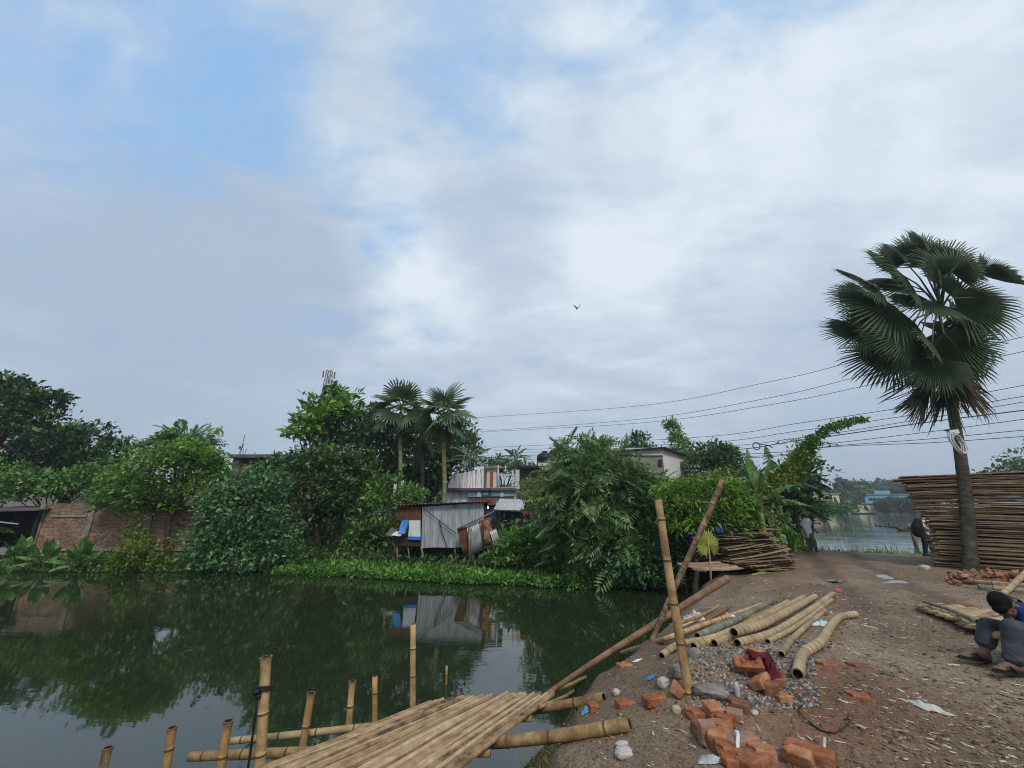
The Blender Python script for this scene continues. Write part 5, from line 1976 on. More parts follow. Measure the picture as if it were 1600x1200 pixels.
# dried palm-leaf fan tied to a bamboo stick
def leaf_on_stick():
    Y = 10.6
    hub = P(1107, 853, Y)
    root = empty('palm_leaf_on_stick', P(1111, 908, Y), 'yellowing round palm leaf tied to a thin upright bamboo stick', 'leaf')
    mb = MB()
    mb.tube([P(1111, 912, Y), P(1110, 880, Y), P(1107, 852, Y), P(1106.5, 845, Y)], [.022, .022, .018, .012], 7)
    mb.build('stick', M['bamboo'], root, smooth=True)
    V, F = [], []
    fan_leaf(V, F, hub, Vector((-.12, .05, 1)), Vector((.1, -1, .15)), PX(27, 1107, 850, Y), spread=318, nseg=34, droop=.12, split=.72, cup=.06, rag=.2)
    mb = MB()
    mb.v, mb.f, mb.m = [tuple(v) for v in V], F, [0] * len(F)
    mb.build('leaf', leafmat('yellowing_leaf', (.06, .09, .015), (.16, .2, .03), (.28, .28, .07), trans=.25, clump=5), root)


# ------------------------------------------------------------------ the far shore of the lake
def far_house(label, px0, px1, py0, py1, Y, wall, windows, depth=8, extra=None):
    a, b = P(px0, py1, Y), P(px1, py0, Y)
    z0, zt = min(-.3, a.z - .4), b.z
    root = empty('lakeside_house', (a.x, Y, z0), label, 'house')
    mb = MB()
    wall_box(mb, (a.x, Y), (b.x, Y), z0, zt, depth)
    mb.build('wall', wall, root)
    mb = MB()
    mb.box(((a.x + b.x) / 2, Y + depth / 2, zt + .15), (b.x - a.x + .8, depth + .8, .3))
    mb.build('roof', M['concrete'], root)
    for (x0, x1, y0, y1) in windows:
        mb = MB()
        s, e = P(x0, y1, Y - .03), P(x1, y0, Y - .03)
        mb.box(((s.x + e.x) / 2, Y - .03, (s.z + e.z) / 2), (e.x - s.x, .12, e.z - s.z))
        mb.build('window', M['dark_inside'], root)
    if extra:
        for (x0, x1, y0, y1, d) in extra:
            mb = MB()
            s, e = P(x0, y1, Y + d), P(x1, y0, Y + d)
            wall_box(mb, (s.x, Y + d), (e.x, Y + d), s.z - .3, e.z, depth * .5)
            mb.build('stair_tower', wall, root)


cy = nmat('lake_cream', [(.50, .47, .30), (.62, .59, .42)], .6, .9)
bl = nmat('lake_blue', [(.11, .27, .45), (.15, .34, .53)], .5, .8)
far_house('bright blue flat-roofed house among the trees across the lake', 1354, 1422, 773, 792, 150, bl, [(1358, 1362, 778, 782), (1364, 1369, 778, 782), (1371, 1376, 779, 782), (1384, 1388, 777, 782), (1392, 1397, 778, 783), (1409, 1417, 778, 783)], 9, [(1367, 1390, 766.5, 773, 3)])
far_house('small white house at the right end of the bright blue house', 1422.5, 1432, 774, 784, 152, M['white_sheet'], [(1427, 1429, 776, 779)], 7)
far_house('low cream hut right on the far shore of the lake', 1341, 1379, 787.5, 799.5, 138, cy, [(1351, 1353.5, 790, 796.5), (1354.5, 1356, 793, 798), (1367, 1371, 790, 796)], 6)
far_house('cream house on the far shore just past the banana leaves', 1284, 1310, 772, 783, 120, cy, [(1297, 1299, 773, 779), (1303, 1306, 777, 781)], 7)
far_house('pale pink house behind the banana leaves on the far shore', 1254, 1274, 766, 776, 116, nmat('lake_pink', [(.4, .25, .24), (.5, .34, .32)], .6, .9), [(1258, 1261, 768, 772), (1266, 1269, 768, 772)], 7)

far = [(1300, 786, 16, 12, 128), (1318, 780, 18, 14, 132), (1330, 768, 14, 12, 150), (1345, 775, 14, 12, 156), (1355, 768, 18, 10, 175), (1385, 762, 20, 10, 185), (1412, 764, 20, 10, 175), (1400, 760, 10, 9, 190), (1425, 762, 18, 12, 170), (1440, 757, 16, 10, 165),
       (1455, 765, 24, 16, 160), (1480, 770, 30, 20, 155), (1345, 762, 9, 9, 170), (1320, 764, 10, 9, 160), (1290, 776, 14, 10, 150), (1270, 778, 20, 12, 140), (1312, 792, 22, 7, 122)]
for i, (px, py, rx, ry, Y) in enumerate(far):
    plant('far_tree', 'grey-green tree in the wood across the lake', 'tree', Y, [(px, py, rx, ry), (px - rx * .5, py + ry * .5, rx * .7, ry * .6), (px + rx * .5, py + ry * .5, rx * .7, ry * .6)], 1500, .95, 'leaf_far', r0=.35, clump=6, group='trees across the lake')
plant('far_tree', 'tall thin tree standing above the wood across the lake, next to the banana leaves', 'tree', 150, [(1312, 754, 6, 6), (1316, 762, 6, 5), (1309, 764, 5, 6)], 600, .8, 'leaf_far', r0=.3, clump=6)
for px, py, Y in ((1332, 758, 165), (1350, 762, 160), (1363, 760, 168), (1337, 763, 155), (1369, 757, 172)):
    b = P(px, py, Y)
    coco_palm('coconut palm in the wood across the lake', (b.x, Y, -.3), b, .25, 14, 4.2, 'leaf_far', group='palms across the lake', wid=.12)
for px, py, rx, ry, Y in ((1402, 790, 26, 7, 133), (1425, 792, 22, 8, 131), (1385, 793, 12, 5, 132), (1445, 792, 18, 9, 130)):
    plant('far_shrub', 'arching green thicket at the far water edge below the blue house', 'shrub', Y, [(px, py, rx, ry)], 1600, 1.0, 'leaf_far', r0=.12, tv=PIN_V, tf=PIN_F, clump=3, group='thickets across the lake', stem='stem')
plant('leafy_tree', 'dark wooded rise on the right showing over the tall stack of mats', 'tree', 60,
      [(1590, 738, 34, 16), (1640, 722, 50, 30), (1560, 748, 26, 10), (1700, 730, 60, 40)], 5200, .5, 'leaf_dark', base=(1630, 800), r0=.4)
plant('lakeside_thicket', 'low green bank of reeds and bushes along the left shore of the lake', 'shrub', 75, [(1290, 795, 26, 9), (1268, 798, 26, 12), (1310, 798, 20, 5)], 2600, .6, 'leaf_mid', r0=.1, clump=6, stem='stem')
# meadow along the far shore
mb = MB()
o = strip('far_meadow', (50, 160, 112, 160, lambda x, y, z: (poly_sd(LAKE, x, y) > -1.0) & (poly_sd(LAKE, x, y) < 9)), 7000, 1.1, 'leaf_bright', GRASS_V, GRASS_F, up=.8, jit=.8, hgt=.1, lift=0)
tag(o, 'bright strip of meadow along the far shore', 'meadow')
# the far land on the left and behind: woods that read as one mass
o = strip('distant_wood', (-110, 30, 60, 110, lambda x, y, z: (poly_sd(LAKE, x, y) > 8)), 22000, 1.0, 'leaf_far', up=.3, jit=1, lift=.2, hgt=4.5)
tag(o, 'dark wood filling the gaps far behind the buildings', 'wood')
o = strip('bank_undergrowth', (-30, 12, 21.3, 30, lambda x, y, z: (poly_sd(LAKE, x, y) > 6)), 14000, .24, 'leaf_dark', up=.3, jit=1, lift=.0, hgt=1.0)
tag(o, 'dark undergrowth behind the brick wall and between the houses', 'undergrowth')
# ------------------------------------------------------------------ bamboo
def bamboo_mat(name, cols, node, sc=1.0):
    m = nmat(name, [tuple(c * .38 for c in cols[0])] + cols, 5 * sc, .55, .3, 40, (1, 1, 1), rnd=.08, spec=.3, rvar=.15, bdist=.004, lo=.26, hi=.72, nrough=.72, detail=12)
    return m


M['bamboo'] = bamboo_mat('bamboo_cured', [(0.22, 0.135, 0.055), (0.40, 0.265, 0.12), (0.52, 0.37, 0.20)], None)
M['bamboo_orange'] = bamboo_mat('bamboo_orange', [(0.24, 0.13, 0.045), (0.37, 0.225, 0.09), (0.48, 0.33, 0.165)], None)
M['bamboo_brown'] = bamboo_mat('bamboo_brown', [(0.10, 0.055, 0.028), (0.17, 0.095, 0.05), (0.25, 0.15, 0.085)], None)
M['bamboo_tan'] = bamboo_mat('bamboo_tan', [(0.22, 0.155, 0.085), (0.36, 0.265, 0.15), (0.46, 0.36, 0.225)], None, .6)
M['bamboo_grey'] = bamboo_mat('bamboo_grey', [(0.11, 0.105, 0.075), (0.20, 0.19, 0.15), (0.28, 0.265, 0.22)], None)
M['bamboo_mottled'] = nmat('bamboo_mottled', [(0.05, 0.035, 0.022), (0.17, 0.115, 0.06), (0.30, 0.22, 0.13)], 14, .6, .2, 40, (1, 1, .6), lo=.35, hi=.65)
M['bamboo_node'] = nmat('bamboo_node', [(0.055, 0.035, 0.018), (0.13, 0.085, 0.045)], 12, .8)
M['bamboo_end'] = nmat('bamboo_end', [(0.10, 0.06, 0.025), (0.25, 0.16, 0.075)], 20, .8)
M['bamboo_hole'] = nmat('bamboo_hole', [(0.008, 0.006, 0.004), (0.02, 0.014, 0.009)], 6, .9)


def culm(name, path, r0, r1, mat, label=None, group=None, node=.32, ring=.10, seg=12, cat='bamboo pole', hollow=True, wob=.012, dark=True, flare=False):
    """a bamboo pole: node rings, hollow cut ends"""
    path = [Vector(p) for p in path]
    if len(path) == 2:
        path = [path[0].lerp(path[1], t) for t in np.linspace(0, 1, 7)]
    # dense resampling (Catmull-Rom)
    ext = [path[0] * 2 - path[1]] + path + [path[-1] * 2 - path[-2]]
    dense = []
    for i in range(1, len(ext) - 2):
        p0, p1, p2, p3 = ext[i - 1:i + 3]
        for k in range(8):
            t = k / 8
            dense.append(.5 * ((2 * p1) + (p2 - p0) * t + (2 * p0 - 5 * p1 + 4 * p2 - p3) * t * t + (3 * p1 - p0 - 3 * p2 + p3) * t ** 3))
    dense.append(path[-1])
    cum = [0]
    for a, b in zip(dense, dense[1:]):
        cum.append(cum[-1] + (b - a).length)
    tot = cum[-1]
    cumn = np.array(cum)
    D = np.array([tuple(d) for d in dense])

    def at(s):
        return Vector([np.interp(s, cumn, D[:, k]) for k in range(3)])
    st = []
    s = random.uniform(.3, .8) * node
    nodes = []
    while s < tot - .03:
        nodes.append(s)
        s += node * random.uniform(.82, 1.15)
    st.append((0, 1.0, 0))
    for s in nodes:
        dk = .010 if node > .2 else .005
        st += [(s - .035, 1 - .15 * ring, 0), (s - dk, 1 + .6 * ring, 1), (s, 1 + 1.3 * ring, 1), (s + dk * .8, 1 + .5 * ring, 1), (s + dk * 1.3, 1 - .35 * ring, 0), (s + .04, 1 - .2 * ring, 0)]
    st.append((tot, 1.0, 0))
    if flare:
        st = [q for q in st if q[0] < tot - .09] + [(tot - .07, .99, 0), (tot - .03, 1.05, 0), (tot - .012, 1.2, 1), (tot, 1.24, 1)]
    st = [q for q in st if 0 <= q[0] <= tot]
    st.sort()
    # long internodes get rings in between so curves stay smooth
    full = []
    for a, b in zip(st, st[1:]):
        full.append(a)
        gap = b[0] - a[0]
        if gap > .09:
            for k in range(1, int(gap / .08)):
                full.append((a[0] + gap * k / int(gap / .08), 1 - .15 * ring, 0))
    full.append(st[-1])
    mb = MB()
    pts = [at(q[0]) for q in full]
    ph = random.uniform(0, 6)
    for i, q in enumerate(full):
        pts[i] = pts[i] + Vector((math.sin(q[0] * 2.1 + ph), math.cos(q[0] * 1.7 + ph), 0)) * wob
    rad = [(r0 + (r1 - r0) * q[0] / tot) * q[1] for q in full]
    t0 = (pts[1] - pts[0]).normalized()
    up = Vector((0, 0, 1)) if abs(t0.z) < .95 else Vector((1, 0, 0))
    u = t0.cross(up).normalized()
    vs, fs, mi = [], [], []
    for i in range(len(pts)):
        t = (pts[min(i + 1, len(pts) - 1)] - pts[max(i - 1, 0)]).normalized()
        u = (u - t * u.dot(t)).normalized()
        w = t.cross(u)
        for k in range(seg):
            a = 2 * math.pi * k / seg
            vs.append(pts[i] + (u * math.cos(a) + w * math.sin(a)) * rad[i])
    for i in range(len(pts) - 1):
        for k in range(seg):
            k2 = (k + 1) % seg
            fs.append((i * seg + k, i * seg + k2, (i + 1) * seg + k2, (i + 1) * seg + k))
            mi.append(1 if dark and full[i][2] and full[i + 1][2] else 0)
    for end in (0, len(pts) - 1):
        t = (pts[1] - pts[0]).normalized() if end == 0 else (pts[-2] - pts[-1]).normalized()
        c = pts[end]
        b = len(vs)
        ri = .72 if hollow else .1
        for k in range(seg):
            vs.append(c.lerp(vs[end * seg + k], ri))
        for k in range(seg):
            vs.append(c.lerp(vs[end * seg + k], ri * .9) + t * rad[end] * 1.6)
        for k in range(seg):
            k2 = (k + 1) % seg
            A = (end * seg + k, end * seg + k2, b + k2, b + k)
            B = (b + k, b + k2, b + seg + k2, b + seg + k)
            if end == 0:
                A, B = A[::-1], B[::-1]
            fs += [A, B]
            mi += [2, 3]
        cap = tuple(b + seg + k for k in range(seg))
        fs.append(cap if end else cap[::-1])
        mi.append(3)
    mb.v, mb.f, mb.m = [tuple(v) for v in vs], fs, mi
    o = mb.build(name, [M[mat], M['bamboo_node'], M['bamboo_end'], M['bamboo_hole']], smooth=True)
    if label:
        tag(o, label, cat, group)
    return o


def on_ground(pix, r, extra=0.0):
    pts = [G(a, b) for a, b in pix]
    # settle: straight between given points, lifted clear of the ground
    out = []
    for p in pts:
        out.append(Vector((p.x, p.y, gz(p.x, p.y) + r * .85 + extra)))
    return out


GB_ = 'bamboo poles lying on the bank'
poles = [
    ('long tan pole nearest the water in the fan of lying bamboo', [(955, 1027), (1030, 1006), (1110, 976), (1192, 947)], .04, .035, 'bamboo', .30, 0),
    ('grey-green mottled pole in the fan of lying bamboo', [(1090, 1000), (1150, 974), (1207, 944)], .05, .045, 'bamboo_grey', .16, 0.0),
    ('pole lying behind the upright pole, its cut end by the water side', [(1033, 1030), (1062, 1012), (1122, 1000), (1190, 968), (1232, 943)], .045, .04, 'bamboo_tan', .2, 0),
    ('pole with the darkest hollow end, lying low in the fan', [(1083, 1017), (1140, 995), (1205, 964), (1258, 936)], .052, .045, 'bamboo', .14, 0),
    ('tan pole lying between two thicker ones in the fan', [(1117, 1011), (1180, 985), (1240, 950), (1266, 939)], .05, .04, 'bamboo_tan', .13, 0.0),
    ('thick pole with the widest hollow end facing the camera', [(1147, 1003), (1195, 988), (1240, 964), (1275, 942)], .062, .05, 'bamboo_tan', .11, 0.05),
    ('thick curved pole reaching farthest toward the road in the fan', [(1152, 1012), (1210, 993), (1265, 960), (1302, 932)], .055, .045, 'bamboo_tan', .12, 0),
    ('thinner pole next to the thick curved one', [(1202, 1007), (1245, 982), (1301, 940)], .034, .032, 'bamboo_tan', .15, 0),
    ('pole with a jagged near end just left of the crooked one', [(1224, 1029), (1240, 1003), (1262, 980), (1291, 957)], .038, .034, 'bamboo_tan', .14, 0),
    ('crooked S-shaped bamboo piece lying apart on the right of the fan', [(1246, 1063), (1254, 1030), (1284, 1009), (1301, 984), (1314, 970), (1338, 965)], .058, .05, 'bamboo_tan', .10, 0),
    ('short brown pole end sticking out above the white bag', [(1062, 984), (1100, 968), (1124, 953)], .028, .025, 'bamboo_orange', .3, .05),
    ('thin pole beside the short brown one above the white bag', [(1050, 1000), (1100, 977), (1140, 952)], .022, .02, 'bamboo_brown', .3, .02),
]
for lab, pix, r0, r1, mt, nd, ex in poles:
    culm('bamboo_pole', on_ground(pix, r0 * .88, ex), r0 * .88, r1 * .86, mt, lab, GB_, node=nd, ring=.035 if nd < .2 else .08)

# upright and leaning poles
b0 = G(1075, 1080)
culm('bamboo_pole', [b0 + Vector((0, 0, -.15)), P(1052, 930, b0.y + .02), P(1030, 781, b0.y + .05)], .040, .034, 'bamboo', 'thick upright bamboo pole planted by the grey stone slab', node=.36, ring=.06)
culm('bamboo_pole', [P(1012, 1016, 6.5), P(1075, 874, 6.4), P(1129, 750, 6.3)], .036, .046, 'bamboo_mottled', 'mottled thin pole leaning to the right behind the upright one', node=.33, ring=.06)
culm('bamboo_pole', [P(846, 1092, 5.3), P(950, 1020, 6.0), P(1050, 958, 6.8), P(1136, 904, 7.7)], .026, .062, 'bamboo_brown', 'long brown pole slanting from the raft up to the bank', node=.42, ring=.05)

# posts standing in the pond
GP_ = 'bamboo posts in the pond'
posts = [
    ('thickest pond post, with a black rope tied round it', (416, 1026), (404, 1215), 4.3, .055, 'bamboo', GP_),
    ('short pond post just left of the roped post', (357, 1126), (343, 1215), 4.2, .043, 'bamboo_orange', GP_),
    ('low pond post, second from the left', (270, 1136), (258, 1215), 4.3, .042, 'bamboo_orange', GP_),
    ('leftmost and lowest pond post with a grey hollow top', (168, 1168), (158, 1215), 4.3, .042, 'bamboo_mottled', GP_),
    ('pond post right of the roped post, with a wide flared top', (486, 1083), (470, 1180), 4.9, .045, 'bamboo_orange', GP_),
    ('thin pond post third from the right behind the raft', (551, 1064), (543, 1150), 5.2, .042, 'bamboo_orange', GP_),
    ('short pond post left of the tall straight one', (586, 1056), (585, 1140), 5.5, .038, 'bamboo_orange', GP_),
    ('tall straight pond post farthest out behind the raft', (646, 975), (645, 1120), 5.9, .045, 'bamboo', GP_),
]
for lab, a, b, Y, r, mt, g in posts:
    p, q = P(a[0], a[1], Y), P(b[0], b[1], Y)
    d = (q - p).normalized()
    q = p + d * ((p.z + 1.75) / -d.z)
    r *= .86
    o = culm('bamboo_post', [q, p.lerp(q, .5), p - d * .0], r, r * .92, mt, lab, g, node=.34, ring=.10, cat='post', wob=.004, flare='straight' not in lab)
    # flared top node
c = P(697, 1040, 7.5)
culm('bamboo_stick', [Vector((c.x, c.y, -1.6)), c], .022, .02, 'bamboo_orange', 'short stick standing alone in the water beyond the raft', None, .3, .08, cat='stick')


def rope():
    root = empty('black_rope', P(413, 1080, 4.25), 'black rope knotted round the thickest pond post and hanging to the water', 'rope')
    mb = MB()
    A, B = P(416, 1026, 4.3), P(404, 1215, 4.3)
    c = A.lerp(B, .29)
    ax = (A - B).normalized()
    u = ax.orthogonal().normalized()
    w = ax.cross(u)
    mb.tube([c + (u * math.cos(a) + w * math.sin(a)) * .064 + ax * (.012 * math.sin(a * 2) + .02 * a / 6.28) for a in np.linspace(0, 4 * math.pi, 40)], .009, 6)
    mb.build('loop', M['black'], root, smooth=True)
    mb = MB()
    for k in range(6):
        a = k * 1.05
        mb.box(P(402, 1084, 4.22) + Vector((.012 * math.cos(a), .012 * math.sin(a), .008 * k - .02)), (.03, .03, .03), (a, a * 2, a))
    mb.build('knot', M['black'], root, smooth=True)
    mb = MB()
    mb.tube([P(404, 1082, 4.24), P(400, 1110, 4.23), P(396, 1140, 4.22), P(392, 1170, 4.22), P(386, 1210, 4.22), P(380, 1260, 4.22)], .0095, 6)
    mb.build('tail', M['black'], root, smooth=True)


rope()
# bearers under the raft
culm('bamboo_pole', [P(295, 1183, 4.75), P(520, 1172, 4.6), P(740, 1163, 4.3), P(860, 1152, 3.95), G(985, 1141) + Vector((0, 0, .035))], .040, .048, 'bamboo', 'long thick bearer pole running under the raft onto the bank', node=.45, ring=.05)
culm('bamboo_pole', [P(360, 1157, 5.1), P(560, 1137, 5.05), P(760, 1118, 5.0)], .032, .034, 'bamboo_tan', 'thinner bearer pole at the back of the raft', node=.4, ring=.06)
culm('bamboo_pole', [P(700, 1125, 5.2), P(800, 1113, 5.1), P(850, 1106, 4.9), G(946, 1094) + Vector((0, 0, .02))], .036, .045, 'bamboo', 'short bearer pole running from the raft tip onto the bank', node=.4, ring=.06)
culm('bamboo_pole', [P(790, 1118, 5.1), P(860, 1084, 5.3), G(934, 1052) + Vector((0, 0, .03))], .022, .024, 'bamboo', 'slim pole lying along the bank edge just past the raft', node=.4, ring=.06)
culm('bamboo_pole', [P(800, 1124, 5.0), P(870, 1094, 5.1), G(905, 1078) + Vector((0, 0, .03))], .018, .02, 'bamboo_tan', 'slimmest pole below the slim one at the raft tip', node=.4, ring=.06)


# split bamboo raft
def strip_mesh(mb, a, b, w, th, nrm, n=9, z=.006, round_=True):
    """one split culm from a to b: a shallow arched strip with node ridges"""
    a, b = Vector(a), Vector(b)
    t = (b - a).normalized()
    s = t.cross(nrm).normalized()
    ph = random.uniform(0, 6)
    vs, fs = [], []
    prof = [(-.5, -.5), (-.5, .05), (-.25, .42), (0, .55), (.25, .42), (.5, .05), (.5, -.5)]
    m = len(prof)
    for i in range(n + 1):
        u = i / n
        c = a.lerp(b, u) + nrm * z * math.sin(ph + u * 5) + s * w * .12 * math.sin(ph * 2 + u * 4)
        k = 1.12 if i % 3 == 1 else 1.0
        for (x, y) in prof:
            vs.append(c + s * w * x * (.96 if k == 1 else 1) + nrm * th * y * k)
    for i in range(n):
        for k in range(m - 1):
            fs.append((i * m + k, i * m + k + 1, (i + 1) * m + k + 1, (i + 1) * m + k))
    fs.append(tuple(range(m)))
    fs.append(tuple(n * m + k for k in range(m - 1, -1, -1)))
    mb.add(vs, fs)


M['mat_strip'] = nmat('split_bamboo', [(0.07, 0.045, 0.026), (0.24, 0.155, 0.08), (0.36, 0.25, 0.14), (0.47, 0.35, 0.21)], 9, .65, .35, 40, (1, 1, 1), rnd=.2, island=True, lo=.2, hi=.8, bdist=.005)
M['mat_strip_wet'] = nmat('split_bamboo_dull', [(0.06, 0.038, 0.028), (0.12, 0.08, 0.055), (0.22, 0.155, 0.10)], 5, .6, .3, 40, rnd=.2, island=True)
M['mat_old'] = nmat('weathered_split_bamboo', [(0.12, 0.08, 0.048), (0.26, 0.175, 0.10), (0.40, 0.285, 0.175)], 4, .75, .3, 40, rnd=.3, island=True, lo=.2, hi=.8)
M['mat_edge'] = nmat('weathered_split_bamboo_dark', [(0.08, 0.055, 0.036), (0.17, 0.115, 0.072), (0.30, 0.215, 0.14)], 5, .8, .3, 40, rnd=.3, island=True, lo=.2, hi=.8)


def raft():
    zr = -.45
    root = empty('bamboo_raft', PZ(640, 1140, zr), 'raft of long split bamboo strips laid over bearer poles at the bank', 'raft')
    A, B, C, D = PZ(392, 1203, zr - .03), PZ(694, 1090, zr), PZ(864, 1084, zr + .05), PZ(706, 1212, zr + .06)
    n = 42
    for part, wetset in (('plank_layer', False), ('dull_plank_layer', True)):
        mb = MB()
        for i in range(n):
            u = (i + .5) / n
            wet = i in (19, 20, 21, 26, 33)
            if wet != wetset:
                continue
            a, b = A.lerp(D, u), B.lerp(C, u)
            d = (b - a).normalized()
            jag = (.0 if i in (6, 7, 8, 9, 10, 11) else -.14 if i < 6 else -.05 if i < 21 else 0) + random.uniform(-.05, .05)
            a = a - d * (.35 + random.uniform(-.1, .1))
            b = b + d * jag
            lift = Vector((0, 0, random.uniform(-.006, .01)))
            strip_mesh(mb, a + lift, b + lift, (A - D).length / n * random.uniform(.97, 1.1), .026, Vector((0, 0, 1)), 16, .009)
        mb.build(part, M['mat_strip' if not wetset else 'mat_strip_wet'], root)
    mb = MB()
    for u in (.3, .72):
        p, q = A.lerp(B, u), D.lerp(C, u)
        mb.tube([p + Vector((0, 0, -.06)), q + Vector((0, 0, -.06))], .03, 8)
    mb.build('cross_bearer', M['bamboo'], root, smooth=True)


raft()


# ------------------------------------------------------------------ stacked mats
def mat_proto(L, W, n, seed, mat, th=.022, warp=.03):
    random.seed(seed)
    mb = MB()
    ph = random.uniform(0, 6)
    for i in range(n):
        y = -W / 2 + W * (i + .5) / n
        za = random.uniform(-.008, .008)
        ex0, ex1 = random.uniform(-.09, .07), random.uniform(-.09, .07)
        segs = 6
        path = [(-L / 2 + ex0 + (L + ex1 - ex0) * k / segs, y, warp * math.sin(ph + k * .8) + za) for k in range(segs + 1)]
        w, t = W / n * .94, th * random.uniform(.8, 1.25)
        vs, fs = [], []
        for (x, yy, z) in path:
            vs += [(x, yy - w / 2, z - t / 2), (x, yy + w / 2, z - t / 2), (x, yy + w / 2, z + t * .3), (x, yy, z + t / 2), (x, yy - w / 2, z + t * .3)]
        for k in range(segs):
            for q in range(5):
                q2 = (q + 1) % 5
                fs.append((k * 5 + q, k * 5 + q2, (k + 1) * 5 + q2, (k + 1) * 5 + q))
        fs += [(4, 3, 2, 1, 0), tuple(segs * 5 + k for k in range(5))]
        mb.add([(a, b, c) for a, b, c in vs], fs)
    # cross battens
    for x in (-L * .33, L * .05, L * .38):
        mb.box((x, 0, -th * .9), (.06, W * .98, th * .8))
    return mb.build('bamboo_mat', M[mat])


protos = [mat_proto(3.7, 1.9, 12, 50 + k, 'mat_edge' if k % 2 else 'mat_old', th=.032, warp=.014 + .008 * (k % 3)) for k in range(6)]
random.seed(21)
SY = 14.0
CNR = P(1466, 885, SY)
YAW = -.74
ax_, ay_ = Vector((math.cos(YAW), math.sin(YAW), 0)), Vector((-math.sin(YAW), math.cos(YAW), 0))
random.seed(21)
zb = gz(CNR.x + 1, SY - 1) - .02
ztop = P(1470, 743, SY).z
NM = 66
GS = 'bamboo mats of the tall stack'
for i in range(NM):
    t = i / (NM - 1)
    src = protos[(i * 5 + 2) % 6]
    o = src.copy()
    COL.objects.link(o)
    z = zb + .05 + (ztop - zb - .10) * t
    left = .10 * math.sin(t * 5) + (.0 if t < .6 else -.12) + random.uniform(-.08, .08)
    k = 1.0 if t < .52 or t > .94 else .80
    o.scale = (k, 1, 1)
    c = CNR + ax_ * (left + 1.85 * k) + ay_ * (.95 + random.uniform(-.05, .05) - .04 * t)
    o.location = (c.x, c.y, z)
    o.rotation_euler = (random.uniform(-.012, .012), random.uniform(-.010, .010) + (.014 if .3 < t < .6 else 0), YAW + random.uniform(-.02, .02))
    tag(o, 'weathered split bamboo mat lying within the tall neat stack behind the palm trunk', 'bamboo mat', GS)
    if i == NM - 1:
        o['label'] = 'topmost reddish mat of the tall stack, jutting out to the left'
        o.location = Vector(o.location) - ax_ * .10 + Vector((0, 0, .03))
        o.data = o.data.copy()
        o.data.materials[0] = nmat('reddish_split_bamboo', [(0.14, 0.075, 0.05), (0.26, 0.14, 0.09), (0.34, 0.22, 0.15)], 4, .75, .3, 40, rnd=.25, island=True)
    if i == NM - 2:
        o['label'] = 'second mat from the top of the tall stack, reaching farthest left'
        o.location = Vector(o.location) - ax_ * .32
for p in protos:
    bpy.data.objects.remove(p)

protos = [mat_proto(2.0, 1.3, 9, 80 + k, 'mat_old' if k % 2 else 'mat_edge', warp=.012 + .01 * (k % 3)) for k in range(5)]
random.seed(33)
base = G(1200, 886)
zb = gz(base.x, 13.8)
ztop = P(1190, 828, 13.6).z
NM = 24
GS = 'bamboo mats of the splayed pile'
for i in range(NM):
    t = i / (NM - 1)
    o = protos[(i * 3 + 1) % 5].copy()
    COL.objects.link(o)
    tilt = .02 - .16 * math.exp(-((t - .5) / .28) ** 2)
    rx = P(1258 - 42 * min(1, t * 1.4) + random.uniform(-7, 5), 880, 13.6).x
    o.location = (rx - 1.0 + random.uniform(-.06, .06), 14.0 + random.uniform(-.12, .1), zb + .04 + (ztop - zb) * t - .10 * math.sin(math.pi * t))
    o.rotation_euler = (random.uniform(-.04, .04), tilt + random.uniform(-.02, .02), random.uniform(-.3, .3) + .12)
    tag(o, 'weathered split bamboo mat lying within the splayed untidy pile under the mango shrub', 'bamboo mat', GS)
    if i == NM - 1:
        o['label'] = 'pale topmost mat of the splayed untidy pile under the mango shrub'
        o.location.x += .15
        o.rotation_euler = (0, .03, .25)
    if i == 0:
        o['label'] = 'bottom mat of the splayed pile, jutting out over the earth'
        o.location.x += .1
# a darker low pile left of it and the platform mat over the water
for k in range(5):
    o = protos[k % 5].copy()
    COL.objects.link(o)
    q = P(1150 - k * 3, 880 - 7 * k, 14.2)
    o.location = (q.x - .3, 14.5, -.30 + .1 * k)
    o.rotation_euler = (.03 * k, .05 * random.uniform(-1, 1), random.uniform(-.3, .3))
    tag(o, 'half-shaded mat in the short heap behind the splayed pile', 'bamboo mat', 'bamboo mats of the shaded heap')
o = protos[0].copy()
COL.objects.link(o)
q = P(1118, 890, 11.4)
o.location = (q.x - .05, 11.7, q.z + .05)
o.scale = (.62, .8, 1)
o.rotation_euler = (.06, -.03, .15)
tag(o, 'single yellowish mat jutting over the water below the palm leaf on its stick', 'bamboo mat')
o.data = o.data.copy()
o.data.materials[0] = M['mat_old']
for p in protos:
    bpy.data.objects.remove(p)



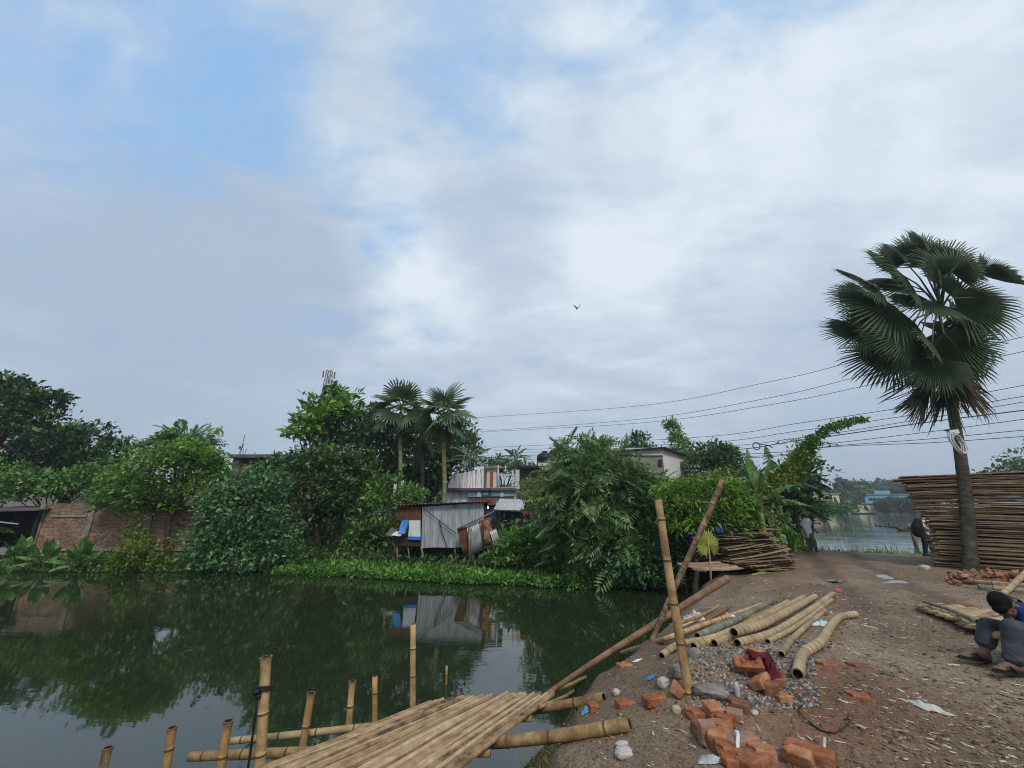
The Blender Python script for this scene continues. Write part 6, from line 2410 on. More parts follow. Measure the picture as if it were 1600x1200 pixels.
# mat lying on the ground by the sitting man, with a pole on it
def ground_mat():
    A, B, C, D = G(1432, 953), G(1470, 949), G(1640, 985), G(1545, 1003)
    corners = [Vector((p.x, p.y, gz(p.x, p.y) + h)) for p, h in ((A, .05), (B, .05), (C, .12), (D, .10))]
    A, B, C, D = corners
    mb = MB()
    n = 15
    for i in range(n):
        u = (i + .5) / n
        # strips run left to right
        a = A.lerp(B, 0).lerp(D, u * .0)
        p, q = A.lerp(D, u), B.lerp(C, u)
        # rows: from the D..A edge (left front) to the B..C edge (back right)
        strip_mesh(mb, p + Vector((0, 0, .004 * math.sin(i))), q + Vector((random.uniform(-.04, .05), random.uniform(-.01, .02), .01)), (A - D).length / n * 1.05, .028, Vector((0, 0, 1)), 10, .012)
    o = mb.build('bamboo_mat', M['mat_strip'])
    tag(o, 'single pale mat lying on the ground in front of the sitting man', 'bamboo mat')
    culm('bamboo_pole', [G(1445, 951) + Vector((0, 0, .10)), G(1490, 970) + Vector((0, 0, .13)), G(1536, 996) + Vector((0, 0, .16))], .022, .032, 'bamboo_grey', 'grey pole lying across the single pale mat', node=.22, ring=.06)


ground_mat()
# poles at the right edge
def lie(pix, r, ex=0):
    return on_ground(pix, r, ex)


culm('bamboo_pole', lie([(1512, 913), (1560, 917), (1630, 922)], .05, .02), .05, .05, 'bamboo_tan', 'pale pole lying in front of the heap of broken bricks', node=.3)
culm('bamboo_pole', lie([(1528, 921), (1570, 924), (1640, 929)], .06, -.01), .06, .055, 'bamboo_grey', 'greenish thick pole lying just in front of the pale one by the brick heap', node=.3)
culm('bamboo_pole', lie([(1546, 926), (1580, 936), (1640, 955)], .025, .02), .025, .025, 'bamboo_grey', 'thin grey pole slanting away behind the sitting man', node=.3)
g = G(1566, 932)
culm('bamboo_pole', [g + Vector((0, 0, .03)), P(1590, 908, g.y + .4), P(1640, 862, g.y + 1.2)], .05, .05, 'bamboo_tan', 'pole propped up steeply at the right frame edge behind the sitting man', node=.25)
culm('bamboo_pole', lie([(1594, 947), (1660, 946)], .045, .02), .045, .045, 'bamboo_tan', 'pole with its hollow end right beside the head of the sitting man', node=.3)
leaf_on_stick()
# ------------------------------------------------------------------ bricks
def brick_material(name, c0, c1, c2):
    return nmat(name, [c0, c1, c2, (0.24, 0.18, 0.125)], 11, .92, .7, 45, lo=.28, hi=.78, bdist=.008, nrough=.7)


M['brick'] = brick_material('fired_brick', (0.10, 0.036, 0.02), (0.23, 0.078, 0.036), (0.33, 0.14, 0.07))
M['brick_orange'] = brick_material('orange_brick', (0.13, 0.055, 0.03), (0.30, 0.12, 0.058), (0.40, 0.205, 0.115))
M['brick_dark'] = brick_material('dirty_brick', (0.07, 0.04, 0.028), (0.15, 0.065, 0.04), (0.23, 0.11, 0.065))
M['brick_dusty'] = brick_material('dusty_brick', (0.14, 0.10, 0.075), (0.23, 0.15, 0.105), (0.33, 0.17, 0.10))


def brick_mesh(L, W, H, seed, broken=0.0, chip=.006):
    rs = np.random.default_rng(seed)
    bm = bmesh.new()
    bmesh.ops.create_cube(bm, size=1)
    bmesh.ops.subdivide_edges(bm, edges=bm.edges[:], cuts=7, use_grid_fill=True)
    off = rs.uniform(0, 50)
    for v in bm.verts:
        x, y, z = v.co
        # round the arrises a little
        c = Vector((max(-.47, min(.47, x)), max(-.455, min(.455, y)), max(-.445, min(.445, z))))
        d = v.co - c
        r = Vector((.03, .045, .055))
        if d.length > 0:
            m = Vector((d.x / r.x, d.y / r.y, d.z / r.z))
            if m.length > 1:
                m.normalize()
            v.co = c + Vector((m.x * r.x, m.y * r.y, m.z * r.z))
        x, y, z = v.co
        if broken and x > .5 - broken * 1.2:
            lim = .5 - broken * (.55 + .8 * float(fbm2(y * 2 + off, z * 2 + off, 1.2, 3, seed)) + .5 * y)
            if x > lim:
                v.co.x = lim + (x - lim) * .08
        p = v.co
        n = np.array([fbm2(p.x * 4 + off, p.y * 4 + p.z * 3, 1.3, 3, seed + k) for k in range(3)])
        v.co += Vector(n) * .035
        v.co = Vector((v.co.x * L, v.co.y * W, v.co.z * H))
    me = bpy.data.meshes.new('brick')
    bm.to_mesh(me)
    bm.free()
    me.polygons.foreach_set('use_smooth', [True] * len(me.polygons))
    return me


BP = {'whole': [brick_mesh(.245, .118, .072, 1), brick_mesh(.24, .115, .07, 2)],
      'half': [brick_mesh(.18, .115, .07, 3, .3), brick_mesh(.15, .112, .068, 4, .35)],
      'chunk': [brick_mesh(.12, .10, .065, 5, .45), brick_mesh(.10, .085, .06, 6, .5)]}


def brick(px, py, kind, yaw, label, mat='brick', roll=0, pitch=0, dz=0.0, v=0, group=None, scale=.92, name='brick', cat='brick', sink=.02):
    me = BP[kind][v % 2].copy()
    me.materials.append(M[mat])
    o = bpy.data.objects.new(name, me)
    COL.objects.link(o)
    o.rotation_euler = (math.radians(roll), math.radians(pitch), math.radians(yaw))
    o.scale = (scale,) * 3
    R = o.rotation_euler.to_matrix()
    low = min((R @ (w.co * scale)).z for w in me.vertices)
    # stand on the ground under the pixel; the pixel is the middle of the brick
    g = G(px, py, -low - sink + dz)
    o.location = (g.x, g.y, gz(g.x, g.y) - low - sink + dz)
    return tag(o, label, cat, group)


GBK = 'bricks strewn on the bank'
B = brick
lettered = B(1169, 1038, 'whole', 168, 'brick stamped with letters, tilted on top of the heap by the maroon cloth', 'brick', roll=-32, dz=.07, group=GBK)
B(1180, 1021, 'half', 10, 'orange brick behind the lettered one, half wrapped in maroon cloth', 'brick_orange', dz=.10, group=GBK)
B(1176, 1054, 'chunk', 140, 'small orange brick fragment directly below the lettered brick', 'brick_orange', roll=20, group=GBK)
B(1188, 1065, 'half', 38, 'orange half brick leaning below the lettered brick', 'brick_orange', roll=-25, pitch=-12, dz=.02, group=GBK)
B(1212, 1064, 'half', 165, 'flat reddish brick at the foot of the maroon cloth', 'brick', v=1, group=GBK)
B(1204, 1080, 'chunk', 70, 'dark brick fragment standing on end just left of the lone orange half', 'brick_dark', pitch=80, scale=1.15, group=GBK)
B(1224, 1091, 'half', 8, 'orange half brick lying alone at the end of the upper heap', 'brick_orange', v=1, group=GBK)
B(1088, 1117, 'half', 172, 'bright red half brick at the left end of the lower heap', 'brick', group=GBK)
B(1116, 1108, 'half', 12, 'rounded broken brick at the top of the lower heap, pale on its face', 'brick_orange', roll=18, v=1, dz=.02, group=GBK)
B(1154, 1103, 'half', 140, 'dark red broken brick at the upper right of the lower heap', 'brick_dark', group=GBK)
B(1145, 1117, 'half', 150, 'tan stained brick below the dark red one in the lower heap', 'brick_dusty', v=1, dz=.01, group=GBK)
B(1131, 1124, 'half', 130, 'reddish slab of brick in the middle of the lower heap', 'brick', v=1, dz=.0, group=GBK)
B(1122, 1135, 'half', 118, 'pale orange brick lying steeply across the middle of the lower heap', 'brick_orange', dz=.04, pitch=14, group=GBK)
B(1092, 1144, 'half', 95, 'dark brick standing on its edge at the left of the lower heap', 'brick_dark', roll=90, group=GBK)
B(1105, 1149, 'half', 92, 'tan brick standing upright next to the dark one on edge', 'brick_dusty', pitch=85, group=GBK)
B(1122, 1159, 'chunk', 60, 'jagged orange fragment right of the upright tan brick', 'brick_orange', pitch=70, scale=1.2, group=GBK)
B(1131, 1147, 'chunk', 20, 'bright broken brick corner on top of the jagged fragment', 'brick_orange', dz=.05, roll=20, v=1, group=GBK)
B(1158, 1160, 'whole', 14, 'whole brick with an earth-grey top in the lower heap', 'brick_dusty', dz=.03, group=GBK)
B(1138, 1172, 'half', 160, 'orange brick left of the white plastic strip', 'brick', dz=.02, group=GBK)
B(1140, 1190, 'half', 172, 'clean red brick at the bottom frame edge', 'brick', v=1, group=GBK)
B(1190, 1176, 'half', 155, 'orange brick with a stick behind it in the lower heap', 'brick_orange', dz=.02, group=GBK)
B(1178, 1191, 'whole', 25, 'broad orange brick at the bottom right of the lower heap', 'brick', v=1, group=GBK)
B(1158, 1176, 'half', 20, 'shaded brick underneath the whole grey-topped one', 'brick_dark', group=GBK)
B(1246, 1184, 'half', 135, 'orange brick tipped on its side against the large whole brick', 'brick_orange', roll=65, group=GBK)
B(1266, 1179, 'whole', 138, 'large whole brick lying apart on the right with a tipped one beside it', 'brick', v=1, scale=1.08, dz=.01, group=GBK)
B(1059, 1076, 'half', 62, 'orange brick tilted against the foot of the upright pole', 'brick_orange', roll=30, group=GBK)
B(1025, 1094, 'whole', 14, 'whole brick lying flat left of the upright pole', 'brick', group=GBK)
B(978, 1102, 'half', 12, 'flat red brick between the raft end and the upright pole', 'brick', v=0, sink=.035, group=GBK)
B(928, 1105, 'chunk', 15, 'small red brick piece beside the blue wrapper', 'brick', group=GBK)
B(976, 1042, 'half', 14, 'orange brick under the cut ends of the lying bamboo', 'brick_orange', group=GBK, sink=.03)
B(1291, 1041, 'half', 160, 'half-buried red brick right of the crooked bamboo', 'brick', sink=.045, group=GBK)
B(1340, 1043, 'half', 165, 'half-buried dull brick farther right of the crooked bamboo', 'brick_dark', sink=.045, group=GBK)
B(1340, 1091, 'half', 150, 'half-buried red brick alone in the middle of the track', 'brick', sink=.05, group=GBK)
B(1500, 948, 'whole', 172, 'long brown brick behind the far edge of the pale mat', 'brick_dark', scale=1.2, group=GBK)


def stamp():
    cu = bpy.data.curves.new('lettering', 'FONT')
    cu.body = 'S.M.S'
    cu.size = .062
    cu.align_x, cu.align_y = 'CENTER', 'CENTER'
    cu.extrude = .0022
    cu.space_character = 1.15
    o = bpy.data.objects.new('lettering', cu)
    COL.objects.link(o)
    me = bpy.data.meshes.new_from_object(o.evaluated_get(bpy.context.evaluated_depsgraph_get()))
    bpy.data.objects.remove(o)
    me.materials.append(nmat('pressed_letters', [(0.06, .02, .012), (.12, .04, .02)], 9, .95))
    o = bpy.data.objects.new('lettering', me)
    COL.objects.link(o)
    o.parent = lettered
    o.location = (0, 0, .0362)
    o.rotation_euler = (0, 0, math.pi)


stamp()

# heap of broken bricks round the foot of the palm
random.seed(5)
for i in range(64):
    px, py = random.uniform(1478, 1600), random.gauss(900, 5)
    if px > 1560: py += 4
    B(px, py, random.choice(['half', 'chunk', 'chunk']), random.uniform(0, 180), 'broken brick in the reddish heap at the foot of the leaning palm', random.choice(['brick', 'brick_orange', 'brick_dusty', 'brick_dark', 'brick_dusty']), roll=random.uniform(-40, 40), pitch=random.uniform(-30, 30), dz=random.uniform(0, .14) * max(0, 1 - abs(py - 898) / 12), group='broken bricks heaped at the palm', name='broken_brick', scale=random.uniform(.9, 1.35), v=i)


# ------------------------------------------------------------------ stones and lumps
def stone(px, py, rx, ry, rz, label, mat, yaw=0, name='stone', cat='stone', seed=0, dz=0, sub=3, amp=.25, sink=.25):
    bm = bmesh.new()
    bmesh.ops.create_icosphere(bm, subdivisions=sub, radius=1)
    for v in bm.verts:
        p = v.co.copy()
        q = Vector((math.copysign(abs(p.x) ** .7, p.x), math.copysign(abs(p.y) ** .7, p.y), math.copysign(abs(p.z) ** .7, p.z)))
        k = 1 + amp * float(fbm2(p.x * 1.3 + seed, p.y * 1.3 + p.z * 1.7, 1.0, 3, seed))
        v.co = Vector((q.x * rx * k, q.y * ry * k, q.z * rz * k))
    me = bpy.data.meshes.new(name)
    bm.to_mesh(me)
    bm.free()
    me.materials.append(M[mat])
    o = bpy.data.objects.new(name, me)
    COL.objects.link(o)
    g = G(px, py, rz * .5)
    o.location = (g.x, g.y, gz(g.x, g.y) + rz * (1 - 2 * sink) + dz)
    o.rotation_euler = (0, 0, math.radians(yaw))
    rough_shade(o, 28)
    return tag(o, label, cat)


M['stone_grey'] = nmat('grey_rubble', [(.10, .092, .08), (.19, .175, .155), (.27, .25, .225)], 10, .92, .5, 50)
M['stone_pale'] = nmat('pale_rubble', [(.25, .24, .22), (.42, .40, .37), (.5, .48, .45)], 10, .9, .4, 50)
M['stone_cream'] = nmat('cream_rubble', [(.34, .27, .18), (.45, .37, .26)], 10, .9, .4, 50)
stone(1110, 1081, .13, .075, .05, 'flat grey slab of concrete at the foot of the upright pole', 'stone_grey', -22, 'concrete_slab', 'rubble', 3, sub=4, amp=.3)
stone(1038, 1067, .055, .045, .04, 'pale whitish lump left of the upright pole', 'stone_pale', 20, seed=8)
stone(963, 1082, .035, .03, .028, 'small whitish lump halfway to the pond edge', 'stone_pale', 10, seed=4)
stone(1057, 1110, .035, .03, .03, 'rounded cream stone left of the lower brick heap', 'stone_cream', 0, seed=6, amp=.12)
stone(1152, 1082, .045, .02, .05, 'white flake of tile stuck in the gravel heap', 'stone_pale', 70, 'tile_flake', 'rubble', 2, sink=.1)
stone(972, 1164, .05, .03, .02, 'upper of the crumbled white plaster pieces by the thick bearer pole end', 'stone_pale', 30, 'plaster_piece', 'rubble', 12)
stone(975, 1177, .06, .045, .03, 'larger lower piece of the crumbled white plaster by the bearer pole', 'stone_pale', 10, 'plaster_piece', 'rubble', 13)
stone(1085, 1022, .07, .05, .045, 'grey rubble lump under the darkest hollow bamboo end', 'stone_grey', 40, seed=22)
stone(1060, 1050, .08, .06, .05, 'grey rubble lump right behind the pale whitish lump', 'stone_grey', 10, seed=25)
stone(1178, 1113, .03, .025, .015, 'white crumb beside the dark red brick of the lower heap', 'stone_pale', 10, seed=31)
stone(1445, 888, .16, .12, .10, 'pale block lying at the left foot of the tall stack', 'stone_pale', 20, 'pale_block', 'rubble', 44)


# ------------------------------------------------------------------ cloth, plastic and other litter
def crumple(name, px, py, rx, ry, h, label, cols, cat, seed=0, yaw=0, rough=.5, spec=.5, n=18, trans=0, dz=0.0, lobes=3, group=None):
    rs = random.Random(seed)
    g = G(px, py)
    vs, fs = [], []
    ca, sa = math.cos(yaw), math.sin(yaw)
    m = 30
    for j in range(n + 1):
        for i in range(m):
            a = 2 * math.pi * i / m
            r = j / n
            out = 1 + .3 * math.sin(lobes * a + seed) + .18 * math.sin(7 * a + 2 * seed)
            x, y = rx * r * out * math.cos(a), ry * r * out * math.sin(a)
            f = float(fbm2(x / max(rx, ry) * 2.6 + seed * 3.1, y / max(rx, ry) * 2.6, 1.0, 4, seed))
            rid = 1 - abs(float(fbm2(x / max(rx, ry) * 2 + 9 + seed, y / max(rx, ry) * 2, 1.0, 2, seed + 5))) * 2.2
            z = h * (1 - r ** 2.2) * (.75 + .5 * f) + h * .55 * rid * (1 - r) + .006
            X, Y = g.x + x * ca - y * sa, g.y + x * sa + y * ca
            vs.append((X, Y, z))
    V = np.array(vs)
    V[:, 2] += ground_z(V[:, 0], V[:, 1]) + dz
    for j in range(n):
        for i in range(m):
            i2 = (i + 1) % m
            fs.append((j * m + i, (j + 1) * m + i, (j + 1) * m + i2, j * m + i2))
    mb = MB()
    mb.v, mb.f, mb.m = [tuple(v) for v in V], fs, [0] * len(fs)
    mat = nmat(name + '_stuff', cols, 8 / max(rx, .03) * .1, rough, .2, 60, spec=spec)
    o = mb.build(name, mat, smooth=True)
    return tag(o, label, cat, group)


def maroon_cloth():
    pts = [(1163, 1020), (1172, 1016), (1184, 1012), (1195, 1013), (1200, 1020), (1208, 1032), (1214, 1044), (1216, 1056), (1222, 1066), (1228, 1072)]
    # a draped cloth over the bricks: swept ribbon with folds
    rows = []
    n = 26
    A = [(1166, 1022, .20), (1200, 1021, .20), (1212, 1040, .12), (1230, 1066, .0)]
    Bp = [(1172, 1033, .13), (1190, 1040, .10), (1196, 1056, .05), (1206, 1072, 0.0)]

    def curve(C, t):
        k = t * (len(C) - 1)
        i = min(int(k), len(C) - 2)
        f = k - i
        f = f * f * (3 - 2 * f)
        px, py, h = (C[i][q] + (C[i + 1][q] - C[i][q]) * f for q in range(3))
        g = G(px, py, h)
        return Vector((g.x, g.y, gz(g.x, g.y) + h))
    vs, fs = [], []
    m = 22
    for j in range(n + 1):
        t = j / n
        a, b = curve(A, t), curve(Bp, t)
        for i in range(m + 1):
            s = i / m
            p = a.lerp(b, s)
            p.z += .030 * math.sin(s * 9 + t * 5) * (0.4 + t) + .016 * math.sin(s * 17 - t * 9) + .012 * math.sin(t * 22 + s * 6) + .03 * math.sin(math.pi * s)
            p.y -= .03 * math.sin(math.pi * s)
            p.z = max(p.z, gz(p.x, p.y) + .012)
            vs.append(p)
    for j in range(n):
        for i in range(m):
            fs.append((j * (m + 1) + i, j * (m + 1) + i + 1, (j + 1) * (m + 1) + i + 1, (j + 1) * (m + 1) + i))
    mb = MB()
    mb.add(vs, fs)
    o = mb.build('maroon_cloth', nmat('maroon_cloth', [(.045, .006, .012), (.10, .012, .02), (.17, .03, .035)], 7, .85, .2, 60), smooth=True)
    md = o.modifiers.new('t', 'SOLIDIFY')
    md.thickness = .008
    tag(o, 'maroon cloth draped over the heap of bricks', 'cloth')


maroon_cloth()
W_ = [(.42, .42, .40), (.6, .6, .58), (.7, .7, .68)]
crumple('white_bag', 1080, 973, .17, .11, .14, 'crumpled whitish plastic bag behind the upright pole', [(.4, .35, .31), (.55, .5, .46), (.62, .58, .54)], 'bag', 3)
crumple('plastic_bag', 1285, 977, .11, .08, .055, 'pale turquoise plastic bag beside the crooked bamboo', [(.12, .36, .38), (.35, .52, .52), (.62, .66, .65)], 'bag', 5)
crumple('plastic_wrapper', 1016, 1061, .05, .025, .02, 'bright blue wrapper left of the pale whitish lump', [(.02, .16, .38), (.05, .28, .5)], 'litter', 7)
crumple('plastic_wrapper', 915, 1113, .045, .04, .035, 'blue wrapper next to the small red brick piece', [(.02, .17, .36), (.08, .3, .48)], 'litter', 9)
crumple('green_netting', 1278, 1033, .10, .045, .012, 'scrap of pale green net lying right of the crooked bamboo', [(.08, .2, .13), (.22, .36, .27)], 'litter', 11)
crumple('torn_bag', 1446, 1106, .13, .03, .03, 'torn whitish plastic strip alone on the track before the sitting man', [(.30, .33, .29), (.46, .47, .43)], 'litter', 13, yaw=-.75, n=14)
crumple('plastic_wrapper', 1311, 923, .10, .06, .02, 'bright red wrapper at the far end of the lying bamboo', [(.4, .02, .04), (.55, .06, .08)], 'litter', 15)
crumple('plastic_wrapper', 882, 1093, .03, .05, .03, 'yellowish wrapper by the tip of the raft', [(.35, .33, .1), (.5, .48, .3)], 'litter', 17)
crumple('plastic_bag', 996, 1034, .05, .025, .02, 'small white plastic scrap at the bank edge by the lying bamboo', W_, 'litter', 19)
crumple('plastic_bag', 1213, 955, .16, .08, .03, 'bluish white plastic sheet among the trash behind the lying bamboo', [(.3, .36, .4), (.5, .55, .56)], 'litter', 21)
crumple('plastic_bag', 1140, 965, .08, .05, .04, 'small white plastic bag by the grey-green pole', W_, 'litter', 23)
crumple('plastic_bag', 1162, 985, .1, .04, .02, 'white plastic scrap between the lying poles', W_, 'litter', 25)
crumple('plastic_bag', 1185, 1190, .06, .04, .03, 'turquoise scrap at the bottom edge under the lower heap', [(.1, .4, .42), (.3, .6, .6)], 'litter', 26)
crumple('plastic_wrapper', 1112, 1192, .09, .04, .03, 'clear plastic wrapper at the bottom edge left of the lower heap', [(.2, .22, .24), (.45, .47, .48)], 'litter', 28)
crumple('yellow_leaf', 1190, 896, .35, .14, .04, 'yellow-green fallen fronds at the foot of the splayed pile', [(.10, .12, .02), (.26, .28, .05)], 'leaf', 29)
crumple('plastic_cup', 1294, 840, .16, .1, .12, 'tiny turquoise plastic cup in the grass by the lake', [(.2, .5, .5), (.4, .65, .65)], 'litter', 30)


def plastic_strip():
    a, b, c = G(1151, 1172), G(1158, 1188), G(1165, 1204)
    mb = MB()
    n = 14
    vs = []
    for i in range(n + 1):
        t = i / n
        p = (a.lerp(b, t * 2) if t < .5 else b.lerp(c, t * 2 - 1)) + Vector((.012 * math.sin(t * 8), 0, .10 - .05 * t + .02 * math.sin(t * 6)))
        w = .005 + .008 * math.sin(math.pi * t)
        vs += [p + Vector((-w, 0, 0)), p + Vector((0, 0, .006)), p + Vector((w, 0, .012 * math.sin(t * 9)))]
    fs = []
    for i in range(n):
        for k in range(2):
            fs.append((i * 3 + k, i * 3 + k + 1, i * 3 + k + 4, i * 3 + k + 3))
    mb.add(vs, fs)
    o = mb.build('plastic_strip', M['white_sheet'], smooth=True)
    md = o.modifiers.new('t', 'SOLIDIFY')
    md.thickness = .002
    tag(o, 'white plastic strip curling between the bricks of the lower heap', 'litter')


plastic_strip()


def wire_loop():
    pts = [(1257, 1103), (1249, 1109), (1249, 1116), (1258, 1126), (1272, 1136), (1285, 1144), (1296, 1148), (1308, 1148), (1318, 1143), (1326, 1136), (1330, 1128), (1324, 1124), (1318, 1127)]
    mb = MB()
    P3 = []
    for i in range(len(pts) - 1):
        for k in range(4):
            t = k / 4
            g = G(pts[i][0] + (pts[i + 1][0] - pts[i][0]) * t, pts[i][1] + (pts[i + 1][1] - pts[i][1]) * t)
            P3.append(Vector((g.x, g.y, gz(g.x, g.y) + .012 + .006 * math.sin(i))))
    mb.tube(P3, .006, 6)
    o = mb.build('iron_wire', M['iron'], smooth=True)
    tag(o, 'bent rusty wire lying in the reddish earth right of the bricks', 'wire')


wire_loop()
# small laths lying about
for lab, a, b, w in (('short pale bamboo chip just left of the large whole brick', (1226, 1168), (1237, 1161), .022), ('pale splinter standing against the large whole brick', (1289, 1194), (1292, 1172), .018), ('pale stick behind the orange brick of the lower heap', (1194, 1164), (1200, 1176), .03),
                     ('white lath stuck in the dark mud of the bank by the raft', (828, 1134), (856, 1117), .016), ('pale splinter lying by the sitting man', (1480, 1040), (1500, 1043), .02), ('pale chip lying alone in the track, toward the bottom right', (1338, 1136), (1352, 1141), .02),
                     ('long pale bamboo chip on the track behind the crooked bamboo', (1350, 979), (1372, 984), .02), ('short white chip right of the long chip on the track', (1375, 976), (1383, 979), .02)):
    p, q = G(*a), G(*b)
    mb = MB()
    up = Vector((0, 0, .05)) if 'standing' in lab or 'stuck' in lab else Vector()
    strip_mesh(mb, Vector((p.x, p.y, gz(p.x, p.y) + .012)), Vector((q.x, q.y, gz(q.x, q.y) + .014)) + up, w, .012, Vector((0, 0, 1)), 4, .002)
    tag(mb.build('bamboo_chip', nmat('pale_chip', [(.38, .3, .19), (.55, .46, .33)], 20, .7)), lab, 'chip')


# uncountable bits: pebbles, crumbs of brick, shavings
def bits(name, label, n, cols, sx, region, flat=False, density=None, seed=0, lo=.5, hi=1.7, ang=None):
    r = np.random.default_rng(seed)
    pts = []
    while len(pts) < n:
        # more of them near, fewer far: even in the picture
        px = r.uniform(region[0], region[1], n)
        dd = 1 / r.uniform(1 / region[3], 1 / region[2], n)
        x = (px - 800) / 640 * dd * 1.0
        y = dd
        ok = (poly_sd(POND, x, y) > .25) & (poly_sd(LAKE, x, y) > 1.8)
        if density is not None:
            ok &= r.random(n) < density(x, y)
        pts += list(zip(x[ok], y[ok]))
    pts = np.array(pts[:n])
    z = ground_z(pts[:, 0], pts[:, 1])
    pos = np.column_stack([pts, z])
    if flat:
        tv = [(-.5, -.12, 0), (.5, -.09, 0), (.46, .1, 0), (-.42, .13, 0), (-.5, -.12, .05), (.5, -.09, .05), (.46, .1, .06), (-.42, .13, .05)]
        tf = [(4, 5, 6, 7), (0, 1, 5, 4), (1, 2, 6, 5), (2, 3, 7, 6), (3, 0, 4, 7)]
    else:
        tv = [(-.5, -.32, 0), (.34, -.46, 0), (.5, .3, 0), (-.2, .5, 0), (-.36, -.22, .42), (.22, -.3, .5), (.36, .2, .36), (-.14, .34, .45)]
        tf = [(4, 5, 6, 7), (0, 1, 5, 4), (1, 2, 6, 5), (2, 3, 7, 6), (3, 0, 4, 7)]
    a = r.uniform(0, 6.283, n) if ang is None else ang + r.normal(0, .45, n)
    f = np.column_stack([np.cos(a), np.sin(a), r.normal(0, .12 if flat else .3, n)])
    u = np.column_stack([r.normal(0, .18, n), r.normal(0, .18, n), np.ones(n)])
    s = sx * r.uniform(lo, hi, n) ** 1.3
    ss = np.column_stack([s * r.uniform(.5, 1.3, n), s * (r.uniform(.7, 1.2, n)), s * r.uniform(.7, 1.2, n)])
    if flat:
        # long axis is local x
        f = np.column_stack([-np.sin(a), np.cos(a), r.normal(0, .1, n)])
    V, F = scatter(tv, tf, pos, f, u, ss)
    m = nmat(name + '_mat', cols, 30, .9, rnd=.45, island=True, lo=.2, hi=.8)
    o = mesh_np(name, V, F, m)
    return tag(o, label, name.split('_')[-1], kind='stuff')


def trash(x, y):
    return np.exp(-(((x - 4.3) / 2.0) ** 2 + ((y - 8.2) / 2.2) ** 2))


bits('grey_pebbles', 'grey grit and pebbles spread over the trodden bank', 3800, [(.10, .085, .07), (.19, .165, .14), (.30, .27, .235)], .0085, (760, 1700, 2.6, 13), seed=1)
bits('brick_crumbs', 'red crumbs of brick trodden into the earth', 3200, [(.12, .045, .026), (.22, .085, .045), (.28, .13, .075)], .011, (820, 1600, 2.6, 13), seed=2, density=lambda x, y: .15 + .85 * (np.exp(-(((x - 2.2) / 1.1) ** 2 + ((y - 3.7) / .9) ** 2)) + np.exp(-(((x - 1.0) / .8) ** 2 + ((y - 5) / .8) ** 2)) + .6 * np.exp(-((y - 10) / 3.5) ** 2)).clip(0, 1))
bits('bamboo_shavings', 'pale bamboo shavings scattered over the track', 2600, [(.16, .12, .08), (.33, .26, .17), (.5, .43, .33)], .045, (900, 1700, 2.6, 13), flat=True, seed=3, ang=-.75, lo=.3, hi=1.6, density=lambda x, y: .25 + .75 * sstep(1.2, 3.0, x))
bits('dull_shavings', 'dull trodden bamboo shavings over the right of the track', 2800, [(.06, .045, .032), (.13, .1, .07), (.2, .16, .12)], .05, (1150, 1750, 2.6, 12), flat=True, seed=4, ang=-.75, lo=.3, hi=1.6, density=lambda x, y: sstep(1.6, 3.2, x))
bits('plastic_scraps', 'pale scraps of plastic and paper strewn behind the lying poles', 900, [(.25, .24, .23), (.45, .46, .46), (.62, .62, .61)], .04, (1050, 1600, 5, 13), flat=True, seed=5, lo=.3, hi=1.5, density=lambda x, y: .06 + trash(x, y))
bits('dark_clods', 'dark clods of mud along the wheel ruts and the bank edge', 1000, [(.07, .052, .04), (.12, .092, .07), (.16, .125, .095)], .026, (780, 1700, 2.6, 16), seed=6, lo=.3, hi=1.6, density=lambda x, y: .3 + .7 * sstep(6, 9, y))
bits('gravel', 'grey gravel of the small heap behind the bricks', 3500, [(.06, .055, .05), (.16, .148, .135), (.3, .285, .265)], .02, (1040, 1210, 3.7, 5.6), seed=7, lo=.4, hi=1.5)

# ------------------------------------------------------------------ wires overhead
wires = [
    ([(738, 653), (1000, 634), (1200, 597), (1330, 566), (1600, 494)], 'topmost of the overhead wires, running alone above the others'),
    ([(750, 674), (1000, 655), (1200, 622), (1340, 589), (1600, 526)], 'second overhead wire from the top, just above its close neighbour'),
    ([(752, 675), (1000, 661), (1200, 633), (1370, 599), (1600, 549)], 'third overhead wire from the top'),
    ([(770, 699), (1080, 684), (1250, 661), (1415, 636), (1600, 602)], 'fourth overhead wire from the top, the first of the lower bundle'),
    ([(772, 704), (1080, 693), (1250, 673), (1415, 650), (1600, 619)], 'wire of the lower bundle that the vine reaches with its tip'),
    ([(774, 708), (1090, 699), (1250, 684), (1440, 655), (1600, 628)], 'thin wire in the middle of the lower bundle'),
    ([(776, 712), (1090, 706), (1250, 688), (1440, 661), (1600, 641)], 'thickest wire of the lower bundle, with sprigs of vine hanging on it'),
    ([(778, 716), (1150, 710), (1290, 694), (1450, 675), (1600, 655)], 'wire below the thickest one in the lower bundle'),
    ([(780, 719), (1150, 714), (1290, 698), (1450, 686), (1600, 672)], 'second lowest of the overhead wires'),
    ([(780, 721), (1150, 716), (1290, 699), (1450, 692), (1600, 682)], 'lowest of the overhead wires'),
]
M['wire'] = nmat('wire', [(.025, .026, .03), (.05, .052, .06)], 2, .6)
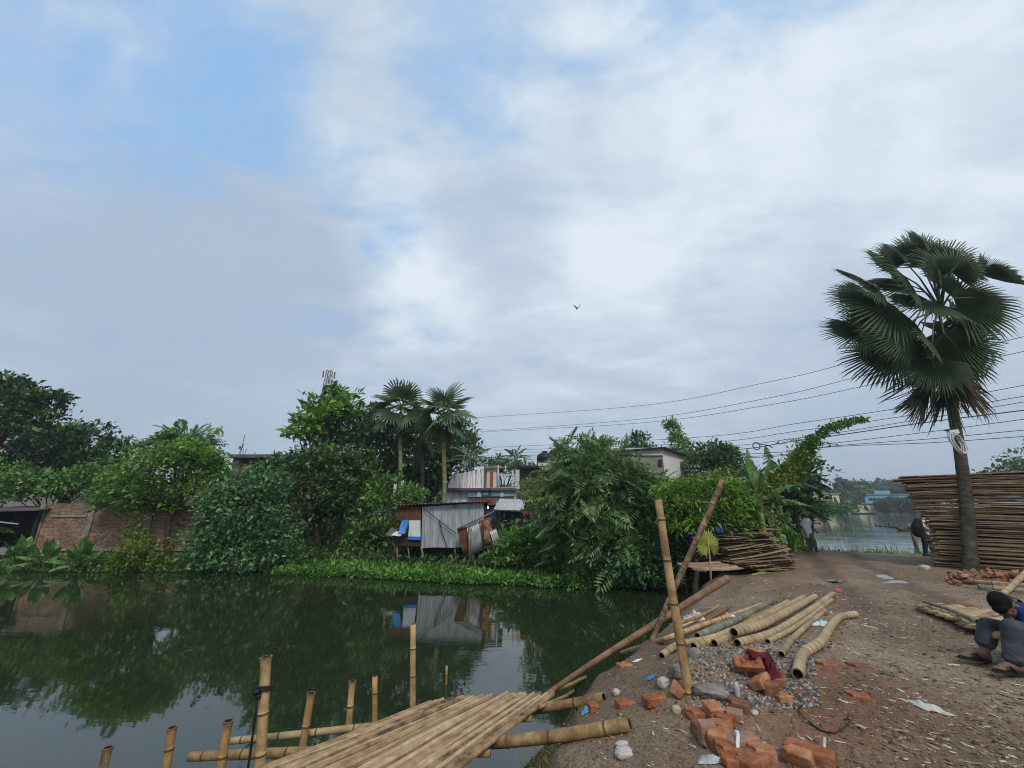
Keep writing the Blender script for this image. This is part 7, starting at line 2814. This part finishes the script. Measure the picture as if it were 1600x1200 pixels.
for i, (pp, lab) in enumerate(wires):
    pts = []
    for px, py in pp + [(1600 + q, pp[-1][1] + (pp[-1][1] - pp[-2][1]) / (pp[-1][0] - pp[-2][0]) * q) for q in (150, 500)]:
        Y = np.interp(px, [730, 1200, 1720, 2100], [62, 33, 21, 15]) + .25 * (i % 3)
        pts.append(P(px, py, Y))
    # smooth through the points
    ext = [pts[0] * 2 - pts[1]] + pts + [pts[-1] * 2 - pts[-2]]
    dense = []
    for k in range(1, len(ext) - 2):
        p0, p1, p2, p3 = ext[k - 1:k + 3]
        for q in range(10):
            t = q / 10
            dense.append(.5 * ((2 * p1) + (p2 - p0) * t + (2 * p0 - 5 * p1 + 4 * p2 - p3) * t * t + (3 * p1 - p0 - 3 * p2 + p3) * t ** 3))
    dense.append(pts[-1])
    mb = MB()
    mb.tube(dense, .034 if i == 6 else .021, 5)
    tag(mb.build('overhead_wire', M['wire'], smooth=True), lab, 'wire', 'wires overhead')
mb = MB()
c = P(1182, 697, 30)
mb.tube([c + Vector((.26 * math.cos(a), 0, .26 * math.sin(a))) for a in np.linspace(.6, 6.9, 22)] + [c + Vector((.9, 0, .05)), c + Vector((1.15, 0, -.12))], .035, 6)
tag(mb.build('cable_coil', M['wire'], smooth=True), 'loop of cable hanging from the lower wires above the banana leaves', 'cable')

# meter board and white cable coil on the palm trunk
def trunk_coil():
    c = P(1494, 690, 12.86)
    root = empty('cable_coil', c, 'coil of white cable hung on the leaning palm trunk', 'cable')
    for k in range(5):
        mb = MB()
        rx, rz = .14 + .015 * (k % 3), .32 + .03 * math.sin(k)
        mb.tube([c + Vector((rx * math.cos(a) + .10 * math.sin(a) * -.6 + .02 * k - .05, -.02 * k + .015 * math.sin(3 * a), rz * math.sin(a) - .02 * k)) for a in np.linspace(0, 2 * math.pi, 26)], .017, 6)
        mb.build('turn', M['white_sheet'], root, smooth=True)
    b = P(1489, 675, 12.86)
    bx = empty('junction_box', b, 'small white box nailed to the palm trunk above the cable coil', 'box')
    mb = MB()
    mb.box(b, (.30, .10, .13), (0, -.12, 0))
    mb.build('case', M['white_sheet'], bx)
    mb = MB()
    mb.box(b + Vector((-.01, .02, .075)), (.36, .14, .025), (0, -.12, 0))
    mb.build('hood', M['black'], bx)


trunk_coil()

# bird
def bird(px, py, Y, k, label):
    c = P(px, py, Y)
    V = [Vector(v) * k for v in [(0, 0, 0), (.16, .02, .03), (.30, 0, -.02)]]
    mb = MB()
    # body
    mb.tube([c + Vector((-.10, 0, -.22)) * k, c + Vector((-.03, 0, -.12)) * k, c + Vector((.03, 0, -.03)) * k, c + Vector((.08, 0, .03)) * k, c + Vector((.13, -.02, .04)) * k], [.015 * k, .05 * k, .055 * k, .04 * k, .008 * k], 8)
    # wings: raised in a V
    for s, tip in ((-1, (-.34, .1, .42)), (1, (.42, -.1, .40))):
        t = Vector(tip) * k
        root1, root2 = c + Vector((.05, 0, .0)) * k, c + Vector((-.05, 0, -.10)) * k
        mid = c + t * .5 + Vector((.05 * s, 0, .06)) * k
        tr = c + t * .55 + Vector((-.03, .06, -.12)) * k
        mb.slab(root1, mid, tr, root2, .012 * k)
        mb.slab(mid, c + t, c + t * .97 + Vector((-.02, .02, -.03)) * k, tr, .01 * k)
    # tail
    mb.slab(c + Vector((-.09, .03, -.2)) * k, c + Vector((-.09, -.03, -.2)) * k, c + Vector((-.16, -.05, -.33)) * k, c + Vector((-.18, .05, -.31)) * k, .01 * k)
    o = mb.build('bird', M['black'])
    return tag(o, label, 'bird')


bird(902, 481, 32, .85, 'dark bird flying with raised wings against the clouds')
bird(725, 484, 120, .5, 'tiny far bird, lower of the two specks in the middle of the sky')
bird(722, 447, 130, .4, 'tiny far bird, upper of the two specks in the middle of the sky')

# dead branch and leaning stick in the lake
def lake_branch():
    Y = 21.9
    root = empty('dead_branch', P(1400, 830, Y), 'bare dead branch sticking out of the lake left of the man with the backpack', 'branch')
    mb = MB()
    mb.tube([P(1424, 828, Y), P(1410, 829, Y), P(1398, 824, Y), P(1385, 823, Y), P(1366, 822, Y)], [.07, .06, .045, .03, .015], 6)
    for a, b in (((1398, 824), (1396, 819)), ((1390, 823), (1388, 818)), ((1385, 823), (1383, 819)), ((1376, 822), (1372, 819)), ((1405, 827), (1401, 832)), ((1410, 829), (1404, 833)), ((1370, 822), (1366, 819)), ((1400, 825), (1408, 821))):
        mb.tube([P(*a, Y), P(*b, Y)], [.03, .012], 5)
    mb.build('twigs', M['bark'], root)


lake_branch()
mb = MB()
mb.tube([P(1423, 822, 20.6), P(1428, 840, 20.6), P(1436, 868, 20.6)], [.085, .08, .08], 8)
mb.tube([P(1417, 826, 20.5), P(1421, 822, 20.5), P(1425, 827, 20.5)], [.03, .12, .05], 7)
tag(mb.build('leaning_post', M['wood_grey'], smooth=True), 'leaning grey post with a dark rag on top at the lake edge', 'post')
# ------------------------------------------------------------------ people
def add_ball(bm, c, r, R=None):
    m = Matrix.Translation(Vector(c))
    if R is not None:
        m = m @ R.to_4x4()
    if isinstance(r, (int, float)):
        r = (r, r, r)
    bmesh.ops.create_uvsphere(bm, u_segments=14, v_segments=10, radius=1, matrix=m @ Matrix.Diagonal((*r, 1)))


def add_limb(bm, pts, rad, flat=None):
    """tapered limb with rounded joints through pts"""
    for p, r in zip(pts, rad):
        add_ball(bm, p, r)
    for (a, ra), (b, rb) in zip(zip(pts, rad), zip(pts[1:], rad[1:])):
        a, b = Vector(a), Vector(b)
        d = b - a
        if d.length < 1e-5:
            continue
        q = d.to_track_quat('Z', 'Y').to_matrix().to_4x4()
        bmesh.ops.create_cone(bm, cap_ends=True, segments=14, radius1=ra, radius2=rb, depth=d.length, matrix=Matrix.Translation((a + b) / 2) @ q)


def fuse(name, bm, mat, parent, voxel, smooth=3):
    """melt overlapping volumes into one continuous surface"""
    me = bpy.data.meshes.new(name)
    bm.to_mesh(me)
    bm.free()
    o = bpy.data.objects.new(name, me)
    COL.objects.link(o)
    md = o.modifiers.new('fuse', 'REMESH')
    md.mode = 'VOXEL'
    md.voxel_size = voxel
    md.use_smooth_shade = True
    sm = o.modifiers.new('smooth', 'SMOOTH')
    sm.iterations = smooth
    sm.factor = .5
    me2 = bpy.data.meshes.new_from_object(o.evaluated_get(bpy.context.evaluated_depsgraph_get()))
    o.modifiers.clear()
    o.data = me2
    o.data.name = name
    bpy.data.meshes.remove(me)
    me2.materials.clear()
    me2.materials.append(mat)
    me2.polygons.foreach_set('use_smooth', [True] * len(me2.polygons))
    if parent is not None:
        adopt(o, parent)
    return o


M['skin'] = nmat('brown_skin', [(.10, .05, .03), (.15, .078, .048), (.19, .105, .068)], 9, .55, .1, 60, spec=.4)
M['hair'] = nmat('black_hair', [(.004, .0035, .003), (.011, .009, .008)], 40, .8, .6, 90, spec=.12)


def head(bm, c, fwd, up, s=1.0):
    """skull, jaw, nose, ears; returns the rotation"""
    f, u = Vector(fwd).normalized(), Vector(up).normalized()
    r = f.cross(u).normalized()
    u = r.cross(f)
    R = Matrix((r, f, u)).transposed()
    c = Vector(c)

    def at(x, y, z):
        return c + R @ Vector((x, y, z)) * s
    add_ball(bm, at(0, -.012, .03), (.076 * s, .096 * s, .09 * s), R)
    add_ball(bm, at(0, .03, -.035), (.06 * s, .062 * s, .075 * s), R)
    add_limb(bm, [at(0, .055, -.085), at(0, .07, -.09)], [.028 * s, .02 * s])          # chin
    add_limb(bm, [at(0, .088, .015), at(0, .108, -.025), at(0, .1, -.032)], [.009 * s, .015 * s, .016 * s])   # nose
    add_limb(bm, [at(-.022, .084, -.058), at(0, .092, -.056), at(.022, .084, -.058)], [.007 * s, .010 * s, .007 * s])   # lips
    add_limb(bm, [at(-.04, .078, .03), at(.04, .078, .03)], [.013 * s, .013 * s])      # brow
    for k in (-1, 1):
        add_ball(bm, at(k * .076, -.01, -.005), (.012 * s, .022 * s, .034 * s), R)     # ears
    return R, at


def eyes(at, s, root):
    mb = MB()
    for k in (-1, 1):
        c = at(k * .03, .083, .008)
        mb.tube([c + Vector((0, 0, .006)) * s, c, c + Vector((0, 0, -.006)) * s], [.003 * s, .008 * s, .003 * s], 8)
    mb.build('eyes', M['black'], root, smooth=True)


def hand(bm, wrist, d, n, s=1.0, curl=.5, side=1):
    """palm with four bent fingers and a thumb; d: way the hand points, n: back of the hand"""
    d, n = Vector(d).normalized(), Vector(n).normalized()
    t = d.cross(n).normalized() * side
    n = t.cross(d).normalized() * side
    w = Vector(wrist)
    for k in np.linspace(-1, 1, 4):
        add_limb(bm, [w + t * .014 * k * s, w + d * .05 * s + t * .026 * k * s, w + d * .085 * s + t * .031 * k * s], [.015 * s, .015 * s, .0125 * s])
    for i, (k, ln) in enumerate(((-1, .062), (-.33, .078), (.33, .084), (1, .072))):
        p = w + d * .088 * s + t * .031 * k * s
        q, pts, a = d.copy(), [p], 0
        for j in range(3):
            a += curl * (.5 + .25 * j)
            q = (d * math.cos(a) - n * math.sin(a)).normalized()
            p = p + q * ln * (.42, .32, .26)[j] * s
            pts.append(p)
        add_limb(bm, pts, [.0105 * s, .0098 * s, .009 * s, .0075 * s])
    p = w + d * .022 * s + t * .03 * s
    add_limb(bm, [p, p + (d * .6 + t * .75).normalized() * .035 * s, p + (d * .9 + t * .45).normalized() * .062 * s - n * .012 * s], [.0125 * s, .011 * s, .009 * s])


def slipper(root, heel, toe, up=(0, 0, 1), w=.05, name='sandal'):
    heel, toe = Vector(heel), Vector(toe)
    d = (toe - heel).normalized()
    u = Vector(up)
    s = d.cross(u).normalized()
    u = s.cross(d)
    L = (toe - heel).length
    mb = MB()
    out = []
    for k in range(20):
        a = 2 * math.pi * k / 20
        x = math.cos(a)
        out.append((.5 * L * x, w * math.sin(a) * (.78 + .22 * x + .1 * math.cos(2 * a))))
    vs = [heel + d * (L / 2 + x) + s * y - u * .012 for x, y in out] + [heel + d * (L / 2 + x) + s * y + u * .008 for x, y in out]
    mb.add(vs, [tuple(range(20, 40)), tuple(range(19, -1, -1))] + [(k, (k + 1) % 20, 20 + (k + 1) % 20, 20 + k) for k in range(20)])
    c = heel + d * L * .74 + u * .03
    for k in (-1, 1):
        mb.tube([c, heel + d * L * .55 + s * k * w * .5 + u * .055, heel + d * L * .42 + s * k * w * .95 + u * .01], .008, 6)
    o = mb.build(name, M['black'], root)
    return o


def walker():
    Y = 18.2

    def q(px, py, dy=0):
        return P(px, py, Y + dy)
    g = gz(q(1268, 862).x, Y)
    shift = Vector((0, 0, g - q(1268, 861.5).z))

    def J(px, py, dy=0):
        return q(px, py, dy) + shift
    root = empty('person', (J(1268, 862).x, Y, g), 'person in a pale shirt and grey trousers walking to the right along the lake', 'person')
    bm = bmesh.new()
    hc = J(1259.6, 803.5)
    R, at = head(bm, hc, (.35, -1, -.1), (-.03, -.08, 1))
    add_limb(bm, [J(1260, 807), J(1259.8, 811)], [.055, .06])
    add_limb(bm, [J(1259.5, 813), J(1260, 820), J(1261.5, 828), J(1262.5, 833)], [.12, .125, .125, .13])
    add_limb(bm, [J(1255.6, 812.3, .02), J(1254.6, 823, .08), J(1256.5, 831, -.08)], [.052, .042, .03])
    add_limb(bm, [J(1263.5, 812, -.03), J(1268.3, 819.5, -.05), J(1274.2, 828, -.1)], [.052, .042, .03])
    hand(bm, J(1274.2, 828, -.1), (.55, -.1, -.8), (0, -1, .2), 1, .35)
    hand(bm, J(1256.5, 831, -.08), (.3, -.2, -.9), (-1, 0, 0), 1, .5, -1)
    for k in ([(1261, 834, .06), (1262.5, 846, .12), (1262, 858.5, .1)], [(1264, 834, -.06), (1271, 844.5, -.1), (1275, 859, -.05)]):
        add_limb(bm, [J(*v) for v in k], [.08, .058, .04])
    for h, t in (((1261.5, 860.5, .1), (1269, 861.6, -.05)), ((1274.5, 860.8, -.05), (1281, 861.8, -.2))):
        add_limb(bm, [J(*h), J(*t)], [.042, .03])
    fuse('body', bm, M['skin'], root, .014)
    eyes(at, 1, root)
    bm = bmesh.new()
    add_ball(bm, at(0, -.03, .055), (.085, .094, .082), R)
    fuse('hair', bm, M['hair'], root, .014, 1)
    bm = bmesh.new()
    add_limb(bm, [J(1258.2, 812.5), J(1261.5, 812.2)], [.11, .11])
    add_limb(bm, [J(1259.4, 814), J(1260.3, 822), J(1261.8, 829), J(1262.8, 834.5)], [.145, .15, .155, .165])
    add_limb(bm, [J(1256.4, 812.8, .02), J(1255, 819.5, .06)], [.078, .075])
    add_limb(bm, [J(1263, 812.4, -.03), J(1266.2, 817, -.05)], [.078, .072])
    fuse('shirt', bm, nmat('pale_shirt', [(.42, .43, .45), (.56, .57, .58), (.64, .65, .65)], 6, .85, .3, 20), root, .016)
    bm = bmesh.new()
    add_limb(bm, [J(1261, 833.5, .03), J(1264.5, 833.5, -.03)], [.135, .135])
    add_limb(bm, [J(1261, 834.5, .06), J(1262.7, 846, .12), J(1262.2, 857.5, .1)], [.115, .092, .075])
    add_limb(bm, [J(1264.5, 834.5, -.06), J(1271.2, 844.5, -.1), J(1275, 857.8, -.05)], [.115, .092, .075])
    fuse('trousers', bm, nmat('grey_trousers', [(.08, .08, .07), (.15, .145, .125)], 8, .9, .3, 20), root, .016)
    for h, t in (((1260.3, 861.2, .12), (1269.5, 862, -.05)), ((1273.5, 861.6, -.03), (1282, 862.4, -.22))):
        slipper(root, J(*h), J(*t), w=.05)


walker()


def backpacker():
    Y = 17.2

    def q(px, py, dy=0):
        return P(px, py, Y + dy)
    g = gz(q(1452, 870).x, Y)
    shift = Vector((0, 0, g - q(1452, 870).z))

    def J(px, py, dy=0):
        return q(px, py, dy) + shift
    root = empty('person', (J(1453, 870).x, Y, g), 'person in white shirt and black jeans, half hidden behind the tall stack', 'person')
    bm = bmesh.new()
    R, at = head(bm, J(1447.5, 803.5), (.9, -.2, -.25), (.15, 0, 1))
    add_limb(bm, [J(1446, 808), J(1445, 813)], [.055, .06])
    add_limb(bm, [J(1444.5, 816), J(1445, 826), J(1446, 838)], [.12, .125, .13])
    add_limb(bm, [J(1442, 816, -.14), J(1444.5, 828, -.18), J(1455, 829, -.2)], [.052, .042, .03])
    hand(bm, J(1455, 829, -.2), (1, -.2, 0), (0, -.3, 1), 1, .5)
    add_limb(bm, [J(1447, 816, .14), J(1450, 828, .2), J(1458, 829, .18)], [.052, .042, .03])
    hand(bm, J(1458, 829, .18), (1, 0, .1), (0, .3, 1), 1, .5, -1)
    for k in ([(1444.5, 840, -.08), (1446, 853, -.1), (1446, 867, -.08)], [(1448, 840, .08), (1455.5, 852, .1), (1459, 865.5, .08)]):
        add_limb(bm, [J(*v) for v in k], [.08, .058, .042])
    for h, t in (((1446, 868.8, -.08), (1452, 869.5, -.1)), ((1459, 867.5, .08), (1464.5, 869, .06))):
        add_limb(bm, [J(*h), J(*t)], [.04, .03])
    fuse('body', bm, M['skin'], root, .015)
    eyes(at, 1, root)
    bm = bmesh.new()
    add_ball(bm, at(0, -.03, .05), (.087, .096, .086), R)
    fuse('hair', bm, M['hair'], root, .015, 1)
    bm = bmesh.new()
    add_limb(bm, [J(1443.5, 816, -.06), J(1446, 816, .06)], [.125, .125])
    add_limb(bm, [J(1444.5, 817), J(1445.3, 828), J(1446, 838)], [.145, .145, .15])
    add_limb(bm, [J(1442, 816, -.14), J(1443.4, 823.5, -.17)], [.082, .08])
    add_limb(bm, [J(1447, 816, .14), J(1449, 823, .18)], [.082, .08])
    fuse('shirt', bm, nmat('white_shirt', [(.5, .5, .52), (.66, .66, .67)], 6, .85, .3, 20), root, .016)
    bm = bmesh.new()
    add_limb(bm, [J(1445, 839, -.05), J(1447.5, 839, .05)], [.135, .135])
    add_limb(bm, [J(1444.7, 841, -.08), J(1446, 853, -.1), J(1446, 866.5, -.08)], [.112, .085, .068])
    add_limb(bm, [J(1448, 841, .08), J(1455.5, 852, .1), J(1459, 864.8, .08)], [.112, .085, .068])
    fuse('jeans', bm, nmat('black_jeans', [(.008, .010, .018), (.02, .024, .038)], 8, .85, .3, 20), root, .016)
    for h, t in (((1444.5, 868.4, -.08), (1453.5, 869.4, -.12)), ((1457.5, 867.2, .08), (1466, 869, .05))):
        bm = bmesh.new()
        a, b = J(*h), J(*t)
        add_limb(bm, [a, a.lerp(b, .5), b], [.06, .055, .045])
        fuse('shoe', bm, M['black'], root, .014, 1)
    # the backpack is carried: a thing of its own
    bp = empty('backpack', J(1433, 836), 'black backpack worn by the person half hidden behind the stack', 'backpack')
    bm = bmesh.new()
    add_limb(bm, [J(1434.5, 816.5, -.08), J(1433, 826, -.08), J(1434.5, 835, -.08)], [.14, .185, .15])
    add_limb(bm, [J(1434.5, 816.5, .08), J(1433, 826, .08), J(1434.5, 835, .08)], [.14, .185, .15])
    fuse('bag', bm, nmat('bag_cloth', [(.006, .006, .009), (.016, .016, .022)], 9, .8, .3, 30), bp, .02)
    bm = bmesh.new()
    add_limb(bm, [J(1429.8, 830, -.03), J(1430.2, 834, -.03)], [.1, .09])
    fuse('pocket', bm, M['black'], bp, .02)
    for dy in (-.15, .15):
        mb = MB()
        mb.tube([J(1435, 813, dy), J(1440, 811, dy), J(1446.5, 815, dy * 1.1), J(1448, 823, dy * 1.1), J(1443, 832, dy * 1.1), J(1437, 834, dy)], .022, 6)
        mb.build('strap', M['black'], bp, smooth=True)


backpacker()


def sitter():
    def J(px, py, Y=4.6):
        return P(px, py, Y)
    # the feet stand on the ground: read how far off it the pixel estimates are
    ft = J(1524, 1041, 4.72)
    dz1 = gz(ft.x, ft.y) - ft.z + .03
    ft2 = J(1580, 1069, 4.36)
    dz2 = gz(ft2.x, ft2.y) - ft2.z + .03
    up = Vector((0, 0, dz1))
    up2 = Vector((0, 0, dz2))

    def A(px, py, Y=4.72):
        return P(px, py, Y) + up

    def B2(px, py, Y=4.36):
        return P(px, py, Y) + up2
    hip = J(1650, 1012, 4.62) + up * .5
    root = empty('person', (A(1590, 1045).x, 4.6, gz(A(1590, 1045).x, 4.6)), 'person in blue shirt and rolled grey trousers sitting low, head bent, in black sandals', 'person')
    bm = bmesh.new()
    hc = J(1570, 948, 4.55)
    R, at = head(bm, hc, (-.30, -.35, -.88), (-.86, -.2, .42), 1.0)
    eyes(at, 1, root)
    add_limb(bm, [J(1578, 950, 4.58), J(1597, 957, 4.6)], [.055, .062])
    add_limb(bm, [J(1603, 966, 4.6), J(1622, 985, 4.6), hip], [.13, .14, .14])
    k1, an1 = A(1546, 990), A(1541, 1032)
    k2, an2 = B2(1586, 1000), B2(1590, 1056)
    add_limb(bm, [hip + Vector((0, .1, 0)), k1, k1.lerp(an1, .45), an1], [.085, .058, .052, .036])
    add_limb(bm, [hip + Vector((0, -.1, 0)), k2, k2.lerp(an2, .45), an2], [.085, .058, .052, .036])
    for an, heel, toe in ((an1, A(1547, 1042), A(1506, 1036, 4.68)), (an2, B2(1600, 1068), B2(1564, 1064, 4.32))):
        add_limb(bm, [an, heel + Vector((0, 0, .02)), heel.lerp(toe, .5) + Vector((0, 0, .035)), heel.lerp(toe, .86) + Vector((0, 0, .012))], [.036, .036, .034, .026])
        d = (toe - heel).normalized()
        s = d.cross(Vector((0, 0, 1))).normalized()
        for i, k in enumerate((-1, -.5, 0, .5, 1)):
            p = heel.lerp(toe, .84) + s * .03 * k + Vector((0, 0, .006))
            add_limb(bm, [p, p + d * (.045 - .006 * abs(k - .8))], [.011, .009])
    # arms: both forearms rest over the knees
    e1 = J(1612, 992, 4.70)
    w1 = J(1572, 988, 4.62)
    add_limb(bm, [J(1600, 965, 4.74), e1, w1], [.05, .043, .028])
    hand(bm, w1, (-1, -.15, -.12), (0, -.25, 1), .95, .45)
    e2 = J(1618, 1003, 4.36)
    w2 = J(1596, 990, 4.44)
    add_limb(bm, [J(1608, 968, 4.44), e2, w2], [.05, .043, .028])
    hand(bm, w2, (-.9, .3, -.2), (0, -.25, 1), .95, .6, -1)
    fuse('body', bm, M['skin'], root, .0075, 2)
    bm = bmesh.new()
    add_ball(bm, at(0, -.028, .052), (.086, .098, .088), R)
    add_ball(bm, at(0, -.06, .0), (.072, .055, .06), R)
    add_ball(bm, at(0, .045, .088), (.062, .05, .036), R)
    for k in range(40):
        a = k * 2.4
        q = k / 40
        add_ball(bm, at(.078 * q ** .5 * math.cos(a), -.028 + .088 * q ** .5 * math.sin(a), .052 + .080 * (1 - q) ** .5), .014)
    fuse('hair', bm, M['hair'], root, .009, 1)
    bm = bmesh.new()
    add_limb(bm, [J(1601, 962, 4.70), J(1601, 963, 4.5)], [.085, .085])
    add_limb(bm, [J(1603, 968, 4.6), J(1622, 988, 4.6), hip + Vector((.02, 0, .05))], [.155, .165, .165])
    add_limb(bm, [J(1600, 965, 4.74), J(1608, 983, 4.72)], [.07, .072])
    add_limb(bm, [J(1608, 968, 4.44), J(1615, 990, 4.39)], [.07, .072])
    fuse('shirt', bm, nmat('blue_shirt', [(.008, .016, .075), (.018, .035, .14)], 8, .85, .4, 18), root, .013, 2)
    bm = bmesh.new()
    add_limb(bm, [hip + Vector((0, .08, 0)), hip + Vector((0, -.08, 0))], [.15, .15])
    add_limb(bm, [hip + Vector((0, .1, 0)), k1 + Vector((.01, 0, .005)), k1.lerp(an1, .55)], [.115, .082, .078])
    add_limb(bm, [hip + Vector((0, -.1, 0)), k2 + Vector((.01, 0, .005)), k2.lerp(an2, .84)], [.115, .082, .072])
    for kk, an, t in ((k1, an1, .56), (k2, an2, .84)):
        c = kk.lerp(an, t)
        for j in range(10):
            a = j * .628
            add_ball(bm, c + Vector((.062 * math.cos(a), .062 * math.sin(a), .006 * math.sin(3 * a))), .022)
    fuse('trousers', bm, nmat('slate_trousers', [(.024, .027, .034), (.048, .052, .062), (.075, .08, .09)], 9, .9, .5, 16), root, .012, 2)
    slipper(root, A(1553, 1045.5), A(1500, 1037, 4.66), w=.052)
    slipper(root, B2(1606, 1072.5), B2(1558, 1066, 4.30), w=.052)
    # low stool under him, out of the picture's edge
    st = empty('low_stool', (hip.x, hip.y, gz(hip.x, hip.y)), 'low wooden stool under the sitting person', 'stool')
    zt = hip.z - .15
    mb = MB()
    mb.box((hip.x, hip.y, zt - .02), (.34, .26, .035))
    mb.build('seat', M['wood_grey'], st)
    zg = gz(hip.x, hip.y)
    for sx in (-1, 1):
        for sy in (-1, 1):
            mb = MB()
            h = max(.03, zt - .04 - zg)
            mb.box((hip.x + sx * .13, hip.y + sy * .09, zg + h / 2), (.04, .04, h))
            mb.build('leg', M['wood_grey'], st)


sitter()
# ------------------------------------------------------------------ the damp air
def haze():
    mb = MB()
    mb.box((0, 0, 28), (12600, 12600, 66))
    m = bpy.data.materials.new('haze')
    m.use_nodes = True
    N, L = m.node_tree.nodes, m.node_tree.links
    N.clear()
    out = N.new('ShaderNodeOutputMaterial')
    v = N.new('ShaderNodeVolumePrincipled')
    v.inputs['Color'].default_value = (.86, .92, 1.0, 1)
    v.inputs['Density'].default_value = .0008
    v.inputs['Anisotropy'].default_value = .2
    L.new(v.outputs[0], out.inputs['Volume'])
    tag(mb.build('haze', m), kind='stuff')


haze()
